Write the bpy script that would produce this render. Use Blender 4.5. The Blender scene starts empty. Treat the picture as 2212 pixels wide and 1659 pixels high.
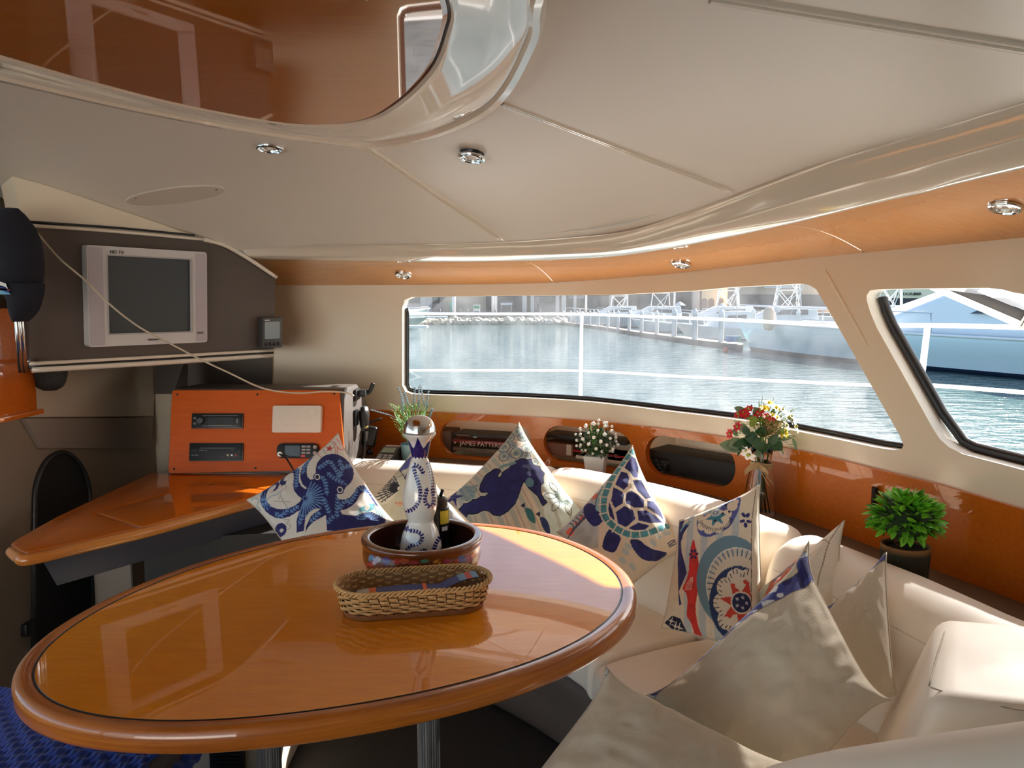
import bpy, bmesh, math, random
import numpy as np
from mathutils import Vector, Matrix
from mathutils.geometry import delaunay_2d_cdt
random.seed(7); rng = np.random.default_rng(7)
scene = bpy.context.scene
C = scene.collection

# ---------------------------------------------------------------- camera
F = 1650.0; CX, CY = 1106.0, 829.5; ZC = 1.38; PT = math.radians(5.9)   # focal length and centre in photo pixels (2212 x 1659)
cam = bpy.data.cameras.new('camera'); camo = bpy.data.objects.new('camera', cam); C.objects.link(camo)
cam.sensor_width = 36.0; cam.lens = F / 2212 * 36.0; cam.clip_start = 0.05; cam.clip_end = 2000
camo.location = (0, 0, ZC); camo.rotation_euler = (math.pi / 2 - PT, 0, 0)
scene.camera = camo

# ---------------------------------------------------------------- sky, sun, exposure
SUN_AZ, SUN_EL = math.radians(43.5), math.radians(31.8)
world = bpy.data.worlds.new('world'); scene.world = world; world.use_nodes = True
nt = world.node_tree; bg = nt.nodes['Background']
sky = nt.nodes.new('ShaderNodeTexSky'); sky.sky_type = 'NISHITA'; sky.sun_disc = False
sky.sun_elevation = SUN_EL; sky.sun_rotation = SUN_AZ; sky.air_density = 1.0; sky.dust_density = 1.6; sky.ozone_density = 1.0
nt.links.new(sky.outputs[0], bg.inputs[0]); bg.inputs[1].default_value = 0.20
sl = bpy.data.lights.new('sun', 'SUN'); sl.energy = 18.0; sl.angle = math.radians(0.6); sl.color = (1.0, 0.955, 0.89)
slo = bpy.data.objects.new('sun', sl); C.objects.link(slo)
SUN_DIR = Vector((math.sin(SUN_AZ) * math.cos(SUN_EL), math.cos(SUN_AZ) * math.cos(SUN_EL), math.sin(SUN_EL)))
slo.rotation_euler = SUN_DIR.to_track_quat('Z', 'Y').to_euler()
scene.view_settings.view_transform = 'Standard'; scene.view_settings.look = 'None'
scene.view_settings.gamma = 1.0; scene.view_settings.use_curve_mapping = False
scene.view_settings.exposure = 0.8
scene.cycles.max_bounces = 10; scene.cycles.diffuse_bounces = 6; scene.cycles.transparent_max_bounces = 16
scene.cycles.caustics_reflective = False; scene.cycles.caustics_refractive = False; scene.cycles.sample_clamp_indirect = 6.0

# ---------------------------------------------------------------- pixel -> direction helpers
def ray(px, py):
    a = (px - CX) / F; b = -(py - CY) / F
    return np.array([a, math.cos(PT) + b * math.sin(PT), -math.sin(PT) + b * math.cos(PT)])
EYE = np.array([0, 0, ZC])
def atz(px, py, z):
    r = ray(px, py); return EYE + r * ((z - ZC) / r[2])
def aty(px, py, y):
    r = ray(px, py); return EYE + r * (y / r[1])
def atx(px, py, x):
    r = ray(px, py); return EYE + r * (x / r[0])
def atp(px, py, p0, n):
    r = ray(px, py); return EYE + r * (np.dot(np.asarray(p0, float) - EYE, n) / np.dot(r, n))

# ---------------------------------------------------------------- materials
def srgb(r, g, b):
    f = lambda c: (c / 255 / 12.92) if c / 255 <= .04045 else ((c / 255 + .055) / 1.055) ** 2.4
    return (f(r), f(g), f(b))
MATS = {}
def mat(name, col=(.8, .8, .8), rough=.5, metal=0, coat=0, spec=.5, bump=0, bscale=60, var=0, vscale=6, alpha=None, trans=0, ior=1.5, emit=0, attr=None, coat_rough=.03, sheen=0, stretch=(1, 1, 1), detail=3):
    if name in MATS: return MATS[name]
    m = bpy.data.materials.new(name); m.use_nodes = True; MATS[name] = m
    n = m.node_tree; b = n.nodes['Principled BSDF']; L = n.links.new
    b.inputs['Base Color'].default_value = (*col, 1); b.inputs['Roughness'].default_value = rough
    b.inputs['Metallic'].default_value = metal; b.inputs['Coat Weight'].default_value = coat; b.inputs['Coat Roughness'].default_value = coat_rough
    b.inputs['Specular IOR Level'].default_value = spec; b.inputs['IOR'].default_value = ior
    b.inputs['Transmission Weight'].default_value = trans
    if sheen: b.inputs['Sheen Weight'].default_value = sheen
    if alpha is not None: b.inputs['Alpha'].default_value = alpha
    if emit:
        b.inputs['Emission Color'].default_value = (*col, 1); b.inputs['Emission Strength'].default_value = emit
    tc = None
    def coords():
        nonlocal tc
        if tc is None:
            t = n.nodes.new('ShaderNodeTexCoord'); mp = n.nodes.new('ShaderNodeMapping'); mp.inputs['Scale'].default_value = stretch
            L(t.outputs['Object'], mp.inputs[0]); tc = mp.outputs[0]
        return tc
    src = None
    if attr:
        a = n.nodes.new('ShaderNodeAttribute'); a.attribute_name = attr; src = a.outputs['Color']; L(src, b.inputs['Base Color'])
    if var:
        t = n.nodes.new('ShaderNodeTexNoise'); t.inputs['Scale'].default_value = vscale; t.inputs['Detail'].default_value = 5; L(coords(), t.inputs['Vector'])
        r = n.nodes.new('ShaderNodeMapRange'); r.inputs[1].default_value = .3; r.inputs[2].default_value = .7; r.inputs[3].default_value = 1 - var; r.inputs[4].default_value = 1 + var
        L(t.outputs[0], r.inputs[0])
        mx = n.nodes.new('ShaderNodeMix'); mx.data_type = 'RGBA'; mx.blend_type = 'MULTIPLY'; mx.inputs[0].default_value = 1
        if src: L(src, mx.inputs[6])
        else: mx.inputs[6].default_value = (*col, 1)
        L(r.outputs[0], mx.inputs[7]); L(mx.outputs[2], b.inputs['Base Color'])
    if bump:
        t = n.nodes.new('ShaderNodeTexNoise'); t.inputs['Scale'].default_value = bscale; t.inputs['Detail'].default_value = detail; L(coords(), t.inputs['Vector'])
        bp = n.nodes.new('ShaderNodeBump'); bp.inputs['Strength'].default_value = bump; bp.inputs['Distance'].default_value = .01
        L(t.outputs[0], bp.inputs['Height']); L(bp.outputs[0], b.inputs['Normal'])
    return m
def wood(name, c1, c2, rough=.35, coat=1.0, scale=(2, 30, 30), coat_rough=.02, bands=0, spec=.3, coat_ior=1.5):
    if name in MATS: return MATS[name]
    m = bpy.data.materials.new(name); m.use_nodes = True; MATS[name] = m
    n = m.node_tree; b = n.nodes['Principled BSDF']; L = n.links.new
    t = n.nodes.new('ShaderNodeTexCoord'); mp = n.nodes.new('ShaderNodeMapping'); mp.inputs['Scale'].default_value = scale; L(t.outputs['Object'], mp.inputs[0])
    ns = n.nodes.new('ShaderNodeTexNoise'); ns.inputs['Scale'].default_value = 3; ns.inputs['Detail'].default_value = 8; ns.inputs['Roughness'].default_value = .65; L(mp.outputs[0], ns.inputs['Vector'])
    n2 = n.nodes.new('ShaderNodeTexNoise'); n2.inputs['Scale'].default_value = 1.6; L(t.outputs['Object'], n2.inputs['Vector'])
    ad = n.nodes.new('ShaderNodeMath'); ad.operation = 'ADD'; L(ns.outputs[0], ad.inputs[0]); L(n2.outputs[0], ad.inputs[1])
    out = ad.outputs[0]
    if bands:
        wv = n.nodes.new('ShaderNodeTexWave'); wv.inputs['Scale'].default_value = bands; wv.inputs['Distortion'].default_value = 6; wv.inputs['Detail'].default_value = 3; L(mp.outputs[0], wv.inputs['Vector'])
        md = n.nodes.new('ShaderNodeMath'); md.operation = 'MULTIPLY_ADD'; md.inputs[1].default_value = .55; L(wv.outputs[1], md.inputs[0]); L(out, md.inputs[2]); out = md.outputs[0]
    cr = n.nodes.new('ShaderNodeValToRGB'); cr.color_ramp.elements[0].color = (*c1, 1); cr.color_ramp.elements[1].color = (*c2, 1)
    mr = n.nodes.new('ShaderNodeMapRange'); mr.inputs[1].default_value = .75; mr.inputs[2].default_value = 1.3 + (.5 if bands else 0); L(out, mr.inputs[0]); L(mr.outputs[0], cr.inputs[0])
    L(cr.outputs[0], b.inputs['Base Color'])
    b.inputs['Roughness'].default_value = rough; b.inputs['Coat Weight'].default_value = coat; b.inputs['Coat Roughness'].default_value = coat_rough
    b.inputs['Specular IOR Level'].default_value = spec; b.inputs['Coat IOR'].default_value = coat_ior
    return m
GEL = mat('gelcoat_cream', srgb(234, 220, 198), .22, coat=.35, coat_rough=.06)
GEL2 = mat('gelcoat_gloss', srgb(228, 218, 202), .12, coat=1.0)
LINER = mat('headliner_vinyl', srgb(222, 215, 204), .42, coat=.12, coat_rough=.2, bump=.03, bscale=14)
CHERRY = wood('cherry_lacquer', srgb(190, 92, 14), srgb(210, 114, 26), spec=.2)
SOFFW = wood('soffit_lacquer', srgb(206, 130, 56), srgb(222, 150, 74), rough=.2, coat=1, coat_ior=3.0)
OVALW = wood('headliner_wood_lacquer', srgb(176, 94, 10), srgb(192, 108, 16), coat_ior=2.5, rough=.3, spec=.1, coat=1)
TABLEW = wood('table_veneer_lacquer', srgb(228, 132, 0), srgb(242, 156, 6), scale=(4, 28, 20), spec=.2, coat_ior=1.55)
EDGEW = wood('table_edge_wood', srgb(150, 76, 20), srgb(212, 128, 46), scale=(1.2, 1.2, 60))
PANELW = wood('instrument_panel_wood', srgb(204, 86, 2), srgb(218, 102, 8), rough=.5, coat=.08, coat_rough=.15, spec=.2)
CHAR = mat('charcoal_laminate', srgb(92, 82, 76), .55, bump=.05, bscale=250)
GREY = mat('grey_laminate', srgb(90, 83, 78), .4, bump=.04, bscale=200)
NAVY = mat('navy_grey_fascia', srgb(66, 66, 76), .4)
BLACK = mat('black_plastic', (.012, .012, .013), .35)
RUBBER = mat('black_rubber', (.008, .008, .01), .3, coat=.3)
CHROME = mat('polished_chrome', (.82, .82, .82), .07, metal=1)
STEEL = mat('stainless_steel', (.72, .72, .72), .18, metal=1)
WHITEP = mat('white_plastic', (.78, .78, .77), .35)
LEATHER = mat('ivory_upholstery', srgb(240, 229, 214), .55, bump=.06, bscale=9, sheen=.1)
LINEN = mat('linen_fabric', srgb(222, 208, 186), .9, bump=.25, bscale=420, var=.05, vscale=300, sheen=.2)
STITCH = mat('seam_thread', srgb(176, 162, 142), .8)

# ---------------------------------------------------------------- mesh helpers
ORG = {}
def link(o, parent=None):
    C.objects.link(o)
    if parent is not None: o.parent = parent
    return o
def props(o, label=None, cat=None, group=None, kind=None):
    if label: o['label'] = label
    if cat: o['category'] = cat
    if group: o['group'] = group
    if kind: o['kind'] = kind
    return o
def thing(name, label, cat, loc, group=None):
    o = bpy.data.objects.new(name, None); o.empty_display_size = .05; link(o); o.location = Vector([float(c) for c in loc])
    ORG[o.name] = np.array([float(c) for c in loc]); return props(o, label, cat, group)
def mesh(name, V, Fc, m, parent=None, smooth=True, label=None, cat=None, group=None, kind=None, colors=None, sharp=None, mats=None, fmat=None):
    V = np.asarray(V, float).reshape(-1, 3)
    if parent is not None: org = ORG[parent.name]
    else: org = np.array([V[:, 0].mean(), V[:, 1].mean(), V[:, 2].min()])
    me = bpy.data.meshes.new(name); me.from_pydata((V - org).tolist(), [], [tuple(int(i) for i in f) for f in Fc]); me.update()
    for mm in (mats or [m]): me.materials.append(mm)
    if fmat is not None: me.polygons.foreach_set('material_index', np.asarray(fmat, np.int32))
    if smooth: me.polygons.foreach_set('use_smooth', np.ones(len(me.polygons), bool))
    if smooth and sharp is not None: me.set_sharp_from_angle(angle=math.radians(sharp))
    if colors is not None:
        ca = me.color_attributes.new('Col', 'FLOAT_COLOR', 'POINT'); cc = np.ones((len(V), 4)); cc[:, :3] = colors
        ca.data.foreach_set('color', cc.ravel().astype(np.float32))
    o = bpy.data.objects.new(name, me); link(o, parent)
    if parent is None: o.location = Vector(org.tolist())
    ORG[o.name] = org
    return props(o, label, cat, group, kind)
def bmo(name, bm, m, parent=None, smooth=True, sharp=40, **k):
    bm.verts.index_update()
    V = [v.co[:] for v in bm.verts]; Fc = [[v.index for v in f.verts] for f in bm.faces]; bm.free()
    return mesh(name, V, Fc, m, parent, smooth, sharp=sharp, **k)
def flipcheck(V, Fc):  # orient a closed mesh outward
    V = np.asarray(V, float); vol = 0
    for f in Fc:
        for i in range(1, len(f) - 1): vol += np.dot(V[f[0]], np.cross(V[f[i]], V[f[i + 1]]))
    return [list(reversed(f)) for f in Fc] if vol < 0 else Fc
def join(*parts):
    V = []; Fc = []; n = 0
    for v, f in parts:
        v = np.asarray(v, float).reshape(-1, 3); V.append(v); Fc += [[i + n for i in ff] for ff in f]; n += len(v)
    return np.vstack(V), Fc
def basis(d):
    d = np.asarray(d, float); d = d / np.linalg.norm(d); u = np.cross(d, [0, 0, 1.]);
    if np.linalg.norm(u) < 1e-4: u = np.array([1., 0, 0])
    u /= np.linalg.norm(u); return d, u, np.cross(u, d)
def tube(path, r, n=8, closed=False, caps=True):
    path = np.asarray(path, float); k = len(path); rr = np.broadcast_to(np.asarray(r, float), (k,))
    T = np.gradient(path, axis=0) if not closed else (np.roll(path, -1, 0) - np.roll(path, 1, 0))
    T /= np.maximum(np.linalg.norm(T, axis=1), 1e-9)[:, None]
    _, u, _w = basis(T[0]); V = []
    for i in range(k):
        u = u - T[i] * np.dot(u, T[i]); u /= np.linalg.norm(u); w = np.cross(T[i], u)
        a = np.linspace(0, 2 * math.pi, n, endpoint=False)
        V.append(path[i] + rr[i] * (np.cos(a)[:, None] * u + np.sin(a)[:, None] * w))
    V = np.vstack(V); Fc = []
    for i in range(k if closed else k - 1):
        j = (i + 1) % k
        for a in range(n):
            b = (a + 1) % n; Fc.append([i * n + a, i * n + b, j * n + b, j * n + a])
    if caps and not closed:
        Fc.append(list(range(n))[::-1]); Fc.append([(k - 1) * n + a for a in range(n)])
    return V, Fc
def lathe(prof, n=48, org=(0, 0, 0), closed=False):
    prof = np.asarray(prof, float); k = len(prof); V = []
    a = np.linspace(0, 2 * math.pi, n, endpoint=False)
    for r, z in prof: V.append(np.c_[r * np.cos(a), r * np.sin(a), np.full(n, z)])
    V = np.vstack(V) + np.asarray(org, float); Fc = []
    for i in range(k - 1):
        for j in range(n):
            q = (j + 1) % n; Fc.append([i * n + j, i * n + q, (i + 1) * n + q, (i + 1) * n + j])
    if prof[0][0] > 1e-6 and closed: Fc.append(list(range(n))[::-1])
    if prof[-1][0] > 1e-6 and closed: Fc.append([(k - 1) * n + j for j in range(n)])
    return V, Fc
def gridmesh(G, wrap=False):  # G (nu,nv,3)
    nu, nv = G.shape[:2]; Fc = []
    for i in range(nu - 1):
        for j in range(nv - (0 if wrap else 1)):
            q = (j + 1) % nv; Fc.append([i * nv + j, (i + 1) * nv + j, (i + 1) * nv + q, i * nv + q])
    return G.reshape(-1, 3), Fc
def prism(bot, top):  # two matching loops -> closed solid
    k = len(bot); V = np.vstack([bot, top]); Fc = [list(range(k))[::-1], [k + i for i in range(k)]]
    for i in range(k): j = (i + 1) % k; Fc.append([i, j, k + j, k + i])
    return V, flipcheck(V, Fc)
def extrude(poly, vec):
    poly = np.asarray(poly, float); return prism(poly, poly + np.asarray(vec, float))
def bevelled(V, Fc, w, seg=2, angle=None):
    bm = bmesh.new(); vs = [bm.verts.new(v) for v in np.asarray(V, float)]
    for f in Fc: bm.faces.new([vs[i] for i in f])
    bmesh.ops.recalc_face_normals(bm, faces=bm.faces)
    es = [e for e in bm.edges if angle is None or (len(e.link_faces) == 2 and e.calc_face_angle(0) > math.radians(angle))]
    bmesh.ops.bevel(bm, geom=es, offset=w, segments=seg, profile=.6, affect='EDGES', clamp_overlap=True)
    bm.verts.index_update()
    V = np.array([v.co[:] for v in bm.verts]); Fc = [[v.index for v in f.verts] for f in bm.faces]; bm.free(); return V, Fc
def boxm(c, s, rz=0, w=0, seg=2, M=None):  # centre, size
    x, y, z = np.asarray(s, float) / 2
    V = np.array([(-x, -y, -z), (x, -y, -z), (x, y, -z), (-x, y, -z), (-x, -y, z), (x, -y, z), (x, y, z), (-x, y, z)])
    Fc = [[3, 2, 1, 0], [4, 5, 6, 7], [0, 1, 5, 4], [1, 2, 6, 5], [2, 3, 7, 6], [3, 0, 4, 7]]
    if w: V, Fc = bevelled(V, Fc, w, seg)
    if M is not None: V = V @ np.asarray(M, float).T
    elif rz: c_, s_ = math.cos(rz), math.sin(rz); V = np.c_[V[:, 0] * c_ - V[:, 1] * s_, V[:, 0] * s_ + V[:, 1] * c_, V[:, 2]]
    return V + np.asarray(c, float), Fc
def frame3(ex, ey):  # orthonormal 3x3 (columns) from two directions
    ex = np.asarray(ex, float); ex = ex / np.linalg.norm(ex); ey = np.asarray(ey, float); ey = ey - ex * np.dot(ex, ey); ey /= np.linalg.norm(ey)
    return np.c_[ex, ey, np.cross(ex, ey)]
def spline(P, n=12, closed=False):
    P = np.asarray(P, float); k = len(P); out = []
    Q = np.vstack([P[-1], P, P[:2]]) if closed else np.vstack([2 * P[0] - P[1], P, 2 * P[-1] - P[-2]])
    for i in range(k if closed else k - 1):
        p0, p1, p2, p3 = Q[i:i + 4]
        for t in np.linspace(0, 1, n, endpoint=False):
            out.append(.5 * (2 * p1 + (p2 - p0) * t + (2 * p0 - 5 * p1 + 4 * p2 - p3) * t * t + (3 * p1 - p0 - 3 * p2 + p3) * t ** 3))
    if not closed: out.append(P[-1])
    return np.array(out)
def roundpoly(P, r, n=5):
    P = np.asarray(P, float); k = len(P); out = []
    rr = np.broadcast_to(np.asarray(r, float), (k,))
    for i in range(k):
        a, b, c = P[i - 1], P[i], P[(i + 1) % k]
        u = (a - b); v = (c - b); lu, lv = np.linalg.norm(u), np.linalg.norm(v); d = min(rr[i], .48 * lu, .48 * lv)
        p, q = b + u / lu * d, b + v / lv * d
        for t in np.linspace(0, 1, n): out.append((1 - t) ** 2 * p + 2 * t * (1 - t) * b + t * t * q)
    return np.array(out)
def densify(P, d, closed=True):
    P = np.asarray(P, float); out = []; k = len(P)
    for i in range(k if closed else k - 1):
        a, b = P[i], P[(i + 1) % k]; m = max(1, int(np.linalg.norm(b - a) / d))
        for t in range(m): out.append(a + (b - a) * t / m)
    if not closed: out.append(P[-1])
    return np.array(out)
def inside(P, poly):
    P = np.atleast_2d(P); x, y = P[:, 0], P[:, 1]; r = np.zeros(len(P), bool); n = len(poly)
    for i in range(n):
        x1, y1 = poly[i]; x2, y2 = poly[(i + 1) % n]
        if y1 == y2: continue
        c = ((y1 > y) != (y2 > y)) & (x < (x2 - x1) * (y - y1) / (y2 - y1) + x1); r ^= c
    return r
def cdt(outer, holes=(), step=.06):  # 2-D region with holes -> verts (n,2), tris
    loops = [np.asarray(outer, float)] + [np.asarray(h, float) for h in holes]
    pts = []; edges = []
    for Lp in loops:
        b = len(pts); pts += [tuple(p) for p in Lp]; edges += [(b + i, b + (i + 1) % len(Lp)) for i in range(len(Lp))]
    o = loops[0]; gx = np.arange(o[:, 0].min() + step, o[:, 0].max(), step); gy = np.arange(o[:, 1].min() + step, o[:, 1].max(), step)
    allp = np.array(pts)
    if len(gx) and len(gy):
        g = np.array(np.meshgrid(gx, gy)).reshape(2, -1).T; k = inside(g, o)
        for h in loops[1:]: k &= ~inside(g, h)
        g = g[k]
        if len(g):
            d = np.array([np.min(np.hypot(*(allp - q).T)) for q in g]); g = g[d > step * .35]
            pts += [tuple(p) for p in g]
    v, e, f, *_ = delaunay_2d_cdt([Vector((float(a), float(b_))) for a, b_ in pts], edges, [], 0, 1e-7)
    v = np.array([p[:] for p in v]); f = [list(t) for t in f]
    cen = np.array([v[t].mean(0) for t in f]); k = inside(cen, o)
    for h in loops[1:]: k &= ~inside(cen, h)
    return v, [t for t, q in zip(f, k) if q]
def text(name, s, size, m, M, org, parent, depth=.0006, align='LEFT'):
    cu = bpy.data.curves.new('t', 'FONT'); cu.body = s; cu.size = size; cu.align_x = align; cu.extrude = depth; cu.resolution_u = 3
    o = bpy.data.objects.new('t', cu); C.objects.link(o); bpy.context.view_layer.update()
    me = bpy.data.meshes.new_from_object(o.evaluated_get(bpy.context.evaluated_depsgraph_get()))
    V = np.array([v.co[:] for v in me.vertices]).reshape(-1, 3); Fc = [list(p.vertices) for p in me.polygons]
    bpy.data.objects.remove(o); bpy.data.curves.remove(cu); bpy.data.meshes.remove(me)
    return mesh(name, V @ np.asarray(M).T + np.asarray(org), Fc, m, parent, smooth=False)
def copy_tree(o, parent=None, **kw):
    c = o.copy(); C.objects.link(c); c.parent = parent; ORG[c.name] = ORG[o.name]
    for ch in [x for x in C.objects if x.parent == o]: copy_tree(ch, c)
    return c
# ================================================================ the saloon shell
WP = np.array([(-1.9, 3.70), (-1.1, 3.70), (-.484, 3.61), (.017, 3.45), (.31, 3.31), (.6, 3.06), (.842, 2.78), (1.0, 2.53), (1.15, 2.25), (1.25, 2.06), (1.34, 1.88), (1.46, 1.55), (1.56, 1.1), (1.62, .5), (1.65, -.2), (1.66, -1.3)])
W = spline(WP, 60)
for _ in range(150): W[1:-1] = .5 * W[1:-1] + .25 * (W[:-2] + W[2:])
S = np.r_[0, np.cumsum(np.linalg.norm(np.diff(W, axis=0), axis=1))]; SE = S[-1]
_T = np.gradient(W, S, axis=0); _T /= np.linalg.norm(_T, axis=1)[:, None]
WN = np.c_[_T[:, 1], -_T[:, 0]]
if WN[300] @ (-W[300]) < 0: WN = -WN
def wp(s, off, z):
    s = np.asarray(s, float); off = np.asarray(off, float)
    return np.stack(np.broadcast_arrays(np.interp(s, S, W[:, 0]) + np.interp(s, S, WN[:, 0]) * off, np.interp(s, S, W[:, 1]) + np.interp(s, S, WN[:, 1]) * off, np.asarray(z, float)), -1)
def wn(s): n = np.array([np.interp(s, S, WN[:, 0]), np.interp(s, S, WN[:, 1]), 0]); return n / np.linalg.norm(n)
def whit(px, py, off=0):
    r = ray(px, py); Cv = W + WN * off; a = np.arctan2(Cv[:, 0], Cv[:, 1]); th = math.atan2(r[0], r[1])
    s = float(np.interp(th, a, S)); c = wp(s, off, 0); t = math.hypot(c[0], c[1]) / math.hypot(r[0], r[1])
    return s, ZC + r[2] * t
def smooth1(xs, ys, x):
    xs = np.asarray(xs, float); g = np.linspace(0, SE, 400); y = np.interp(g, xs, ys)
    for _ in range(60): y[1:-1] = .5 * y[1:-1] + .25 * (y[:-2] + y[2:])
    return np.interp(x, g, y)
Z_OUT = lambda s: smooth1([0, .774, 1.918, 2.116, 2.707, 3.125, 3.423, 3.962, 4.6, SE], [1.473, 1.473, 1.472, 1.475, 1.501, 1.527, 1.537, 1.549, 1.555, 1.56], s)
Z_ORA = lambda s: smooth1([0, .774, 1.859, 2.721, 3.249, 3.524, 3.867, 4.221, 5, SE], [1.59, 1.584, 1.561, 1.557, 1.590, 1.609, 1.642, 1.667, 1.69, 1.70], s)
Z_FAS = lambda s: smooth1([0, .744, 1.896, 2.801, 3.446, 3.787, 4.288, 5, SE], [1.60, 1.594, 1.581, 1.568, 1.632, 1.677, 1.710, 1.735, 1.74], s)
Z_EDG = lambda s: smooth1([0, .72, 1.916, 2.896, 3.487, 3.818, 4.322, 5, SE], [1.64, 1.631, 1.615, 1.616, 1.685, 1.736, 1.762, 1.79, 1.80], s)

# --- windows: outlines traced on the wall, as (s, height)
w1px = [(869, 665), (874, 648), (888, 642), (1056, 639), (1320, 637), (1500, 628), (1581, 620), (1725, 613), (1745, 614), (1763, 625), (1800, 688), (1884, 836), (1943, 940), (1952, 962), (1946, 972), (1930, 972), (1891, 966), (1736, 934), (1598, 907), (1450, 889), (1261, 867), (1100, 858), (938, 853), (890, 851), (876, 846), (869, 832)]
w2px = [(1872, 648), (1872, 638), (1880, 627), (1898, 625), (2000, 623), (2136, 622), (2165, 625), (2190, 632)]
w1 = densify([whit(*p) for p in w1px], .04)
w2 = [whit(*p) for p in w2px] + [(4.02, 1.40), (4.08, 1.37), (4.22, 1.20), (4.40, .99), (4.40, .962), (4.36, .95)] + [whit(*p) for p in [(2212, 1016), (2080, 981), (2050, 966), (2030, 948), (2015, 925), (1950, 808), (1894, 708), (1880, 675)]]
w2 = densify(np.array(w2), .03)
PZ0, PZ1 = .655, .884                                    # wood panel zone
SH0, SH1 = 1.36, 3.18                                    # the shelf cavity behind the wood panel
outer = np.vstack([[(s, 0) for s in np.linspace(0, SE, 120)], [(s, float(Z_OUT(s)) + .01) for s in np.linspace(SE, 0, 120)]])
cav = densify([(SH0, PZ0 + .005), (SH1, PZ0 + .005), (SH1, PZ1 - .015), (SH0, PZ1 - .015)], .05)
v, f = cdt(outer, [w1, w2, cav], .07)
Vw = wp(v[:, 0], 0, v[:, 1])
wall = mesh('wall_front', Vw, f, GEL, kind='structure', label='curved cream front wall of the boat saloon', smooth=True)
def reveal(loop, d0, d1, n=5):
    offs = np.linspace(d0, d1, n); G = np.array([wp(loop[:, 0], o, loop[:, 1]) for o in offs]); return gridmesh(G, True)
def inset(loop, d):
    nx = np.roll(loop, -1, 0) - np.roll(loop, 1, 0); nn = np.c_[-nx[:, 1], nx[:, 0]]; nn /= np.linalg.norm(nn, axis=1)[:, None]
    A = np.sum(loop[:, 0] * np.roll(loop[:, 1], -1) - np.roll(loop[:, 0], -1) * loop[:, 1])
    return loop + nn * d * (1 if A > 0 else -1)
HAZE = bpy.data.materials.new('hazy_acrylic_pane'); HAZE.use_nodes = True; n_ = HAZE.node_tree; n_.nodes.clear(); L_ = n_.links.new
o_ = n_.nodes.new('ShaderNodeOutputMaterial'); t_ = n_.nodes.new('ShaderNodeBsdfTransparent'); t_.inputs[0].default_value = (.57, .58, .595, 1)
d_ = n_.nodes.new('ShaderNodeBsdfTranslucent'); d_.inputs[0].default_value = (.92, .95, 1, 1); g_ = n_.nodes.new('ShaderNodeBsdfGlossy'); g_.inputs['Roughness'].default_value = .02
m1 = n_.nodes.new('ShaderNodeMixShader'); m2 = n_.nodes.new('ShaderNodeMixShader'); ns_ = n_.nodes.new('ShaderNodeTexNoise'); ns_.inputs['Scale'].default_value = 7; ns_.inputs['Detail'].default_value = 6
mr_ = n_.nodes.new('ShaderNodeMapRange'); mr_.inputs[1].default_value = .3; mr_.inputs[2].default_value = .75; mr_.inputs[3].default_value = .012; mr_.inputs[4].default_value = .05
tc_ = n_.nodes.new('ShaderNodeTexCoord'); L_(tc_.outputs['Object'], ns_.inputs['Vector']); L_(ns_.outputs[0], mr_.inputs[0]); L_(mr_.outputs[0], m1.inputs[0])
L_(t_.outputs[0], m1.inputs[1]); L_(d_.outputs[0], m1.inputs[2]); lw_ = n_.nodes.new('ShaderNodeLayerWeight'); pw_ = n_.nodes.new('ShaderNodeMath'); pw_.operation = 'POWER'; pw_.inputs[1].default_value = 4.0; L_(lw_.outputs['Facing'], pw_.inputs[0]); fr_ = n_.nodes.new('ShaderNodeMath'); fr_.operation = 'MULTIPLY_ADD'; fr_.inputs[1].default_value = .6; fr_.inputs[2].default_value = .04; L_(pw_.outputs[0], fr_.inputs[0])
L_(fr_.outputs[0], m2.inputs[0]); L_(m1.outputs[0], m2.inputs[1]); L_(g_.outputs[0], m2.inputs[2]); L_(m2.outputs[0], o_.inputs[0])
RIMW = mat('window_reveal_paint', srgb(240, 234, 222), .5, bump=.1, bscale=120)
win1 = thing('window_1', 'long curved front window with a hazy acrylic pane', None, wp(2.5, 0, .96)); props(win1, kind='structure')
V, Fc = reveal(w1, 0, -.055); mesh('window_frame', V, Fc, RIMW, win1)
i1 = inset(w1, .009); kb = [k for k in range(len(i1)) if i1[k, 1] < 1.02 + .36 * (i1[k, 0] < 1.47)]; k0 = max(range(len(kb)), key=lambda q: (kb[q] - kb[q - 1]) % len(i1)); kb = kb[k0:] + kb[:k0]; i1 = i1[kb]; V, Fc = tube(wp(i1[:, 0], -.046, i1[:, 1]), .009, 8); mesh('gasket', V, Fc, RUBBER, win1)
v, f = cdt(w1, [], .09); mesh('pane', wp(v[:, 0], -.052, v[:, 1]), f, HAZE, win1)
win2 = thing('window_2', 'open side window with a thick black rubber gasket', None, wp(4.0, 0, .96)); props(win2, kind='structure')
V, Fc = reveal(w2, 0, -.06); mesh('window_frame', V, Fc, RIMW, win2)
i2 = inset(w2, .014); kb = [k for k in range(len(i2)) if i2[k, 1] < 1.0 or (i2[k, 0] < 3.75 and i2[k, 1] < 1.405)]; k0 = max(range(len(kb)), key=lambda q: (kb[q] - kb[q - 1]) % len(i2)); kb = kb[k0:] + kb[:k0]; i2 = i2[kb]; V, Fc = tube(wp(i2[:, 0], -.058, i2[:, 1]), .0145, 10); mesh('gasket', V, Fc, RUBBER, win2)
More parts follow.
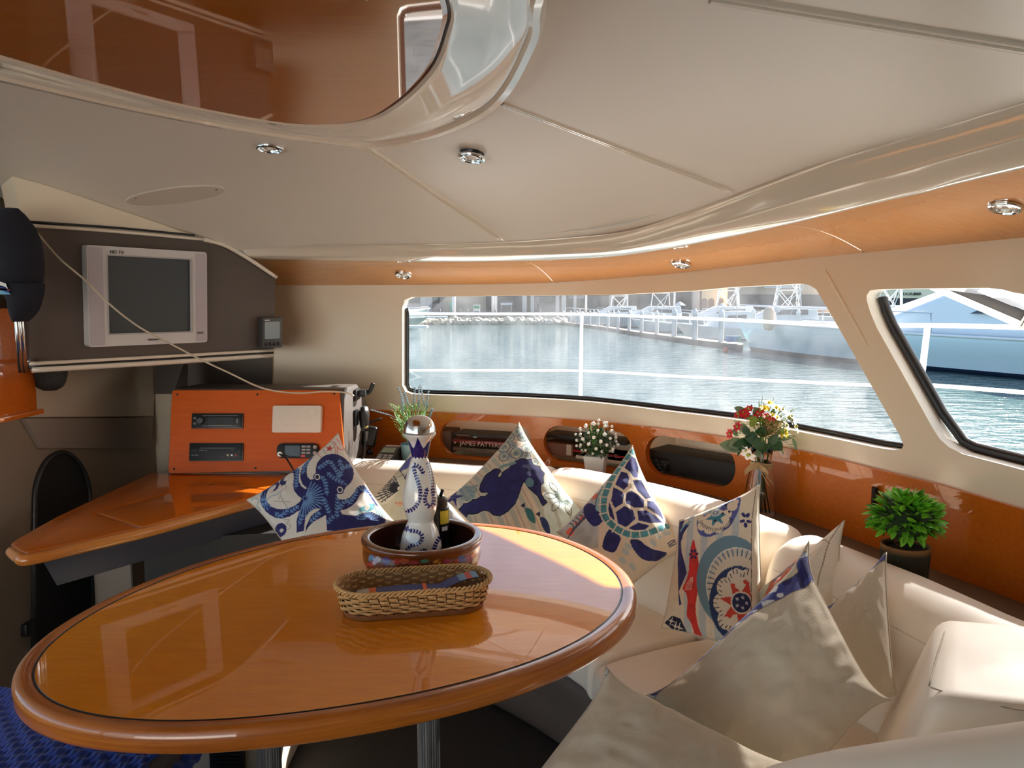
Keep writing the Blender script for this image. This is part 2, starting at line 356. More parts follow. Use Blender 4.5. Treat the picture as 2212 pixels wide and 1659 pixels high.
# the pane of window 2 stands open outside: aluminium frame bar with a catch block
FR = mat('anodised_frame', (.45, .45, .47), .35, metal=.6); WHITEF = mat('white_paint', (.8, .8, .79), .4)
sash = thing('window_3', 'window sash swung open outside, grey and white frame bar with a ribbed catch', None, wp(4.0, -.25, 1.3)); props(sash, kind='structure')
a, b = aty(2012, 618, 2.85), aty(2240, 716, 2.62)
def bar(a, b, w, h, up=(0, 0, 1), off=(0, 0, 0), bw=.004):
    a = np.asarray(a, float) + off; b = np.asarray(b, float) + off; d = b - a; M = frame3(d, np.cross(up, d)); return boxm((a + b) / 2, (np.linalg.norm(d), w, h), M=M, w=bw)
mesh('frame_bar', *bar(a, b, .022, .025), WHITEF, sash, sharp=40)
mesh('frame_bar', *bar(a, b, .024, .034, off=(0, .004, .034)), mat('dark_grey_seal', (.035, .035, .04), .5), sash, sharp=40)
mesh('frame_bar', *bar(a, b, .022, .018, off=(0, .004, .062)), FR, sash, sharp=40)
cb = a + (b - a) * .87; d = (b - a) / np.linalg.norm(b - a)
for k in range(4): mesh('catch_rib', *boxm(cb + d * .011 * k + np.array([0, -.006, .018]), (.0075, .04, .05), M=frame3(d, np.cross((0, 0, 1), d)), w=.002), FR, sash, sharp=40)

# the open sash: hazy acrylic pane between the hinge under the roof edge and the outer bar
HAZE2 = HAZE.copy(); HAZE2.name = 'milky_acrylic_pane'
for n__ in HAZE2.node_tree.nodes:
    if n__.type == 'MAP_RANGE': n__.inputs[3].default_value = .75; n__.inputs[4].default_value = .85
    if n__.type == 'BSDF_TRANSLUCENT': n__.inputs[0].default_value = (.24, .25, .26, 1)
hs = np.linspace(whit(1900, 625)[0], 4.5, 10); hl = np.array([wp(s_, -.07, 1.43 + .02 * i / 9) for i, s_ in enumerate(hs)])
ol = np.array([a + (b - a) * t + [0, 0, .05] for t in np.linspace(0, 2.4, 10)])
mesh('pane', *gridmesh(np.array([hl, ol])), HAZE2, sash)  # pane stretched out and dimmed to block sun on the near cushions
rb = np.array([wp(*(lambda h: (h[0], .001, h[1]))(whit(1783 + 92 * t, 583 + 165 * t))) for t in np.linspace(0, 1, 12)]); mesh('trim_8', *tube(rb, np.interp(np.linspace(0, 1, 12), [0, .1, .9, 1], [.001, .005, .004, .001]), 8), GEL, kind='structure', label='raised moulded rib on the pillar between the windows')
# --- wood panel with pigeonholes
def stad(pxs, off, n=14):  # stadium through left, right, top, bottom pixel picks
    (sl_, _), (sr_, _), (_, zt), (_, zb) = [whit(*p, off) for p in pxs]; r = (zt - zb) / 2; zc = (zt + zb) / 2
    a = np.linspace(math.pi / 2, 3 * math.pi / 2, n); Lh = np.c_[sl_ + r + r * np.cos(a), zc + r * np.sin(a)]; Rh = np.c_[sr_ - r - r * np.cos(a), zc - r * np.sin(a)]
    return densify(np.vstack([Lh, Rh]), .05)
OW = .014
holes = [stad(p, OW) for p in ([(950, 948), (1147, 955), (1050, 911), (1050, 989)], [(1174, 960), (1366, 978), (1270, 925), (1230, 999)], [(1394, 985), (1589, 1008), (1470, 947), (1510, 1043)])]
PS0, PS1 = 1.02, SE - .05
zb_ = lambda s: np.interp(s, [0, 2.4, 3.3, 3.8, 4.1, SE], [.69, .69, .684, .655, .64, .63]) - .03
zt_ = lambda s: np.interp(s, [0, 2.1, 3.0, 3.35, 3.8, 4.05, SE], [.877, .879, .89, .889, .874, .856, .84])
ss = np.linspace(PS0, PS1, 130)
out = np.vstack([np.c_[ss, zb_(ss)], np.c_[ss[::-1], zt_(ss[::-1])]])
v, f = cdt(out, holes, .06)
pan = mesh('trim_1', wp(v[:, 0], OW, v[:, 1]), f, CHERRY, kind='structure', label='cherry wood panel under the windows with three oval pigeonholes')
for h in holes: V, Fc = reveal(h, OW, OW - .03, 3); mesh('hole_edge', V, Fc, CHERRY, pan)
V, Fc = gridmesh(np.array([wp(ss, o, zt_(ss)) for o in (OW, -.01)])); mesh('top_edge', V, Fc, CHERRY, pan)
# cavity
sc_ = np.linspace(SH0, SH1, 50); prof = [(OW - .03, PZ1 - .012), (-.26, PZ1 - .012), (-.26, PZ0 + .012), (OW - .03, PZ0 + .012)]
CAVM = mat('pigeonhole_lining', srgb(246, 236, 216), .7)
parts = [gridmesh(np.array([wp(sc_, prof[i][0], prof[i][1]), wp(sc_, prof[i + 1][0], prof[i + 1][1])])) for i in range(3)]
for s_ in (SH0, SH1, 2.062, 2.572):
    q = np.array([wp(s_, o, z) for o, z in prof]); parts.append((q, [[0, 1, 2, 3]]))
mesh('trim_2', *join(*parts), CAVM, kind='structure', label='lined pigeonhole shelf behind the wood panel', smooth=False)
# ledge behind the sofa
LEDGE = mat('ledge_brown', srgb(104, 86, 70), .6)
sl2 = np.linspace(.9, SE - .05, 120)
mesh('trim_3', *gridmesh(np.array([wp(sl2, OW, zb_(sl2) + .002), wp(sl2, .25, zb_(sl2) - .002), wp(sl2, .25, 0 * sl2 + .3)])), LEDGE, kind='structure', label='dull brown ledge between sofa back and wood panel', sharp=40)

# --- soffit ring, fascia, ceiling
sof = thing('trim_4', 'glossy orange wood soffit ring above the windows', None, wp(2.5, .2, 1.5)); props(sof, kind='structure')
for s0, s1 in ((.0, 2.128), (2.132, 3.498), (3.502, 5.2), (5.204, SE)):
    q = np.linspace(s0, s1, max(8, int((s1 - s0) * 30)))
    G = np.array([wp(q, -.004 + .39 * t, Z_OUT(q) * (1 - t) + Z_ORA(q) * t + .022 * math.sin(math.pi * t)) for t in np.linspace(0, 1, 9)]); mesh('soffit_panel', *gridmesh(G), SOFFW, sof)
q = np.linspace(0, SE, 200)
rows = [(.372, Z_ORA(q) + .004), (.374, Z_ORA(q) - .007), (.382, Z_ORA(q) - .009), (.40, Z_ORA(q) - .006), (.452, Z_FAS(q) - .008), (.458, Z_FAS(q) - .004), (.461, Z_FAS(q) + .004), (.478, Z_FAS(q) * .45 + Z_EDG(q) * .55), (.492, Z_EDG(q) - .004), (.504, Z_EDG(q) + .001)]
mesh('trim_5', *gridmesh(np.array([wp(q, o, z) for o, z in rows])), GEL2, kind='structure', label='glossy white fascia and coved step around the headliner', sharp=50)
EC = W + WN * .5; EZ = Z_EDG(S)
ZTOP = 1.905
def ceil_z(x, y):
    x = np.atleast_1d(np.asarray(x, float)); y = np.atleast_1d(np.asarray(y, float)); out = np.empty(len(x))
    for i in range(len(x)):
        d = np.hypot(EC[:, 0] - x[i], EC[:, 1] - y[i]); k = int(d.argmin()); w = np.exp(-((d - d[k]) / .12)); ze = (EZ * w).sum() / w.sum()
        out[i] = ze + (ZTOP - ze) * (1 - math.exp(-d[k] / .40))
    left = np.clip((-x - .75) / .9, 0, 1.2); out = out - .075 * left ** 2
    for (cx_, cy_), w_ in zip(*CORR): out = out + w_ * np.exp(-((x - cx_) ** 2 + (y - cy_) ** 2) / (2 * .28 ** 2))
    return out
CORR = ([], [])
_n = np.array([.815, -.58, -.061]); _q = [atp(*p, (-1.385, 2.89, 1.42), _n) for p in [(30, 377), (150, 415), (270, 455), (380, 492), (480, 528)]]
_r = np.array([q[2] - ceil_z(q[0], q[1])[0] for q in _q]); _G = np.array([[math.exp(-((a[0] - b[0]) ** 2 + (a[1] - b[1]) ** 2) / (2 * .28 ** 2)) for b in _q] for a in _q])
CORR = ([(q[0], q[1]) for q in _q], np.linalg.solve(_G + np.eye(5) * .05, _r))
def ceil_hit(px, py, dz=0.0):
    r = ray(px, py); lo, hi = .3, 4.0
    for t in np.linspace(.4, 4, 60):
        p = EYE + r * t
        if p[2] > ceil_z(p[0], p[1])[0] - dz: hi = t; break
        lo = t
    for _ in range(22):
        m_ = (lo + hi) / 2; p = EYE + r * m_
        if p[2] > ceil_z(p[0], p[1])[0] - dz: hi = m_
        else: lo = m_
    return EYE + r * hi
def ceil_n(p):
    e = .02; zx = (ceil_z(p[0] + e, p[1]) - ceil_z(p[0] - e, p[1]))[0] / (2 * e); zy = (ceil_z(p[0], p[1] + e) - ceil_z(p[0], p[1] - e))[0] / (2 * e)
    n = np.array([zx, zy, -1.]); return n / np.linalg.norm(n)
edge = EC[::6]
outer = np.vstack([edge, densify([EC[-1], (-3.2, -1.3), (-3.2, 3.2), EC[0]], .1, False)[1:-1]])
v, f = cdt(outer, [], .085)
Vc = np.c_[v, ceil_z(v[:, 0], v[:, 1])]
ceil = mesh('ceiling', Vc, f, LINER, kind='structure', label='cream vinyl headliner of the saloon')
def strip_on_ceiling(pa, pb, name, w, h, m, n=24, groove=False):
    P = np.array([ceil_hit(pa[0] + (pb[0] - pa[0]) * t, pa[1] + (pb[1] - pa[1]) * t) for t in np.linspace(0, 1, n)])
    G = []
    T = np.gradient(P, axis=0)
    for p, t in zip(P, T):
        nn = ceil_n(p); sd = np.cross(t, nn); sd /= np.linalg.norm(sd)
        G.append([p + sd * w * u + nn * (h * hh - .001) for u, hh in ((-1, 0), (-.8, 1), (-.3, 1), (-.2, .3), (.2, .3), (.3, 1), (.8, 1), (1, 0))])
    return mesh(name, *gridmesh(np.array(G)), m, ceil, sharp=60)
strip_on_ceiling((1098, 525), (788, 314), 'seam_strip', .014, .008, GEL2)
strip_on_ceiling((1604, 421), (1084, 223), 'seam_strip', .008, .006, GEL2)
strip_on_ceiling((1540, -6), (2230, 106), 'seam_strip', .018, .006, LINER)
# oval wood panel in its white moulding
ZP = 1.848
pin = [atz(x, y, ZP)[:2] for x, y in [(970, 0), (965, 70), (930, 150), (860, 220), (790, 257), (700, 268), (600, 262), (400, 225), (200, 175), (0, 118)]]
pin = np.array(pin); dl = pin[-1] - pin[-2]; dl /= np.linalg.norm(dl)
pin = np.vstack([pin, [pin[-1] + dl * .3, pin[-1] + dl * .55 + [-.02, -.1], pin[-1] + dl * .62 + [-.02, -.35], [-1.25, .62], [-.7, .55], [-.3, .62], [-.12, .95]]])
pin = spline(pin, 10, closed=True)
pout = [atz(x, y, ZP + .012)[:2] for x, y in [(1180, 0), (1165, 90), (1085, 222), (970, 283), (850, 312), (780, 314), (600, 291), (300, 236), (0, 168)]]
pout = np.array(pout); dl2 = pout[-1] - pout[-2]; dl2 /= np.linalg.norm(dl2)
pout = np.vstack([pout, [pout[-1] + dl2 * .35, pout[-1] + dl2 * .7 + [-.05, -.12], pout[-1] + dl2 * .78 + [-.03, -.45], [-1.4, .48], [-.7, .40], [-.1, .48], [.08, .9]]])
pout = spline(pout, 10, closed=True)
def resamp(P, n):
    Q = np.vstack([P, P[:1]]); s = np.r_[0, np.cumsum(np.linalg.norm(np.diff(Q, axis=0), axis=1))]; t = np.linspace(0, s[-1], n, endpoint=False)
    return np.stack([np.interp(t, s, Q[:, k]) for k in range(Q.shape[1])], 1)
pin = resamp(pin, 200); pout = resamp(pout, 200)
ov = thing('trim_6', 'round-ended glossy wood headliner panel in a white moulding', None, (*pin.mean(0), ZP)); props(ov, kind='structure')
rows = []
for t, dz in ((-.05, .06), (0, .012), (.05, .000), (.13, .000), (.17, .008), (.22, .004), (.6, -.001), (.9, -.002), (.97, -.006), (1.0, -.001), (1.0, .012)):
    P = pout * (1 - t) + pin * t; rows.append(np.c_[P, np.full(200, ZP + dz)])
mesh('moulding', *gridmesh(np.array(rows), True), GEL2, ov, sharp=35)
def shrink(P, d): c = P.mean(0); q = P - c; return c + q * (1 - d / np.linalg.norm(q, axis=1))[:, None]
a_ = shrink(pin, .006); b_ = shrink(pin, .014)
v, f = cdt(b_, [], .3)
Vp = np.vstack([np.c_[a_, np.full(200, ZP + .012)], np.c_[a_, np.full(200, ZP + .000)], np.c_[b_, np.full(200, ZP - .004)]])
_, ff = gridmesh(Vp.reshape(3, 200, 3), True)
mesh('wood_panel', *join((Vp, ff), (np.c_[v, np.full(len(v), ZP - .004)], f)), OVALW, ov, sharp=30)
mesh('shadow_gap', np.vstack([np.c_[pin, np.full(200, ZP + .011)], np.c_[a_, np.full(200, ZP + .011)]]), gridmesh(np.zeros((2, 200, 3)), True)[1], BLACK, ov)
# flat oval cover plate on the headliner
th = np.linspace(0, 2 * math.pi, 48, endpoint=False)
op = []
for t in th:
    x = 378 + 107 * math.cos(t); y = 420 + 17 * math.sin(t) - .115 * 107 * math.cos(t); op.append(ceil_hit(x, y))
op = np.array(op); cen = op.mean(0); nn = ceil_n(cen)
Vo = np.vstack([op + nn * .0005, cen + (op - cen) * .985 + nn * .005, cen + (op - cen) * .93 + nn * .006])
_, ff = gridmesh(Vo.reshape(3, 48, 3), True); ff.append([96 + i for i in range(48)])
cp = mesh('cover_plate', Vo, ff, mat('cover_plate_paint', srgb(206, 196, 182), .35), label='flat oval cover plate screwed to the cream headliner', cat='cover plate', sharp=40)
for k in (6, 30):
    pk = cen + (op[(k + (-8 if k == 6 else -3)) % 48] - cen) * .86 + nn * .0065
    V, Fc = lathe([(0, 0), (.0035, 0), (.0035, .002)], 8); mesh('screw', V @ frame3((1, 0, .0), (0, 1, 0)).T + pk - [0, 0, .002], Fc, BLACK, cp)

# --- floor, other walls (mostly behind the camera)
FLOORM = mat('dark_carpet', srgb(46, 42, 38), .95, bump=.3, bscale=300)
mesh('floor', *boxm((-.8, 1.2, -.03), (5.2, 5.4, .06)), FLOORM, kind='structure', label='dark carpeted cabin sole', smooth=False)
WL = mat('hull_liner', srgb(150, 134, 116), .6, bump=.04, bscale=180)
XL = -1.75
V = np.array([(XL, 2.42, 0), (XL, 3.75, 0), (XL, 3.75, 2.0), (XL, 2.42, 2.0)]); mesh('wall_left', V, [[0, 1, 2, 3]], WL, kind='structure', label='dull beige bulkhead beyond the chart table', smooth=False)
V = np.array([(-3.2, 2.42, 0), (XL, 2.42, 0), (XL, 2.42, 2.0), (-3.2, 2.42, 2.0)]); mesh('wall_corner', V, [[0, 1, 2, 3]], WL, kind='structure', label='short bulkhead return', smooth=False)
def holed(axis, c, u0, u1, z0, z1, hu0, hu1, hz0, hz1, name, lab):
    q = [(u0, z0), (u1, z0), (u1, z1), (u0, z1)]; h = [(hu0, hz0), (hu1, hz0), (hu1, hz1), (hu0, hz1)]
    Q = [(c, u, z) if axis == 'x' else (u, c, z) for u, z in q + h]
    mesh(name, np.array(Q), [[0, 1, 5, 4], [1, 2, 6, 5], [2, 3, 7, 6], [3, 0, 4, 7]], GEL, kind='structure', label=lab, smooth=False)
holed('x', -3.2, -1.3, 2.42, 0, 2.0, -1.25, 2.38, .75, 1.75, 'wall_side', 'cream side wall of the saloon with a window opening')  # unseen wall; its opening is enlarged to let in more daylight
holed('y', -1.3, -3.2, 1.66, 0, 2.0, -3.1, -.55, .02, 1.92, 'wall_back', 'aft bulkhead with a wide doorway to the cockpit')  # unseen; doorway cut on one side only to steer daylight indoors
# roof skin outside, so that no light leaks through the joints of the lining
q = np.linspace(0, SE, 120)
ROOF = mat('deck_white', (.78, .78, .76), .45)
mesh('roof', *gridmesh(np.array([wp(q, -.07, Z_OUT(q) - .01), wp(q, -.06, Z_OUT(q) + .06), wp(q, .2, Z_OUT(q) + .16), wp(q, .5, Z_EDG(q) + .14), wp(q, .53, Z_EDG(q) + .02)])), ROOF, kind='structure', label='white coachroof edge outside above the windows')
# ================================================================ TV console hung under the headliner
TN = np.array([.815, -.58, -.061]); TN /= np.linalg.norm(TN); TP0 = np.array([-1.385, 2.89, 1.42])
TX = np.cross([0, 0, 1], -TN); TX /= np.linalg.norm(TX); TX = TX if TX[1] > 0 else -TX
TY = np.cross(TN, TX); TY = TY if TY[2] > 0 else -TY
tvp = lambda x, y, d=0: atp(x, y, TP0 + TN * d, TN)
def tloc(x, y): p = tvp(x, y) - TP0; return np.array([p @ TX, p @ TY])
def tw(u, v, d=0): return TP0 + TX * u + TY * v + TN * d
TM = np.c_[TX, TY, np.cross(TX, TY)]; TSG = 1 if np.cross(TX, TY) @ TN > 0 else -1
def tslab(poly, d0, d1): poly = np.asarray(poly, float); return prism(np.array([tw(u, v, d0) for u, v in poly]), np.array([tw(u, v, d1) for u, v in poly]))
box = thing('overhead_console', 'dark grey overhead console with white edge strips hung below the headliner', 'console', tvp(300, 780))
face = [tvp(*p) for p in [(62, 478), (440, 514), (483, 530), (597, 600), (593, 770), (90, 806), (62, 796)]]
back = [p + np.array([-.815, .58, 0]) * k for p, k in zip(face, (.10, .30, .34, .40, .40, .13, .10))]
mesh('body', *bevelled(*prism(np.array(face), np.array(back)), .012, 2), CHAR, box, sharp=40)
def tv_to_ceiling(x, y):   # climb the console face from a pixel until it meets the headliner
    p = tvp(x, y, -.004)
    for _ in range(12): p = p + TY * ((ceil_z(p[0], p[1])[0] - p[2] - .002) / TY[2])
    return p
up = [tv_to_ceiling(28 + 458 * t, 377 + 153 * t) for t in np.linspace(0, 1, 9)] + [tvp(*p, -.004) for p in [(440, 513), (58, 480), (46, 478)]]
mesh('upper_panel', *extrude(np.array(up), np.array([-.815, .58, 0]) * .10), GEL, box, smooth=False)
def strip_t(name, pts, w, m, d=.006):
    P = spline(np.array([tvp(*p, d) for p in pts]), 6); mesh(name, *tube(P, w, 8), m, box)
strip_t('edge_strip', [(64, 487), (250, 500), (440, 517)], .0065, GEL2)
strip_t('edge_strip', [(440, 517), (486, 530), (540, 561), (597, 599)], .009, GEL2)
strip_t('dark_groove', [(64, 479), (250, 492), (420, 508)], .004, BLACK, .001)
strip_t('edge_strip', [(62, 786), (300, 773), (589, 757)], .007, GEL2)
strip_t('dark_groove', [(62, 793), (300, 780), (589, 763)], .006, BLACK, .002)
strip_t('edge_strip', [(68, 799), (300, 786), (589, 768)], .011, GEL2, .002)
# --- television set into the console
L0 = tloc(176, 528); L1 = tloc(436, 545); L2 = tloc(436, 738); L3 = tloc(178, 748)
tv = thing('television', 'small silver-white 4:3 television set into the overhead console', 'television', tvp(306, 745))
ub0, ub1, vb0, vb1 = L0[0], L1[0], (L2[1] + L3[1]) / 2, (L0[1] + L1[1]) / 2
q0 = tloc(224, 554); q1 = tloc(400, 563); q2 = tloc(400, 712)
su0, su1, sv0, sv1 = q0[0], q1[0], q2[1], q0[1]
SILVER = mat('silver_white_plastic', srgb(212, 208, 208), .35)
rect = lambda a, b, c, d: np.array([(a, c), (b, c), (b, d), (a, d)])
uo = roundpoly(rect(ub0, ub1, vb0, vb1), .012); hole_ = rect(su0 - .004, su1 + .004, sv0 - .004, sv1 + .004)
v, f = cdt(uo, [hole_], .5)
Vf = np.array([tw(a, b, .034) for a, b in v]); sides = gridmesh(np.array([[tw(a, b, d) for a, b in uo] for d in (0, .026, .034)]), True)
rim = gridmesh(np.array([[tw(a, b, d) for a, b in hole_] for d in (.034, .022)]), True)
mesh('bezel', *join((Vf, f), sides, rim), SILVER, tv, sharp=30)
SPK = mat('speaker_cloth', srgb(196, 188, 196), .7, bump=.3, bscale=400)
us = tloc(213, 640)[0]; ur = tloc(412, 640)[0]
for a, b in ((ub0 + .004, us), (ur, ub1 - .004)): mesh('speaker_panel', *tslab(roundpoly(rect(a, b, vb0 + .006, vb1 - .006), .004), .032, .0362), SPK, tv, sharp=30)
fr = rect(su0 - .009, su1 + .009, sv0 - .009, sv1 + .009); v, f = cdt(fr, [hole_], .5)
mesh('screen_frame', np.array([tw(a, b, .0362) for a, b in v]), f, mat('frame_silver', srgb(180, 176, 178), .3), tv, smooth=False)
mesh('screen', *tslab(rect(su0 - .004, su1 + .004, sv0 - .004, sv1 + .004), .018, .024), mat('dark_screen', (.035, .038, .04), .35), tv, smooth=False)
bu = tloc(422, 717)
mesh('button_bar', *tslab(roundpoly(rect(bu[0] - .015, bu[0] + .012, bu[1] - .004, bu[1] + .004), .003), .036, .038), mat('button_grey', (.12, .12, .12), .4), tv, sharp=30)
TXTM = np.c_[TX, TY, TN * 1.0]
INK = mat('black_ink', (.02, .02, .02), .5)
p_ = tloc(226, 545); text('lettering', 'HD TV', .017, INK, TXTM, tw(p_[0], p_[1] - .003, .0365), tv)
p_ = tloc(308, 733); text('lettering', 'MAGNAVOX', .010, INK, TXTM, tw(p_[0], p_[1] - .002, .0365), tv)
# --- depth instrument on the console's end
gi = thing('instrument_display', 'small square grey instrument display with four buttons on the console end', 'instrument', tvp(575, 748))
g0, g1, g2 = tloc(556, 685), tloc(601, 686), tloc(598, 749)
gu0, gu1, gv0, gv1 = g0[0], g1[0], g2[1], g0[1]
GP = mat('instrument_grey', srgb(72, 72, 74), .4)
mesh('case', *bevelled(*tslab(rect(gu0 + .004, gu1, gv0, gv1), .0, .03), .006, 2), GP, gi, sharp=40)
du = gu1 - gu0; dv = gv1 - gv0
mesh('screen', *tslab(roundpoly(rect(gu0 + du * .14, gu1 - du * .14, gv0 + dv * .30, gv1 - dv * .14), .004), .029, .0315), mat('lcd_glass', srgb(120, 124, 120), .12, coat=1), gi, smooth=False)
for k in range(4):
    V, Fc = lathe([(0, .004), (du * .055, .0035), (du * .075, 0)], 14); mesh('button', V @ TXTM.T + tw(gu0 + du * (.2 + .2 * k), gv0 + dv * .13, .0295), Fc, BLACK, gi)
mesh('maker_mark', *tslab(rect(gu0 + du * .14, gu0 + du * .38, gv0 + dv * .90, gv0 + dv * .925), .0298, .0308), WHITEP, gi, smooth=False)
# --- grab rail at the console's near end
gr = thing('grab_rail', 'double polished steel grab rail at the near end of the overhead console', 'rail', aty(46, 806, 2.44))
for dx in (0, 9): mesh('rail_tube', *tube(np.array([aty(28 + dx, 560, 2.44 + .012 * (dx > 0)), aty(37 + dx, 700, 2.44 + .012 * (dx > 0)), aty(45 + dx, 805, 2.44 + .012 * (dx > 0))]), .0085, 12), STEEL, gr)
mesh('bracket', *tube(np.array([aty(50, 782, 2.45), tvp(74, 779)]), .006, 8), STEEL, gr)
mesh('bracket', *tube(np.array([aty(34, 600, 2.45), tvp(70, 596)]), .006, 8), STEEL, gr)
# --- black speaker dome below the console
pc = np.array(tvp(126, 800)) + np.array([-.05, .03, .0]); 
sp = mesh('speaker_dome', *lathe([(0, -.075), (.022, -.073), (.04, -.062), (.05, -.045), (.056, -.02), (.057, .0), (.057, .03)], 24, pc), mat('dark_grille', (.02, .02, .02), .6, bump=.6, bscale=300), label='black round speaker under the overhead console', cat='speaker')

# ================================================================ things on the far bulkhead
def wl(px, py, d=0): return atx(px, py, XL + d)
LP = mat('bulkhead_panel', srgb(206, 190, 168), .5); LP2 = mat('bulkhead_panel_grey', srgb(150, 136, 124), .6, bump=.05, bscale=220)
bp = thing('trim_7', 'beige panels on the bulkhead beyond the chart table', None, wl(200, 960)); props(bp, kind='structure')
mesh('panel', *bevelled(*extrude([wl(*p, .012) for p in [(40, 902), (332, 899), (340, 740), (40, 740)]], (-.02, 0, 0)), .003), LP, bp, sharp=40)
mesh('panel', *bevelled(*extrude([wl(*p, .02) for p in [(55, 904), (330, 902), (327, 969), (92, 968)]], (-.03, 0, 0)), .004), LP2, bp, sharp=40)
th = np.linspace(math.pi, 0, 24)
dpx = [(72, 1500), (74, 1200), (75, 1090)] + [(135 + 60 * math.cos(t), 1085 - 108 * math.sin(t)) for t in th[1:-1]] + [(195, 1090), (199, 1200), (203, 1500)]
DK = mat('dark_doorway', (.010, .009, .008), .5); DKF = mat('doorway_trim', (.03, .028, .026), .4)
dr = thing('door_1', 'tall black arched doorway in the far bulkhead', None, wl(135, 1500)); props(dr, kind='structure')
mesh('door_leaf', *extrude([wl(*p, .006) for p in dpx], (-.01, 0, 0)), DK, dr, smooth=False)
mesh('door_frame', *tube(np.array([wl(*p, .008) for p in dpx]), .009, 8), DKF, dr)
mesh('wall_switch', *bevelled(*extrude([wl(*p, .02) for p in [(57, 1350), (76, 1338), (76, 1372), (57, 1376)]], (-.02, 0, 0)), .003), BLACK, label='small black switch beside the arched dark doorway', cat='switch', sharp=40)
cu = thing('wall_cupboard', 'orange wood cupboard beside the grab rail on the bulkhead', 'cupboard', (-1.7, 2.54, 1.01))
mesh('body', *boxm((-1.70, 2.535, 1.19), (.1, .20, .36), w=.006), CHERRY, cu, sharp=40)
mesh('bottom_lip', *boxm((-1.695, 2.54, 1.012), (.12, .215, .018), w=.005), CHERRY, cu, sharp=40)

# ================================================================ instrument console and chart table
CPN = np.array([0, -1., .2]); CPN /= np.linalg.norm(CPN); CP0 = np.array([-1.2, 3.04, .70])
cpp = lambda x, y, d=0: atp(x, y, CP0 + CPN * d, CPN)
XR = -.684; XLc = cpp(364, 1020)[0]; zt = 1.04
fy = lambda z: 3.04 + .2 * (z - .70)
con = thing('instrument_console', 'grey instrument console standing on the chart table against the front wall', 'console', (-1.1, 3.1, .70))
prof = [(fy(.70), .702), (fy(zt), zt), (3.36, 1.033), (3.585, .92), (3.585, .702)]
mesh('body', *bevelled(*extrude([(XR, y, z) for y, z in prof], (XLc + .004 - XR, 0, 0)), .008, 2), GREY, con, sharp=40)
wq = [whit(*p) for p in [(338, 850), (590, 850), (590, 740), (338, 740)]]
mesh('back_panel', *extrude(np.array([wp(s_, .012, z_) for s_, z_ in wq]), (0, -.006, 0)), CHAR, con, smooth=False)
sd = np.array([cpp(364, 1026), cpp(374, 850), cpp(374, 850) + [-.12, .42, .12], cpp(364, 1026) + [-.12, .42, 0]])
mesh('side_panel', *extrude(sd, (.01, 0, 0)), CHAR, con, smooth=False)
pl = [cpp(*p) for p in [(374, 843), (734, 843), (748, 1014), (366, 1023)]]
pl = roundpoly(np.array(pl), .014, 6)
ip = mesh('wood_panel', *bevelled(*extrude(pl, CPN * .012), .002, 1), PANELW, con, sharp=30)
for p in [(383, 852), (556, 852), (722, 851), (376, 1013), (552, 1011)]:
    V, Fc = lathe([(0, .001), (.004, .0008), (.0045, 0)], 10); M = frame3((1, 0, 0), np.cross(CPN, (1, 0, 0))); mesh('screw', V @ M.T + cpp(*p, .0125), Fc, BLACK, ip)
CM = frame3((1, 0, 0), np.cross(CPN, (1, 0, 0)))
def cloc(px, py): p = cpp(px, py, .012) - CP0; return np.array([p[0], p @ CM[:, 1]])
def cw(u, v, d=0): return CP0 + np.array([u, 0, 0]) + CM[:, 1] * v + CPN * (d + .012)
def cslab(poly, d0, d1): poly = np.asarray(poly, float); return prism(np.array([cw(u, v, d0) for u, v in poly]), np.array([cw(u, v, d1) for u, v in poly]))
def crect(p0, p1): a, b = cloc(*p0), cloc(*p1); return min(a[0], b[0]), max(a[0], b[0]), min(a[1], b[1]), max(a[1], b[1])
def cdisc(u, v, r, h, d, m, name, parent, n=16):
    V, Fc = lathe([(0, h), (r * .8, h), (r, h * .7), (r, 0)], n); return mesh(name, V @ CM.T + cw(u, v, d), Fc, m, parent, sharp=50)
GLOSSK = mat('gloss_black', (.01, .01, .011), .4, spec=.25); DIM = mat('dim_grey_print', (.16, .16, .16), .5); LCD = mat('dark_lcd', (.012, .013, .012), .3, spec=.3)
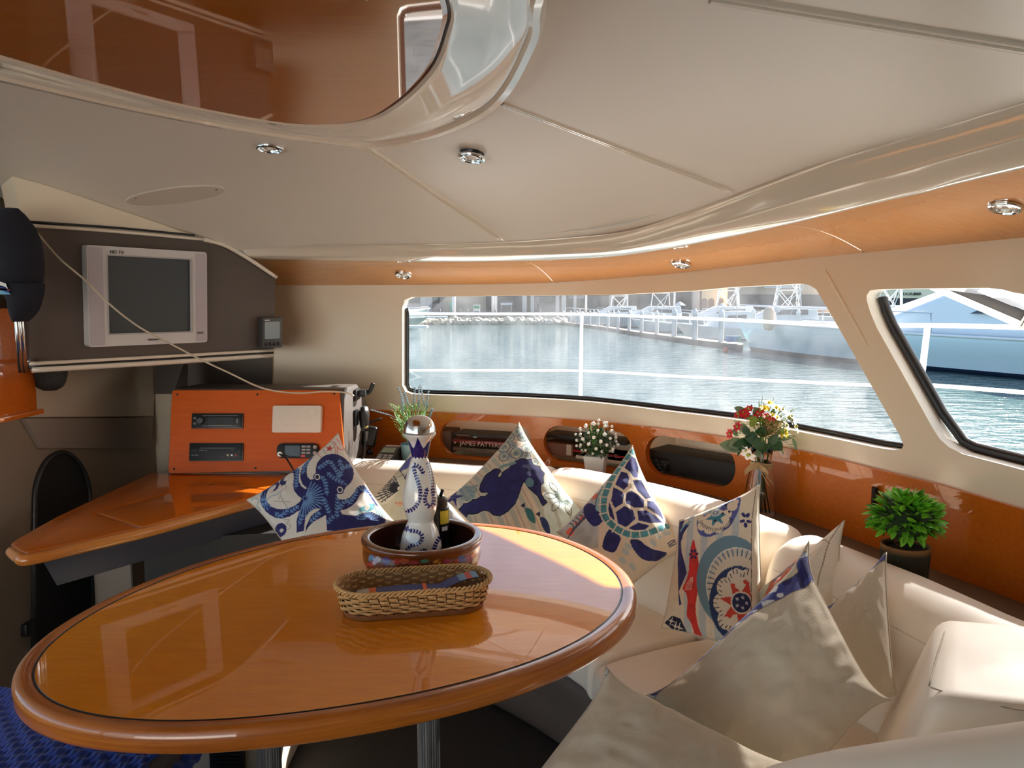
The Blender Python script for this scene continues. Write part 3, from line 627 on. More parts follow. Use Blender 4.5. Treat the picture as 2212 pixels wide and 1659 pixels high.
def radio(name, label, p0, p1, kind):
    u0, u1, v0, v1 = crect(p0, p1); r = thing(name, label, 'stereo', cw((u0 + u1) / 2, v0)); w, h = u1 - u0, v1 - v0
    mesh('trim_ring', *bevelled(*cslab(rect(u0, u1, v0, v1), 0, .008), .003, 2), BLACK, r, sharp=40)
    fp = mesh('faceplate', *bevelled(*cslab(rect(u0 + .005, u1 - .005, v0 + .005, v1 - .005), .006, .014), .002, 2), GLOSSK, r, sharp=40)
    if kind == 0:
        cdisc(u0 + w * .19, v0 + h * .5, h * .24, .012, .013, mat('knob_black', (.03, .03, .03), .3), 'volume_knob', r)
        mesh('display', *cslab(rect(u0 + w * .33, u1 - w * .18, v0 + h * .34, v1 - h * .28), .0135, .0146), LCD, r, smooth=False)
        mesh('usb_port', *cslab(rect(u1 - w * .12, u1 - w * .085, v0 + h * .35, v0 + h * .65), .0135, .0148), DIM, r, smooth=False)
        for k in range(2): mesh('side_button', *cslab(roundpoly(rect(u0 + w * .05, u0 + w * .10, v0 + h * (.25 + .35 * k), v0 + h * (.4 + .35 * k)), .002), .0135, .0152), DIM, r, sharp=30)
        for b0 in (.16, .83): mesh('accent_line', *cslab(rect(u0 + w * .22, u1 - w * .09, v0 + h * b0, v0 + h * (b0 + .025)), .0136, .0148), mat('silver_line', srgb(150, 144, 136), .4), r, smooth=False)
        for k in range(6): mesh('preset_button', *cslab(rect(u0 + w * (.35 + .075 * k), u0 + w * (.41 + .075 * k), v0 + h * .18, v0 + h * .22), .0135, .0146), DIM, r, smooth=False)
    else:
        mesh('disc_slot', *cslab(rect(u0 + w * .22, u1 - w * .14, v1 - h * .32, v1 - h * .26), .0136, .0146), BLACK, r, smooth=False)
        for k, c in enumerate((srgb(200, 190, 150), srgb(220, 220, 220), srgb(190, 30, 30))):
            cdisc(u0 + w * (.73 + .075 * k), v0 + h * .33, .0042, .004, .0135, mat('rca_%d' % k, c, .3), 'jack', r)
        for a0, a1, b0, b1 in ((.06, .10, .30, .35), (.115, .18, .30, .35), (.20, .28, .58, .62), (.30, .345, .58, .61), (.06, .10, .56, .58), (.115, .155, .56, .58), (.78, .84, .60, .62), (.71, .76, .22, .235), (.81, .88, .22, .235)): mesh('printed_mark', *cslab(rect(u0 + w * a0, u0 + w * a1, v0 + h * b0, v0 + h * b1), .0135, .0144), DIM, r, smooth=False)
    return r
radio('car_stereo', 'slim black stereo with a round volume knob on the orange panel', (416, 893), (526, 926), 0)
radio('dvd_player', 'black disc player with three coloured jacks on the orange panel', (411, 957), (526, 996), 1)
u0, u1, v0, v1 = crect((594, 877), (696, 935)); mb = thing('marine_module', 'white plastic rounded module with embossed marks on the orange panel', 'module', cw((u0 + u1) / 2, v0))
WM = mat('module_white', srgb(228, 216, 200), .45)
mesh('case', *bevelled(*cslab(roundpoly(rect(u0, u1, v0, v1), .008), 0, .03), .005, 3), WM, mb, sharp=50)
cdisc(u1 - .03, v1 - .026, .015, .003, .0295, WM, 'round_button', mb, 24)
mesh('embossed_mark', *cslab(roundpoly(rect((u0 + u1) / 2 - .012, (u0 + u1) / 2 + .012, v1 - .055, v1 - .02), .006), .0295, .0312), WM, mb, sharp=30)
mesh('embossed_mark', *cslab(rect((u0 + u1) / 2 - .0015, (u0 + u1) / 2 + .0015, v1 - .052, v1 - .023), .031, .0325), WM, mb, sharp=30)
for k in range(11): mesh('embossed_letter', *cslab(roundpoly(rect(u0 + .045 + .0105 * k, u0 + .052 + .0105 * k, v0 + .024, v0 + .034), .002), .0295, .0308), WM, mb, sharp=30)
# fixed VHF radio
u0, u1, v0, v1 = crect((601, 958), (690, 990)); vr = thing('fixed_radio', 'black rounded fixed radio with display and keys on the orange panel', 'radio', cw((u0 + u1) / 2, v0)); w, h = u1 - u0, v1 - v0
mesh('case', *bevelled(*cslab(roundpoly(rect(u0, u1, v0, v1), h * .42, 8), 0, .02), .004, 2), GLOSSK, vr, sharp=40)
mesh('display', *cslab(roundpoly(rect(u0 + w * .20, u0 + w * .56, v0 + h * .15, v1 - h * .15), .003), .0195, .0212), mat('vhf_lcd', (.035, .04, .03), .15), vr, smooth=False)
cdisc(u0 + w * .10, v0 + h * .28, .012, .014, .019, mat('mic_socket', srgb(190, 180, 165), .35, metal=.6), 'mic_socket', vr)
KEY = mat('key_grey', srgb(150, 146, 140), .4)
for r_ in range(3):
    for c_ in range(2): mesh('key', *cslab(roundpoly(rect(u0 + w * (.60 + .115 * c_), u0 + w * (.695 + .115 * c_), v0 + h * (.30 + .21 * r_), v0 + h * (.43 + .21 * r_)), .002), .0195, .0218), KEY, vr, sharp=30)
mesh('key', *cslab(rect(u0 + w * .59, u0 + w * .69, v0 + h * .08, v0 + h * .22), .0195, .0222), mat('red_key', srgb(200, 40, 60), .4), vr, smooth=False)
for k in range(2): cdisc(u1 - w * .075, v0 + h * (.36 + .40 * k), .008, .012, .019, KEY, 'knob', vr)
cord = spline([cw(u0 + w * .10, v0 + h * .28, .035), aty(618, 990, 2.98), aty(632, 1012, 2.92), aty(640, 1030, 2.86)], 8)
mesh('mic_cord', *tube(cord, .0035, 8), BLACK, vr)

# chart table (desk)
DZ = .70
o_ = lambda x, y: atz(x, y, DZ)[:2]
nose = [o_(62, 1194), o_(40, 1190), o_(24, 1181), o_(22, 1172), o_(36, 1162)]
lidR, lidB, lidL, lidF = o_(606, 1061), o_(457, 1043), o_(203, 1107), o_(306, 1139)
main = np.array(nose + [o_(120, 1115), o_(220, 1068), o_(326, 1019), (XLc - .02, 3.06), (-.69, 3.03), o_(690, 1040), lidR, lidB, lidL, lidF, o_(180, 1168)])
DESKW = CHERRY
desk = thing('chart_table', 'wedge-shaped cherry wood chart table with a lifting lid', 'table', (-1.1, 2.6, .55))
up_ = lambda P, z: np.c_[P, np.full(len(P), z)]
mesh('table_top', *bevelled(*prism(up_(main, DZ - .036), up_(main, DZ)), .013, 3, 50), DESKW, desk, sharp=40)
npth = np.array([o_(24, 1178), o_(40, 1190), o_(62, 1194), o_(180, 1168), lidF, o_(430, 1106), lidR, o_(690, 1040)]); npth = spline(np.c_[npth, np.full(len(npth), DZ - .018)], 5)
mesh('edge_nosing', *tube(npth + [.004, -.004, 0], .0165, 12), wood('desk_nosing', srgb(186, 104, 34), srgb(222, 146, 66), scale=(2, 2, 40)), desk)
lid = np.array([lidL, lidF, o_(430, 1106), lidR, o_(566, 1056.5), lidB]); cl = lid.mean(0); lid = cl + (lid - cl) * .994
mesh('lid', *bevelled(*prism(up_(lid, DZ - .036), up_(lid, DZ + .0005)), .010, 3, 50), DESKW, desk, sharp=40)
ap = np.array([o_(75, 1172), o_(300, 1118), o_(560, 1056), o_(680, 1030), (-.70, 2.98), (XLc, 3.0), o_(326, 1040), o_(130, 1130)])
ca = ap.mean(0)
mesh('apron', *bevelled(*prism(up_(ca + (ap - ca) * .90, DZ - .15), up_(ca + (ap - ca) * .985, DZ - .037)), .012, 3, 30), NAVY, desk, sharp=40)
pd = np.array([(-1.30, 2.62), (-.80, 2.70), (-.78, 2.98), (-1.35, 2.98)])
mesh('pedestal', *prism(up_(pd, 0), up_(pd, DZ - .14)), mat('desk_pedestal', srgb(40, 36, 34), .6), desk, smooth=False)
mesh('post', *bevelled(*prism(up_(np.array([aty(206, 1300, 2.9)[:2], aty(290, 1300, 2.9)[:2], aty(290, 1300, 3.02)[:2], aty(206, 1300, 3.02)[:2]]), 0), up_(np.array([aty(206, 1300, 2.9)[:2], aty(290, 1300, 2.9)[:2], aty(290, 1300, 3.02)[:2], aty(206, 1300, 3.02)[:2]]), .6)), .02, 3), LP2, desk, sharp=40)

# ================================================================ dining table
ipx = [(71, 1444), (111, 1507), (190, 1542), (316, 1556.6), (443, 1555), (700, 1531), (95, 1403), (158, 1352), (316, 1269), (475, 1213), (595, 1175), (600, 1542.7), (790, 1517), (948, 1486), (1075, 1449), (1233, 1392), (1300, 1353), (1031, 1136), (1152, 1154), (1273, 1197), (1200, 1163), (1290, 1212), (1336, 1254), (1346, 1278), (1339, 1308), (1305, 1344)]
TZ = .722; TCc = np.array([-.328, 1.682]); TE = np.array([[.837, .547], [-.547, .837]])
Q = (np.array([atz(*p, TZ)[:2] for p in ipx]) - TCc) @ TE.T / np.array([.635, .475])
ang = np.arctan2(Q[:, 1], Q[:, 0]); rad = np.hypot(*Q.T)
Bs = lambda a: np.c_[np.ones_like(a), np.cos(a), np.sin(a), np.cos(2 * a), np.sin(2 * a), np.cos(3 * a), np.sin(3 * a), np.cos(4 * a), np.sin(4 * a)]
A_ = Bs(ang); reg = np.diag([0, .1, .1, .3, .3, 1.2, 1.2, 1.2, 1.2]); co = np.linalg.solve(A_.T @ A_ + reg, A_.T @ rad)
a_ = np.linspace(0, 2 * math.pi, 160, endpoint=False); r_ = Bs(a_) @ co
tin = (np.c_[np.cos(a_), np.sin(a_)] * r_[:, None] * np.array([.635, .475])) @ TE + TCc
tin = resamp(tin, 160)
tn = np.roll(tin, -1, 0) - np.roll(tin, 1, 0); tn = np.c_[tn[:, 1], -tn[:, 0]]; tn /= np.linalg.norm(tn, axis=1)[:, None]
if np.mean(np.sum(tn * (tin - TCc), 1)) < 0: tn = -tn
tl = lambda d, z: np.c_[tin + tn * d, np.full(160, z)]
tab = thing('dining_table', 'oval glossy orange wood dining table with dark inlay line and two fluted legs', 'table', (*TCc, 0))
v, f = cdt(tin - tn * .002, [], .25)
mesh('table_top', np.c_[v, np.full(len(v), TZ)], f, TABLEW, tab)
mesh('inlay_line', *gridmesh(np.array([tl(-.002, TZ), tl(-.001, TZ - .0012), tl(.002, TZ - .0012), tl(.003, TZ + .0002)]), True), BLACK, tab)
rows = [tl(.003, TZ), tl(.010, TZ + .002), tl(.020, TZ + .0025), tl(.027, TZ + .001), tl(.031, TZ - .003), tl(.0335, TZ - .008), tl(.0345, TZ - .014), tl(.0345, TZ - .030), tl(.033, TZ - .036), tl(.028, TZ - .040), tl(.01, TZ - .041), tl(-.06, TZ - .041)]
mesh('rim', *gridmesh(np.array(rows), True), EDGEW, tab)
v, f = cdt(tin - tn * .05, [], .3); mesh('underside', np.c_[v, np.full(len(v), TZ - .046)], [t[::-1] for t in f], mat('underside_brown', srgb(70, 46, 26), .5), tab)
ALU = mat('fluted_aluminium', (.55, .55, .56), .32, metal=1)
def fluted(x, y, r, z0, z1, n=28):
    a = np.linspace(0, 2 * math.pi, n * 4, endpoint=False); rr = r * (1 - .05 * (np.cos(a * n) > .1)); lp = np.c_[x + rr * np.cos(a), y + rr * np.sin(a)]
    return prism(np.c_[lp, np.full(len(a), z0)], np.c_[lp, np.full(len(a), z1)])
for x, y in ((-.196, 1.70), (-.545, 1.62)):
    lg = mesh('leg', *fluted(x, y, .0265, .02, TZ - .046), ALU, tab, smooth=False)
    mesh('leg_foot', *lathe([(.09, 0), (.09, .012), (.06, .022), (.03, .03), (.0, .03)], 32, (x, y, 0)), ALU, tab, sharp=40)

# ================================================================ wrap-around sofa
sofa = thing('corner_sofa', 'ivory upholstered sofa curving around the dining table', 'sofa', wp(2.8, .6, 0))
def sweep_cushion(name, s0, s1, prof, m, parent, end=.05, dz=None, nseg=None, wide=None):
    prof = spline(np.asarray(prof, float), 5, closed=True); c = prof.mean(0); n = nseg or max(12, int((s1 - s0) * 26))
    t = np.linspace(0, 1, n); sv = s0 + (s1 - s0) * t
    lead = np.concatenate([np.linspace(0, 1, 7)[:-1] ** 1.0 * end, np.linspace(end, (s1 - s0) - end, n), (s1 - s0) - np.linspace(1, 0, 7)[1:] * end]); G = []
    for q in lead:
        e = min(q, s1 - s0 - q); k = math.sqrt(max(0, 1 - (1 - min(1, e / end)) ** 2)); k = .35 + .65 * k; P = c + (prof - c) * k
        z = P[:, 1] + (dz(s0 + q) if dz else 0); of = P[:, 0]; of = .5 + (of - .5) * (wide(s0 + q) if wide else 1); G.append(wp(np.full(len(P), s0 + q), of, z))
    V, Fc = gridmesh(np.array(G), True); m_ = len(prof); Fc += [list(range(m_))[::-1], [(len(lead) - 1) * m_ + i for i in range(m_)]]
    return mesh(name, V, Fc, m, parent, sharp=70)
bprof = [(.255, .34), (.245, .56), (.26, .68), (.30, .725), (.36, .740), (.42, .733), (.47, .70), (.50, .63), (.517, .50), (.53, .35), (.40, .32)]
bdz = lambda s: np.interp(s, [1, 1.9, 2.5, 3.3, 3.7, 4.2, 5], [-.028, -.026, .012, .012, -.006, -.035, -.04])
sb1 = whit(1193, 1010, .37)[0]; sb2 = whit(1690, 1135, .40)[0]
bk = [(1.24, sb1 - .008), (sb1 + .008, sb2 - .005), (sb2 + .005, 5.4)]
for a, b in bk:
    bo_ = sweep_cushion('backrest', a, b, bprof, LEATHER, sofa, dz=bdz); q_ = np.linspace(a + .05, b - .05, 40)
    mesh('seam', *tube(wp(q_, .489, np.array([.664 + float(bdz(x)) for x in q_])), .0012, 5), STITCH, bo_)
sprof = [(.50, .27), (.50, .375), (.56, .395), (.75, .402), (.87, .398), (.90, .385), (.905, .34), (.90, .285), (.86, .265), (.70, .262)]
wid = lambda s: np.interp(s, [0, 3.3, 3.8, 4.2, 5.6], [1, 1, 1.4, 1.75, 1.9])
ss1 = (whit(1286, 1414, .885)[0] + whit(1480, 1400, .645)[0]) / 2
for a, b in ((1.32, 2.25), (2.26, ss1 - .006), (ss1 + .006, 4.5), (4.51, 5.6)): sweep_cushion('seat_cushion', a, b, sprof, LEATHER, sofa, end=.035, wide=wid)
sweep_cushion('base', 1.32, 5.6, [(.50, .01), (.50, .255), (.70, .258), (.86, .255), (.87, .14), (.86, .01), (.7, .005)], CHAR, sofa, end=.01, wide=wid)  # charcoal base stands in for the black shadow below the seats
# ================================================================ loose cushions with printed covers
def proj(P):
    P = np.asarray(P, float); x, y, z = P[:, 0], P[:, 1], P[:, 2] - ZC; c, s = math.cos(PT), math.sin(PT); d = y * c - z * s; u = y * s + z * c
    return np.c_[CX + F * x / d, CY - F * u / d]
def vnoise(P, scale, seed=0, oct=3):
    r = np.random.default_rng(seed); out = np.zeros(len(P)); amp = 1
    for o in range(oct):
        g = r.random((64, 64)); q = P * scale * 2 ** o; i = np.floor(q).astype(int); f = q - i; f = f * f * (3 - 2 * f)
        a = g[i[:, 0] % 64, i[:, 1] % 64]; b = g[(i[:, 0] + 1) % 64, i[:, 1] % 64]; c = g[i[:, 0] % 64, (i[:, 1] + 1) % 64]; d = g[(i[:, 0] + 1) % 64, (i[:, 1] + 1) % 64]
        out += amp * ((a * (1 - f[:, 0]) + b * f[:, 0]) * (1 - f[:, 1]) + (c * (1 - f[:, 0]) + d * f[:, 0]) * f[:, 1] - .5); amp *= .5
    return out
class Print:
    """draws flat print on points given in the coordinates of a traced crop (x0, y0, metres-free scale)"""
    def __init__(s, P, base, x0=0, y0=0, k=1.0):
        s.P = (P - [x0, y0]) / k; s.c = np.tile(np.array(srgb(*base)), (len(P), 1)); s.sel = np.ones(len(P), bool)
    def put(s, m, col, a=1.0):
        m = m & s.sel; s.c[m] = s.c[m] * (1 - a) + np.array(srgb(*col)) * a
    def poly(s, pts, col, a=1.0, sm=0):
        pts = np.asarray(pts, float); pts = spline(pts, sm, closed=True) if sm else pts
        s.put(inside(s.P, pts), col, a)
    def dist(s, pts):
        pts = np.asarray(pts, float); d = np.full(len(s.P), 1e9)
        for a, b in zip(pts[:-1], pts[1:]):
            v = b - a; t = np.clip(((s.P - a) @ v) / max(v @ v, 1e-9), 0, 1); d = np.minimum(d, np.hypot(*(s.P - (a + t[:, None] * v)).T))
        return d
    def line(s, pts, w, col, a=1.0, sm=5, closed=False):
        pts = np.asarray(pts, float)
        if sm and len(pts) > 2: pts = spline(pts, sm, closed)
        if closed: pts = np.vstack([pts, pts[:1]])
        s.put(s.dist(pts) < w / 2, col, a)
    def ell(s, x, y, rx, ry, col, rot=0, a=1.0, ring=None):
        q = s.P - [x, y]; c, n = math.cos(rot), math.sin(rot); e = np.hypot((q[:, 0] * c + q[:, 1] * n) / rx, (-q[:, 0] * n + q[:, 1] * c) / ry)
        s.put((e < 1) if ring is None else ((e < 1) & (e > 1 - ring)), col, a)
    def star(s, x, y, r0, r1, n, col, rot=0, a=1.0):
        t = np.arange(2 * n) * math.pi / n + rot; r = np.where(np.arange(2 * n) % 2 == 0, r0, r1); s.poly(np.c_[x + r * np.sin(t), y - r * np.cos(t)], col, a)
    def leaf(s, x, y, L, w, ang, col):
        t = np.linspace(0, 1, 9); up = w * np.sin(math.pi * t ** .8); c, n = math.cos(ang), math.sin(ang); X = np.r_[t, t[::-1]] * L; Y = np.r_[up, -up[::-1]] / 2; s.poly(np.c_[x + X * c - Y * n, y + X * n + Y * c], col)
    def sprig(s, pts, col, stem=7, L=52, w=20, gap=44, both=True, spread=.75):
        p = spline(np.asarray(pts, float), 10); d = np.r_[0, np.cumsum(np.hypot(*np.diff(p, axis=0).T))]; s.put(s.dist(p) < stem / 2, col)
        for i, q in enumerate(np.arange(gap * .5, d[-1], gap)):
            x, y = np.interp(q, d, p[:, 0]), np.interp(q, d, p[:, 1]); k = min(len(p) - 2, int(np.searchsorted(d, q))); a = math.atan2(p[k + 1, 1] - p[k, 1], p[k + 1, 0] - p[k, 0])
            for sg in ((1, -1) if both else ((1,) if i % 2 else (-1,))): s.leaf(x, y, L, w, a + sg * spread, col)
        a = math.atan2(*(p[-1] - p[-2])[::-1]); s.leaf(*p[-1], L, w, a, col)
    def fan(s, x, y, r0, r1, a0, a1, n, w, col):
        for t in np.linspace(a0, a1, n): s.line([(x + r0 * math.cos(t), y + r0 * math.sin(t)), (x + r1 * math.cos(t), y + r1 * math.sin(t))], w, col, sm=0)
    def mottle(s, m, amt, scale, seed=1):
        k = 1 + amt * vnoise(s.P, scale, seed); s.c[m] *= np.clip(k[m], .3, 1.8)[:, None]
PRINTC = mat('printed_linen', (.8, .8, .8), .85, attr='Col', bump=.18, bscale=420, sheen=.15)
def cushion(label, corners, thick, paint, n=110, wr=.004, seed=0, group=None, pinch=.09, seamc=None, shape=.44, sag=0.0, ear=3.0):
    """corners: T, R, B, L in 3-D, paint(px points)->colours for the face seen"""
    T, R, B, L = [np.asarray(c, float) for c in corners]
    nrm = np.cross(R - L, T - B); nrm /= np.linalg.norm(nrm)
    if nrm @ (EYE - (T + B + L + R) / 4) < 0: nrm = -nrm
    def face(n, sgn):
        a = np.linspace(-1, 1, n); a = np.sign(a) * np.abs(a) ** .9; U, Vv = np.meshgrid(a, a, indexing='ij')
        u = U * (1 - pinch * (1 - np.abs(Vv) ** ear)); v = Vv * (1 - pinch * (1 - np.abs(U) ** ear)); s_, t_ = (u + 1) / 2, (v + 1) / 2
        base = (T * ((1 - s_) * (1 - t_))[..., None] + R * (s_ * (1 - t_))[..., None] + B * (s_ * t_)[..., None] + L * ((1 - s_) * t_)[..., None])
        h = thick * np.clip((1 - U ** 2) * (1 - Vv ** 2), 0, 1) ** shape
        q = np.c_[U.ravel(), Vv.ravel()]; ed = np.clip((1 - U ** 2) * (1 - Vv ** 2), 0, 1)
        w = wr * (vnoise(q, 2.2, seed, 3).reshape(n, n) * 2.2 + .7 * np.sin(9 * (U + Vv) + 3 * vnoise(q, 1.3, seed + 5).reshape(n, n) * 4) * (1 - ed) ** 2) * np.minimum(1, ed * 6)
        return base, base + nrm * (sgn * (h + w))[..., None] - np.array([0, 0, sag]) * ed[..., None]
    base, Pf = face(n, 1); nb = 30; _, Pb = face(nb, -1)
    px = proj(base.reshape(-1, 3)); col = paint(px)
    th = thing('cushion', label, 'cushion', ((T + R + B + L) / 4)[:2].tolist() + [min(T[2], R[2], B[2], L[2])], group)
    v1, f1 = gridmesh(Pf); v2, f2 = gridmesh(Pb)
    if np.dot(np.cross(v1[f1[n * n // 2][1]] - v1[f1[n * n // 2][0]], v1[f1[n * n // 2][2]] - v1[f1[n * n // 2][0]]), nrm) < 0: f1 = [f[::-1] for f in f1]
    else: f2 = [f[::-1] for f in f2]
    mesh('cover_front', v1, f1, PRINTC, th, colors=col); mesh('cover_back', v2, f2, PRINTC, th, colors=np.tile(np.array(srgb(210, 198, 176)), (len(v2), 1)))
    loop = np.vstack([base[:-1, 0], base[-1, :-1], base[:0:-1, -1], base[0, :0:-1]])[::3]
    mesh('piping', *tube(loop, .0022, 5, closed=True), seamc or mat('piping_linen', srgb(196, 182, 160), .8), th)
    return th
def corners(T, R, B, L): return [aty(*q) for q in (T, R, B, L)]
NV = (34, 34, 96); LB = (108, 146, 196); LIN = (226, 218, 204)
def paint_octopus(px):
    p = Print(px, (224, 216, 204), 520, 920, .1567); P = p.P
    p.mottle(p.sel, .06, .02)
    for pts in ([(420, 880), (480, 840), (520, 870), (480, 920), (430, 950)], [(560, 890), (620, 860), (640, 900), (590, 940), (560, 1000), (540, 1060)], [(470, 1080), (560, 1100), (690, 1105)], [(560, 1010), (600, 1100), (660, 1190)], [(610, 1340), (680, 1350), (640, 1390), (700, 1420), (660, 1470)]): p.line(pts, 14, (186, 178, 172))
    for pts in ([(150, 1040), (210, 1010), (260, 1060), (230, 1110), (270, 1180), (230, 1220)], [(380, 1050), (430, 1010), (500, 1000), (560, 960)], [(190, 1130), (220, 1170), (200, 1210)]): p.line(pts, 14, (150, 176, 186))
    body = [(1040, 640), (1060, 560), (1110, 490), (1180, 445), (1260, 432), (1350, 440), (1430, 480), (1500, 540), (1545, 620), (1558, 700), (1545, 780), (1510, 850), (1450, 910), (1420, 960), (1380, 1010), (1335, 1010), (1330, 1060), (1370, 1085), (1440, 1080), (1500, 1050), (1560, 970), (1600, 900), (1650, 860), (1700, 850), (1750, 880), (1790, 950), (1830, 1020), (1880, 1100), (1900, 1140), (1860, 1120), (1800, 1030), (1750, 960), (1690, 950), (1640, 1000), (1590, 1100), (1520, 1170), (1440, 1215), (1370, 1230), (1400, 1280), (1480, 1290), (1580, 1290), (1700, 1240), (1800, 1220), (1900, 1260), (2000, 1310), (1960, 1420), (1700, 1460), (1380, 1500), (1190, 1500), (1180, 1300), (1120, 1330), (1020, 1380), (950, 1440), (900, 1520), (910, 1440), (980, 1310), (1060, 1250), (1120, 1215), (1040, 1215), (960, 1260), (900, 1340), (880, 1500), (780, 1520), (780, 1380), (800, 1300), (830, 1230), (760, 1270), (680, 1310), (580, 1325), (480, 1300), (400, 1250), (340, 1190), (300, 1130), (275, 1060), (280, 980), (310, 910), (360, 850), (430, 800), (490, 770), (530, 790), (545, 850), (520, 910), (470, 945), (450, 920), (490, 890), (500, 850), (470, 835), (420, 860), (380, 920), (360, 980), (365, 1050), (390, 1100), (440, 1160), (510, 1190), (590, 1205), (680, 1195), (760, 1165), (830, 1110), (850, 1070), (790, 1020), (745, 950), (730, 870), (740, 780), (735, 700), (720, 670), (660, 690), (610, 740), (600, 800), (640, 800), (630, 850), (580, 870), (545, 830), (555, 760), (590, 690), (650, 650), (720, 620), (780, 595), (815, 620), (820, 680), (810, 760), (815, 840), (850, 900), (900, 945), (925, 930), (860, 870), (830, 780), (830, 680), (850, 600), (890, 540), (950, 480), (1000, 430), (990, 470), (950, 540), (920, 610), (915, 690), (930, 770), (970, 810), (1015, 800), (1020, 750), (1040, 700)]
    m = inside(P, np.array(body, float)); p.put(m, NV); keep = p.sel; p.sel = m
    for pts in ([(1050, 640), (1120, 625), (1190, 560)], [(1365, 800), (1330, 700), (1250, 570)], [(1370, 780), (1400, 640), (1500, 590)], [(1360, 500), (1380, 600)], [(1110, 750), (1170, 850), (1190, 990)], [(1190, 700), (1280, 790), (1420, 860)], [(1330, 1340), (1330, 1200), (1340, 1040)], [(1345, 1230), (1420, 1120), (1450, 1100)], [(1230, 1300), (1160, 1110)], [(480, 1230), (560, 1295), (650, 1225)], [(865, 720), (870, 620), (940, 530)], [(770, 930), (780, 760), (790, 640)], [(1480, 1150), (1560, 1030), (1590, 960)], [(810, 1430), (860, 1310)], [(960, 1400), (1070, 1290)], [(680, 1260), (780, 1190)], [(1180, 1420), (1260, 1340)]): p.sprig(pts, LB)
    p.fan(895, 1070, 50, 250, -1.2, 1.9, 17, 17, LB); p.fan(330, 1075, 30, 130, -2.6, 2.6, 15, 12, LB); p.fan(1750, 1330, 40, 140, math.pi, 2 * math.pi, 11, 15, LB); p.fan(1700, 960, 20, 110, -2.4, .4, 7, 12, LB)
    p.ell(895, 1070, 38, 40, NV); p.ell(895, 1070, 34, 36, LB, ring=.3); p.ell(330, 1075, 24, 26, LB, ring=.35); p.sel = keep
    for x, y in ((1060, 770), (1368, 955)): p.ell(x, y, 56, 58, NV); p.ell(x, y, 40, 44, (226, 222, 216)); p.ell(x, y, 26, 30, (24, 24, 66))
    p.ell(560, 1460, 84, 84, NV); p.ell(570, 1470, 26, 24, (210, 206, 200))
    p.poly([(1620, 1190), (1700, 1150), (1790, 1100), (1850, 1100), (1830, 1180), (1760, 1225), (1640, 1230)], (104, 172, 184)); p.ell(1740, 1165, 30, 45, LIN, .5); p.ell(1610, 1245, 40, 24, (190, 214, 212))
    for k in range(4): p.line([(1850 + 28 * k, 1160 + 10 * k), (1880 + 34 * k, 1260 + 6 * k)], 12, (104, 172, 184), sm=0)
    p.line([(1210, 205), (1290, 260), (1330, 340), (1330, 430)], 10, (196, 84, 84)); p.line([(1190, 220), (1270, 280), (1305, 350), (1305, 430)], 7, (196, 84, 84)); p.line([(1075, 360), (1065, 410), (1110, 480)], 9, (196, 84, 84))
    p.star(1225, 345, 60, 24, 5, (196, 66, 62), .15); p.line([(1330, 200), (1360, 250), (1400, 290), (1420, 340), (1370, 355), (1330, 320)], 26, (226, 160, 158)); p.line([(1190, 250), (1170, 300), (1140, 310)], 8, (150, 110, 110)); p.line([(1130, 350), (1150, 370), (1170, 420)], 8, (120, 100, 110))
    for k in range(5): p.ell(300 + 36 * k, 1330 + 40 * k, 16, 12, (200, 96, 120))
    return p.c
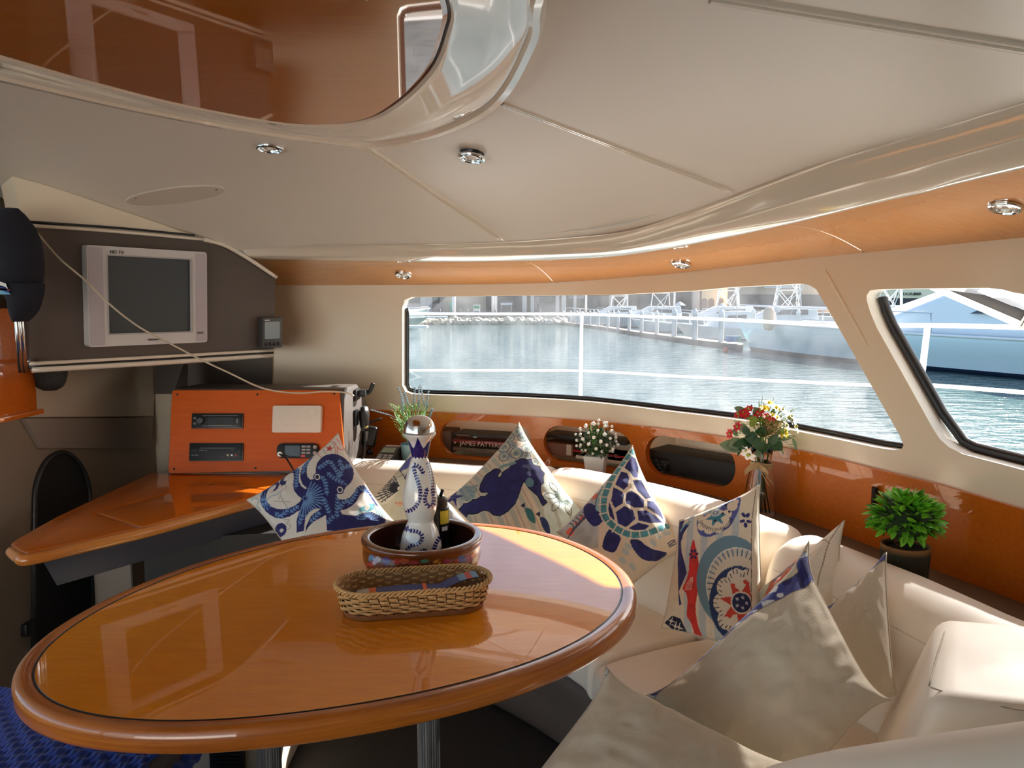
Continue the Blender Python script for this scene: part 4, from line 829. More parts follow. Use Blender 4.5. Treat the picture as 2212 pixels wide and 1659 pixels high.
def paint_seahorse(px):
    p = Print(px, (214, 200, 176), 940, 900, .16882); P = p.P
    t = P[:, 0] * .80 - P[:, 1] * .46; s = np.mod(t + 26 * np.sin(P[:, 1] / 220), 150)
    p.put(s < 55, (182, 184, 170)); p.put((s > 80) & (s < 100), (196, 170, 150)); p.put((P[:, 0] > 1380) & (P[:, 1] > 850) & (s > 40), (204, 216, 206)); p.mottle(p.sel, .12, .01)
    for (x, y, r) in ((1050, 220, 70), (960, 300, 60), (1110, 300, 65), (880, 430, 85), (1030, 540, 85), (880, 570, 70), (1170, 470, 75), (1000, 420, 50), (1160, 580, 60), (1270, 640, 45)):
        p.ell(x, y, r, r * 1.05, (120, 134, 146), ring=.27); p.ell(x, y, r * .52, r * .5, (132, 160, 150), ring=.45); p.star(x, y, r * .45, r * .18, 4, (110, 124, 142), .4)
    for k in range(16): p.line([(270 + 4 * k, 830 + 17 * k), (350 + 3 * k, 905 + 14 * k), (450, 935 + 12 * k), (560 - 5 * k, 930 + 13 * k)], 7, (90, 138, 150))
    hs = [(1100, 610), (1170, 625), (1225, 610), (1235, 660), (1260, 690), (1330, 700), (1345, 750), (1390, 790), (1370, 850), (1375, 930), (1340, 960), (1335, 1010), (1350, 1080), (1380, 1130), (1420, 1170), (1370, 1215), (1340, 1180), (1300, 1100), (1240, 1050), (1180, 1000), (1140, 930), (1130, 910), (1090, 1000), (1060, 1100), (1020, 1190), (960, 1260), (900, 1310), (820, 1345), (740, 1330), (690, 1280), (640, 1265), (590, 1270), (540, 1290), (480, 1290), (430, 1275), (390, 1300), (340, 1270), (305, 1200), (340, 1180), (370, 1150), (430, 1150), (490, 1110), (540, 1115), (580, 1085), (640, 1090), (685, 1055), (660, 1035), (600, 1035), (570, 1010), (580, 930), (610, 870), (640, 820), (690, 780), (760, 740), (820, 740), (840, 775), (800, 830), (805, 860), (840, 850), (850, 800), (890, 770), (940, 740), (990, 690), (1010, 650), (1050, 640)]
    p.line(hs, 30, (206, 208, 190), sm=0, closed=True); m = inside(P, np.array(hs, float)); p.put(m, (38, 38, 98)); p.mottle(m, .5, .012, 4); p.line(hs, 13, (18, 18, 40), sm=0, closed=True)
    p.ell(1200, 930, 52, 62, (104, 148, 160), a=.8); p.ell(1278, 945, 20, 20, (16, 16, 40)); p.line([(840, 720), (880, 700), (960, 690), (1010, 670)], 40, (122, 150, 150)); 
    p.star(240, 1045, 135, 42, 5, (52, 52, 118), .35)
    for k in range(14): p.ell(200 + 23 * (k % 5), 1005 + 26 * (k // 5), 5, 5, (170, 170, 200))
    p.ell(1625, 1075, 120, 110, (186, 216, 208), a=.7)
    for a in np.arange(0, 2 * math.pi, math.pi / 12): p.line([(1625 + 56 * math.cos(a), 1075 + 56 * math.sin(a)), (1625 + 92 * math.cos(a), 1075 + 92 * math.sin(a))], 6, (40, 66, 72), sm=0)
    for a in (-2.4, math.pi - .05, 2.2, 1.15, -.1, -1.1):
        c, n = math.cos(a), math.sin(a); q = np.array([(90, 0), (140, 34), (190, 34), (240, 0), (190, -34), (140, -34)]); p.line(np.c_[1625 + q[:, 0] * c - q[:, 1] * n, 1075 + q[:, 0] * n + q[:, 1] * c], 9, (22, 30, 40), closed=True)
    p.ell(1625, 1075, 46, 50, (206, 228, 214))
    for x, y, c in ((1100, 1210, (52, 112, 116)), (1290, 1310, (42, 56, 108))):
        p.poly([(x + 40, y + 50), (x + 110, y + 60), (x + 160, y + 140), (x + 170, y + 230), (x + 90, y + 190), (x + 50, y + 110)], c, sm=4); p.poly([(x - 20, y + 20), (x + 40, y - 25), (x + 40, y + 50)], (30, 40, 70))
    return p.c
def paint_turtle(px):
    p = Print(px, (222, 206, 184), 1200, 950, .2713); P = p.P
    lft = (P[:, 0] < 330) & (P[:, 1] < 900); p.put(lft, (178, 186, 186)); p.mottle(lft, .4, .012, 3)
    for x, y, r in ((300, 470, 30), (240, 500, 26), (330, 400, 18), (115, 752, 34), (210, 655, 26), (160, 690, 16)): p.poly([(x - r, y), (x - r * .2, y - r * .9), (x + r, y - r * .4), (x + r * .4, y + r * .9), (x - r * .5, y + r * .7)], (232, 112, 92), sm=4)
    for k in range(7): p.line([(100 + 20 * k, 790 - 20 * k), (140 + 24 * k, 720 - 24 * k), (110 + 26 * k, 680 - 20 * k)], 9, (72, 82, 102))
    for x, y in ((800, 800), (850, 770), (760, 860), (540, 940), (560, 900), (880, 760), (520, 1000), (600, 1040)): p.ell(x, y, 34, 20, (186, 196, 192), .7)
    p.poly([(300, 620), (325, 500), (375, 390), (420, 340), (370, 480), (355, 600), (330, 635)], (150, 186, 186), sm=3); p.line([(300, 640), (320, 500), (370, 390)], 8, (70, 84, 110))
    for q in ([(225, 540), (260, 525), (300, 560), (315, 610), (355, 640), (370, 690), (335, 730), (290, 735), (250, 690), (220, 620)], [(410, 770), (500, 820), (490, 880), (455, 940), (400, 930), (360, 890)], [(575, 840), (650, 850), (690, 880), (750, 905), (820, 910), (880, 920), (800, 980), (700, 990), (640, 960), (590, 900)]):
        m = inside(P, spline(np.array(q, float), 4, True)); p.put(m, (36, 40, 104)); p.mottle(m, .6, .02, 5)
    band = [(625, 95), (560, 160), (510, 225), (450, 320), (410, 410), (380, 500), (370, 590), (378, 660), (420, 725), (500, 785), (580, 812), (670, 805), (760, 775), (880, 712)]
    p.poly(band + [(860, 640), (800, 520), (730, 400), (670, 280), (650, 190)], (226, 212, 190)); p.line(band, 66, (226, 212, 190)); p.line(band, 46, (74, 142, 152))
    b = spline(np.array(band, float), 10); d = np.r_[0, np.cumsum(np.hypot(*np.diff(b, axis=0).T))]
    for q in np.arange(40, d[-1], 72):
        k = int(np.searchsorted(d, q)); k = min(max(k, 1), len(b) - 2); t = b[k + 1] - b[k - 1]; t /= np.hypot(*t); n = np.array([-t[1], t[0]]); p.line([b[k] - n * 40, b[k] + n * 40], 10, (226, 212, 190), sm=0)
    tb = p.dist(b) < 23; p.mottle(tb, .5, .03, 6)
    cells = [[(600, 150), (635, 165), (655, 240), (645, 335), (610, 335), (580, 290), (540, 250)], [(512, 285), (560, 300), (575, 345), (560, 420), (528, 450), (465, 400)], [(600, 365), (672, 352), (712, 430), (748, 500), (700, 518), (640, 460)], [(450, 420), (518, 468), (530, 500), (515, 570), (455, 605), (428, 540)], [(548, 480), (590, 455), (640, 490), (690, 532), (684, 590), (612, 598), (540, 565)], [(715, 530), (770, 528), (830, 600), (850, 660), (770, 625), (712, 592)], [(462, 640), (530, 590), (598, 622), (618, 690), (540, 758), (480, 728)], [(632, 622), (700, 612), (770, 645), (842, 690), (740, 716), (640, 698)], [(560, 765), (640, 716), (730, 735), (690, 768), (610, 778)], [(414, 550), (440, 630), (455, 710), (418, 670), (404, 610)]]
    for q in cells:
        m = inside(P, np.array(q, float)); p.put(m, (34, 38, 104)); p.mottle(m, .7, .03, 7)
    for k in range(3): p.line([(880 + 6 * k, 850 + 12 * k), (940 + 6 * k, 815 + 14 * k)], 9, (60, 72, 110), sm=0)
    return p.c
def paint_mandala(px):
    p = Print(px, (224, 212, 190), 1200, 950, .2713); P = p.P
    t = P[:, 0] + P[:, 1] * .03; p.put((t > 1060) & (t < 1560) & (np.mod(t, 120) < 55), (188, 196, 196)); p.mottle(p.sel, .1, .02, 2)
    p.poly([(985, 655), (1035, 650), (1010, 720), (1050, 690), (1075, 690), (1030, 760), (1010, 830), (1020, 920), (1050, 1020), (1065, 1090), (1040, 1150), (1000, 1230), (1020, 1330), (1000, 1340), (985, 1000)], (40, 44, 104)); p.line([(1000, 740), (1040, 690), (1080, 670)], 14, (120, 168, 176))
    p.poly([(870, 1460), (940, 1410), (1010, 1440), (1060, 1560), (1080, 1640), (1000, 1570)], (24, 30, 56))
    for x, y in ((930, 1450), (990, 1500), (1020, 1560), (960, 1490)): p.star(x, y, 40, 8, 4, (214, 208, 192), .4)
    fish = [(1115, 820), (1095, 880), (1085, 980), (1080, 1080), (1060, 1160), (1030, 1210), (1060, 1250), (1070, 1320), (1060, 1420), (1090, 1470), (1110, 1560), (1120, 1680), (1230, 1640), (1170, 1560), (1140, 1450), (1135, 1350), (1150, 1250), (1160, 1150), (1165, 1050), (1150, 950), (1130, 870)]
    m = inside(P, spline(np.array(fish, float), 3, True)); p.put(m, (206, 52, 48)); p.mottle(m, .3, .02, 3)
    for a in np.arange(6) * math.pi / 3: p.ell(1118 + 26 * math.cos(a), 942 + 30 * math.sin(a), 10, 15, (30, 36, 84), a + 1.57)
    for k in range(4): p.line([(1055 + 14 * k, 1225), (1070 + 13 * k, 1180), (1105 + 4 * k, 1130)], 5, (232, 190, 176))
    # upper flower
    p.poly([(1140, 720), (1150, 640), (1230, 600), (1330, 540), (1440, 470), (1480, 480), (1468, 580), (1440, 660), (1400, 730), (1330, 775), (1240, 808), (1170, 790)], (84, 92, 156), sm=4)
    for x, y, r in ((1185, 715, 40), (1240, 745, 42), (1310, 735, 44), (1360, 690, 44), (1375, 620, 40), (1415, 550, 42), (1440, 510, 26), (1180, 660, 34), (1250, 660, 60), (1310, 640, 60)): p.ell(x, y, r, r, (228, 216, 194))
    p.star(1290, 640, 90, 40, 6, (52, 132, 152), .3); p.ell(1285, 605, 42, 34, (196, 206, 210)); p.ell(1285, 605, 26, 20, (120, 140, 160), ring=.5)
    for x, y in ((1285, 675), (1342, 612), (1365, 540), (1395, 600)): p.ell(x, y, 11, 11, (30, 34, 76))
    for a0 in np.linspace(.2, 2.9, 22):
        a = a0; p.line([(1290 + 135 * math.cos(a), 645 + 118 * math.sin(a)), (1290 + 112 * math.cos(a), 645 + 96 * math.sin(a))], 6, (26, 26, 40), sm=0)
    for a in np.arange(5) * 1.256 + .3: p.ell(1522 + 26 * math.cos(a), 660 + 46 * math.sin(a), 14, 22, (40, 42, 110), a + 1.57)
    # grey-blue crescent
    p.sel = P[:, 0] < 1572
    p.ell(1420, 1160, 275, 360, (108, 140, 156)); p.ell(1470, 1190, 250, 300, (206, 202, 188)); p.ell(1470, 1200, 215, 265, (220, 208, 188)); 
    for a in np.linspace(math.pi * .75, math.pi * 1.75, 20): p.line([(1470 + 238 * math.cos(a), 1190 + 285 * math.sin(a)), (1470 + 196 * math.cos(a), 1190 + 236 * math.sin(a))], 11, (96, 120, 140), sm=0)
    p.ell(1470, 1190, 250, 300, (232, 226, 212), ring=.03)
    p.ell(1470, 1330, 225, 295, (36, 58, 100))
    for a in np.linspace(0, 2 * math.pi, 10, endpoint=False): p.ell(1500 + 150 * math.cos(a), 1330 + 205 * math.sin(a), 74, 80, (226, 216, 198))
    p.ell(1500, 1330, 150, 200, (226, 216, 198))
    for a in np.linspace(0, 2 * math.pi, 46, endpoint=False): r = 1 + .10 * math.cos(10 * a); p.line([(1500 + 208 * r * math.cos(a), 1330 + 262 * r * math.sin(a)), (1500 + 180 * r * math.cos(a), 1330 + 228 * r * math.sin(a))], 7, (24, 28, 48), sm=0)
    p.star(1510, 1330, 190, 95, 8, (206, 66, 52), .2)
    for a in np.linspace(.2, 6.4, 9): p.ell(1505 + 128 * math.cos(a), 1325 + 170 * math.sin(a), 17, 17, (206, 66, 52))
    p.ell(1492, 1320, 82, 88, (226, 216, 198)); p.ell(1492, 1320, 70, 76, (36, 42, 86))
    for a in np.linspace(0, 6.28, 6)[:-1]: p.star(1492 + 38 * math.cos(a), 1320 + 42 * math.sin(a), 18, 7, 5, (200, 204, 210))
    p.sel = np.ones(len(P), bool); p.line([(1598, 400), (1570, 660), (1566, 1240), (1560, 1700)], 6, (120, 100, 84), sm=0)
    return p.c
def paint_shell(px):
    p = Print(px, (208, 206, 188), 700, 850, .3014); P = p.P; p.mottle(p.sel, .1, .02, 2)
    p.poly([(355, 740), (380, 640), (440, 575), (500, 600), (535, 640), (545, 690), (520, 745), (470, 800), (420, 815), (375, 790)], (226, 222, 210), sm=3)
    for a in np.linspace(math.pi * .72, math.pi * 1.42, 12): p.line([(545 + 20 * math.cos(a), 705 + 20 * math.sin(a)), (520 + 165 * math.cos(a), 690 + 135 * math.sin(a))], 9, (44, 44, 56), sm=0)
    for r in (60, 100, 135): p.line([(530 + r * math.cos(a), 700 + r * .85 * math.sin(a)) for a in np.linspace(math.pi * .72, math.pi * 1.42, 14)], 6, (90, 90, 104))
    p.poly([(530, 530), (600, 475), (655, 445), (655, 525), (600, 555), (545, 570)], (92, 100, 168)); p.poly([(575, 610), (612, 592), (600, 655)], (92, 92, 150)); p.line([(530, 530), (590, 650)], 7, (86, 74, 78), sm=0); p.line([(350, 690), (600, 590)], 5, (120, 116, 112), sm=0)
    p.poly([(510, 805), (600, 792), (610, 828), (520, 832)], (226, 186, 158)); p.line([(510, 805), (610, 828)], 4, (196, 120, 100), sm=0)
    p.put((P[:, 0] > 880) & (np.mod(P[:, 0] * .7 + P[:, 1] * .5, 90) < 40), (226, 222, 210)); p.put((P[:, 0] > 900) & (P[:, 1] > 850), (188, 188, 196)); p.poly([(840, 760), (900, 790), (900, 850), (850, 830)], (160, 196, 196), .7)
    return p.c
def paint_coral(px):
    p = Print(px, (232, 222, 204), 1100, 1100, .4069); P = p.P; p.mottle(p.sel, .06, .02, 2)
    m = inside(P, np.array([(1290, 480), (1400, 330), (1500, 225), (1560, 190), (1545, 300), (1510, 400), (1440, 420), (1330, 600)], float)); p.put(m, (222, 112, 82)); p.mottle(m, .35, .02, 4)
    for q in ([(1420, 400), (1470, 350), (1530, 330)], [(1430, 330), (1470, 300), (1520, 300)], [(1480, 260), (1530, 250)]): p.line(q, 22, (128, 128, 140))
    p.poly([(1300, 480), (1350, 420), (1400, 380), (1390, 440), (1340, 520)], (196, 206, 180))
    for q in ([(1590, 165), (1640, 160), (1690, 200)], [(1620, 190), (1680, 190), (1720, 215)], [(1600, 180), (1650, 200)]): p.line(q, 8, (176, 160, 142))
    p.line([(1765, 80), (1720, 200), (1690, 330), (1660, 450)], 5, (150, 132, 110), sm=0)
    return p.c
def paint_linen(strip, seed):
    """plain linen back with the printed front showing as a strip along a traced edge"""
    def f(px):
        p = Print(px, (200, 187, 165)); p.mottle(p.sel, .05, .05, seed); p.mottle(p.sel, .06, .008, seed + 1)
        if strip:
            e, w = strip; d = p.dist(spline(np.array(e, float), 6)); m = d < w; p.put(m, (206, 206, 206)); k = vnoise(px, .03, seed + 2, 2)
            p.put(m & (k > .02), (60, 66, 132)); p.put(m & (k < -.14), (150, 166, 190)); p.put(m & (k > .32), (34, 36, 96)); p.put((d > w) & (d < w + 2.2), (110, 96, 84))
        return p.c
    return f
cushion('white cushion printed with a navy blue octopus leaning on the chart table', corners((730, 936, 2.72), (852, 1128, 2.60), (655, 1250, 2.44), (533, 1080, 2.54)), .068, paint_octopus, 200, seed=1)
cushion('cushion printed with a scallop shell fan behind the white bottle', corners((893, 968, 2.90), (1006, 1128, 2.80), (900, 1225, 2.66), (786, 1090, 2.80)), .05, paint_shell, 110, seed=2)
cushion('cushion printed with a navy seahorse on beige stripes', corners((1121, 912, 2.86), (1266, 1112, 2.68), (1115, 1262, 2.50), (962, 1080, 2.70)), .07, paint_seahorse, 190, seed=3)
cushion('cushion printed with a navy and teal turtle shell', corners((1366, 962, 2.56), (1478, 1188, 2.36), (1330, 1300, 2.24), (1202, 1150, 2.40)), .066, paint_turtle, 180, seed=4)
cushion('cushion printed with a red fish and flower medallions', corners((1468, 1124, 2.20), (1640, 1048, 2.14), (1655, 1425, 1.92), (1430, 1356, 2.02)), .052, paint_mandala, 190, seed=5, pinch=.05)
cushion('cushion with coral red print and a plain linen side seam', corners((1824, 1124, 1.98), (1812, 1330, 1.84), (1660, 1480, 1.78), (1636, 1276, 2.0)), .055, paint_coral, 110, seed=6)
cushion('linen cushion back with a blue printed edge beside the coral cushion', corners((1914, 1193, 1.74), (1936, 1500, 1.55), (1790, 1620, 1.52), (1786, 1312, 1.76)), .055, paint_linen(([(1914, 1193), (1860, 1245), (1786, 1312)], 13), 11), 90, seed=7)
cushion('large plain linen cushion back with a navy printed edge leaning on the sofa', corners((1748, 1168, 1.62), (1924, 1512, 1.38), (1610, 1890, 1.22), (1390, 1505, 1.50)), .07, paint_linen(([(1738, 1215), (1733, 1262), (1640, 1312), (1560, 1370), (1500, 1420), (1390, 1505)], 17), 13), 130, seed=8, wr=.007, pinch=.15, ear=5)
cushion('plain linen cushion back with a teal spotted corner lying at the sofa front', corners((1308, 1440, 1.33), (1730, 1655, 1.24), (1450, 2010, 1.02), (1040, 1790, 1.12)), .06, paint_linen(([(1308, 1440), (1240, 1530), (1170, 1600), (1090, 1720)], 12), 17), 110, seed=9, wr=.007, pinch=.12, ear=5)
# box cushion with zip lying on the sofa, and the near armrest
K = aty(2016, 1500, 1.24); E1 = aty(2030, 1330, 1.60); KR = aty(2420, 1545, 1.16); ER = KR + (E1 - K)
dn = np.array([0, 0, -1.]); topq = np.array([K, KR, ER, E1]); botq = np.array([K + [-.105, .01, -.30], KR + [0, 0, -.3], ER + [0, 0, -.3], E1 + [-.105, .05, -.30]])
bc = thing('box_cushion', 'thick ivory box cushion with a zip along its front edge', 'cushion', botq.mean(0))
V, Fc = bevelled(*prism(botq, topq), .035, 4); mesh('cover', V, Fc, LEATHER, bc, sharp=60)
def seamline(pts, parent, r=.0016, m=STITCH): mesh('seam', *tube(spline(np.array(pts), 6), r, 5), m, parent)
sd_ = lambda a, b, t: a * (1 - t) + b * t
up_e = np.array([0, 0, .001])
seamline([E1 + [.006, -.02, -.008], sd_(K, E1, .5) + [.004, 0, .0], K + [.012, .035, -.003]], bc); seamline([K + [.012, .03, -.003], K + [.06, .002, -.010], sd_(K, KR, .5) + [0, .002, -.011], sd_(K, KR, .9) + [0, .002, -.011]], bc)
zp = [sd_(K, KR, .06) + [0, -.004, -.088], sd_(K, KR, .5) + [0, -.003, -.075], sd_(K, KR, .9) + [0, -.003, -.07]]
mesh('zip', *tube(spline(np.array(zp), 6), .004, 6), mat('zip_grey', srgb(120, 114, 110), .5), bc); mesh('zip_pull', *boxm(zp[0] + [-.004, -.004, -.012], (.008, .005, .028), w=.002), STEEL, bc, sharp=40)
V, Fc = tube(spline(np.array([aty(1640, 1760, 1.16), aty(1800, 1722, 1.10), aty(2000, 1692, 1.06), aty(2212, 1664, 1.03), aty(2420, 1640, 1.0)]), 6), .062, 20)
mesh('armrest', V, Fc, LEATHER, sofa)
# ================================================================ downlights
def downlight(label, p, n, r=.040, loose=False):
    n = np.asarray(n, float); M = frame3(np.cross(n, [0, 1, .01]), np.cross(n, np.cross(n, [0, 1, .01]))); M = np.c_[M[:, 0], np.cross(n, M[:, 0]), n]
    t = thing('downlight', label, 'light', p); d0 = .012 if loose else 0
    if loose:
        V, Fc = lathe([(r * .86, -.002), (r * .88, .013), (r * .5, .014)], 28); mesh('black_gasket', V @ M.T + p, Fc, BLACK, t)
    V, Fc = lathe([(r, 0), (r * 1.02, .003), (r * .96, .008), (r * .84, .009), (r * .78, .004), (r * .75, -.002), (r * .70, -.002), (r * .66, .007), (r * .60, .007), (r * .56, .001)], 36); mesh('bezel', V @ M.T + p + n * d0, Fc, CHROME, t, sharp=50)
    V, Fc = lathe([(r * .58, .002), (r * .45, .004), (r * .0, .005)], 28); mesh('lens', V @ M.T + p + n * d0, Fc, mat('frosted_lens', srgb(206, 196, 182), .25, coat=.6), t)
    V, Fc = lathe([(r * .22, .004), (r * .2, .008), (0, .0085)], 16); mesh('bulb', V @ M.T + p + n * d0, Fc, mat('bulb_glass', (.85, .83, .78), .1), t)
for px, py, lab, lo in ((583, 318, 'round chrome downlight in the headliner near the oval cover plate', False), (1020, 330, 'loose chrome downlight hanging from the headliner on a black gasket', True)):
    p = ceil_hit(px, py); downlight(lab, p, ceil_n(p), .042, lo)
def soff_at(px, py):
    best = None
    for t in np.linspace(.05, .95, 181):
        s, z = whit(px, py, -.004 + .39 * t); zz = float(Z_OUT(s) * (1 - t) + Z_ORA(s) * t + .022 * math.sin(math.pi * t)); e = abs(z - zz)
        if best is None or e < best[0]: best = (e, s, t, zz)
    _, s, t, zz = best; off = -.004 + .39 * t; p = wp(s, off, zz); dz = float(Z_ORA(s) - Z_OUT(s)) / .39 + .022 * math.pi * math.cos(math.pi * t) / .39
    n = wn(s) * dz + np.array([0, 0, -1.]); return p, n / np.linalg.norm(n)
for px, py, lab in ((871, 593, 'chrome downlight in the soffit over the console end of the window'), (1471, 570, 'chrome downlight in the soffit above the middle of the window'), (2172, 446, 'chrome downlight in the soffit above the open side window')):
    p, n = soff_at(px, py); downlight(lab, p, n, .038)

# ================================================================ baseball cap, cable
cap = thing('baseball_cap', 'dark navy baseball cap hung on the grab rail', 'cap', aty(40, 690, 2.40))
NAVYC = mat('navy_cotton', srgb(24, 25, 36), .9, bump=.3, bscale=260)
rows = []
for t, (xl, xr) in zip(np.linspace(0, 1, 14), [(8, 38), (-14, 52), (-24, 62), (-30, 70), (-34, 76), (-37, 80), (-38, 83), (-38, 85), (-38, 86), (-37, 87), (-36, 87), (-34, 86), (-32, 84), (-30, 82)]):
    py = 450 + t * 165; a = np.linspace(0, 2 * math.pi, 24, endpoint=False); cx_, hw = (xl + xr) / 2, (xr - xl) / 2
    rows.append([aty(cx_ + hw * math.cos(q) + 4 * math.sin(3 * q + t * 4) * t, py, 2.40) + np.array([0, -.075 * math.sin(q) * min(1, .25 + t * 2), 0]) for q in a])
V, Fc = gridmesh(np.array(rows), True); Fc += [list(range(24))[::-1]]; mesh('crown', V, Fc, NAVYC, cap)
rows = []
for t, (xl, xr) in zip(np.linspace(0, 1, 8), [(-30, 82), (-20, 82), (-8, 80), (0, 77), (2, 74), (6, 69), (12, 60), (26, 46)]):
    py = 612 + t * 83; rows.append([aty(xl + (xr - xl) * u, py, 2.34 + .02 * t) + np.array([0, .05 * (2 * u - 1) ** 2 - .02, 0]) for u in np.linspace(0, 1, 14)])
G = np.array(rows); V1, F1 = gridmesh(G); V2, F2 = gridmesh(G + [0, .006, 0]); mesh('brim', *join((V1, F1), (V2, [f[::-1] for f in F2])), NAVYC, cap)
for k, (c, y0, h) in enumerate((((.75, .75, .75), 606, 10), (srgb(40, 60, 140), 614, 9), (srgb(190, 90, 50), 622, 5), (srgb(110, 170, 200), 627, 9))):
    q = np.array([aty(x, y + (12 * ((x + 10) / 34) ** 2 if k != 3 else 0) * (k < 2), 2.313) for x, y in [(-8, y0), (12, y0 + 1), (23 - (k == 0) * 6, y0 + h), (-8, y0 + h)]]); mesh('badge', q, [[0, 1, 2, 3]], mat('badge_%d' % k, c, .8), cap, smooth=False)
cpts = [(66, 484, 2.50), (90, 515, 2.515), (130, 560, 2.54), (180, 602, 2.57), (240, 660, 2.62), (300, 706, 2.68), (360, 738, 2.74), (430, 775, 2.80), (500, 808, 2.86), (560, 836, 2.92), (610, 847, 2.97), (655, 849, 3.01), (700, 846, 3.05), (745, 848, 3.09), (764, 855, 3.12)]
mesh('power_cable', *tube(spline(np.array([aty(*p) for p in cpts]), 6), .0032, 8), mat('ivory_cable', srgb(206, 194, 174), .5), label='thin ivory cable slung from the cap across the television to the clip', cat='cable')

# ================================================================ clutter at the console end
cs = lambda px, py: atx(px, py, XR)      # on the console's end face
clip = thing('phone_clip', 'black plastic clip bracket on the console end', 'clip', cs(770, 865))
c0 = cs(766, 853)
mesh('base', *boxm(c0 + [.006, .02, 0], (.012, .09, .05), w=.004), BLACK, clip, sharp=40); mesh('jaw', *boxm(c0 + [.028, .04, .004], (.035, .07, .03), w=.006), BLACK, clip, sharp=40)
mesh('arm', *tube(spline(np.array([c0 + [.03, .05, 0], c0 + [.05, .06, .004], c0 + [.065, .06, .03], c0 + [.07, .06, .045]]), 5), .009, 8), BLACK, clip)
mic = thing('radio_microphone', 'black fist microphone with coiled cord hung on the console end', 'microphone', cs(772, 930)); m0 = cs(768, 905)
mesh('hanger', *boxm(m0 + [.008, -.02, .01], (.012, .05, .07), w=.004), BLACK, mic, sharp=40)
prf = [(0, -.058), (.018, -.054), (.026, -.03), (.030, .0), (.030, .03), (.022, .05), (0, .056)]
V, Fc = lathe(prf, 20); V = V * [.75, 1.25, 1]; mesh('body', V + m0 + [.034, .02, 0], Fc, mat('mic_black', (.02, .019, .018), .35, bump=.2, bscale=200), mic); V, Fc = lathe([(0, -.003), (.01, 0), (.012, .006), (0, .012)], 12); mesh('cord_grommet', V + m0 + [.045, .0, -.04], Fc, mat('brass_tint', srgb(200, 180, 120), .3, metal=.6), mic)
hl_ = [m0 + [.036, .02, -.055], m0 + [.038, .01, -.10], m0 + [.036, .0, -.15], m0 + [.03, -.02, -.185]]
mesh('cord', *tube(spline(np.array(hl_), 6), .0035, 8), BLACK, mic)
cc = m0 + [.03, -.03, -.185]; tt = np.linspace(0, 2 * math.pi * 7, 120); mesh('coil', *tube(np.c_[cc[0] + .014 * np.cos(tt), cc[1] - .004 * tt / 2 + .0, cc[2] - .0012 * tt + .014 * np.sin(tt)], .0035, 6), BLACK, mic)
hh = thing('handheld_radio', 'black handheld radio with a slanted stub aerial clipped to the console end', 'radio', aty(800, 965, 3.45)); h0 = aty(799, 942, 3.45)
M_ = frame3((.985, 0, -.17), (0, 1, 0)); mesh('body', *boxm(h0, (.062, .045, .095), M=M_, w=.012, seg=3), BLACK, hh, sharp=50)
mesh('display_label', *boxm(h0 + [-.012, -.024, .004], (.014, .002, .045), M=M_), mat('grey_label', srgb(150, 150, 148), .4), hh, smooth=False)
mesh('aerial', *tube(np.array([h0 + [-.03, 0, .05], h0 + [.055, .0, .082]]), [.006, .004], 8), BLACK, hh); mesh('belt_knob', *lathe([(0, -.01), (.014, -.008), (.016, .01), (.006, .02), (0, .02)], 12, h0 + [.0, -.01, -.075]), BLACK, hh)
pt = thing('card_terminal', 'dark card payment terminal with red, yellow and green keys on the ledge', 'terminal', aty(835, 992, 3.30)); t0 = aty(836, 984, 3.32)
prf = np.array([(-.075, 0), (.075, 0), (.075, .075), (.045, .082), (-.075, .022)]); M_ = frame3((.95, -.25, 0), (.25, .95, 0))
V, Fc = extrude(np.c_[np.full(5, -.042), prf], (.084, 0, 0)); V, Fc = bevelled(V, Fc, .006, 2); TB = np.array([t0[0], t0[1], .668]); mesh('body', V @ M_.T + TB, Fc, mat('terminal_grey', srgb(58, 54, 52), .4), pt, sharp=40)
sl_t = np.array([0, .12, .06]); sl_t /= np.linalg.norm(sl_t); tn_ = np.cross([1, 0, 0], sl_t)
def tkey(u, v, w, h, m, name, d=.002): MM = M_ @ np.c_[(1, 0, 0), sl_t, tn_]; mesh(name, *boxm(TB + M_ @ (np.array([u, -.075, .022]) + sl_t * v + tn_ * d), (w, h, .004), M=MM, w=.0012), m, pt, sharp=40)
tkey(0, .108, .06, .034, mat('terminal_lcd', srgb(150, 160, 140), .2), 'display')
for r_ in range(4):
    for c_ in range(3): tkey(-.024 + .024 * c_, .070 - .0145 * r_, .019, .0105, mat(('key_red', 'key_yellow', 'key_green')[c_], (srgb(210, 60, 60), srgb(225, 170, 40), srgb(50, 150, 100))[c_], .4) if r_ == 3 else mat('terminal_key', srgb(160, 156, 150), .4), 'key')
mesh('paper_slot', *boxm(TB + M_ @ np.array([0, .068, .082]), (.07, .016, .006), M=M_, w=.001), mat('receipt_pink', srgb(226, 196, 190), .6), pt, sharp=40)

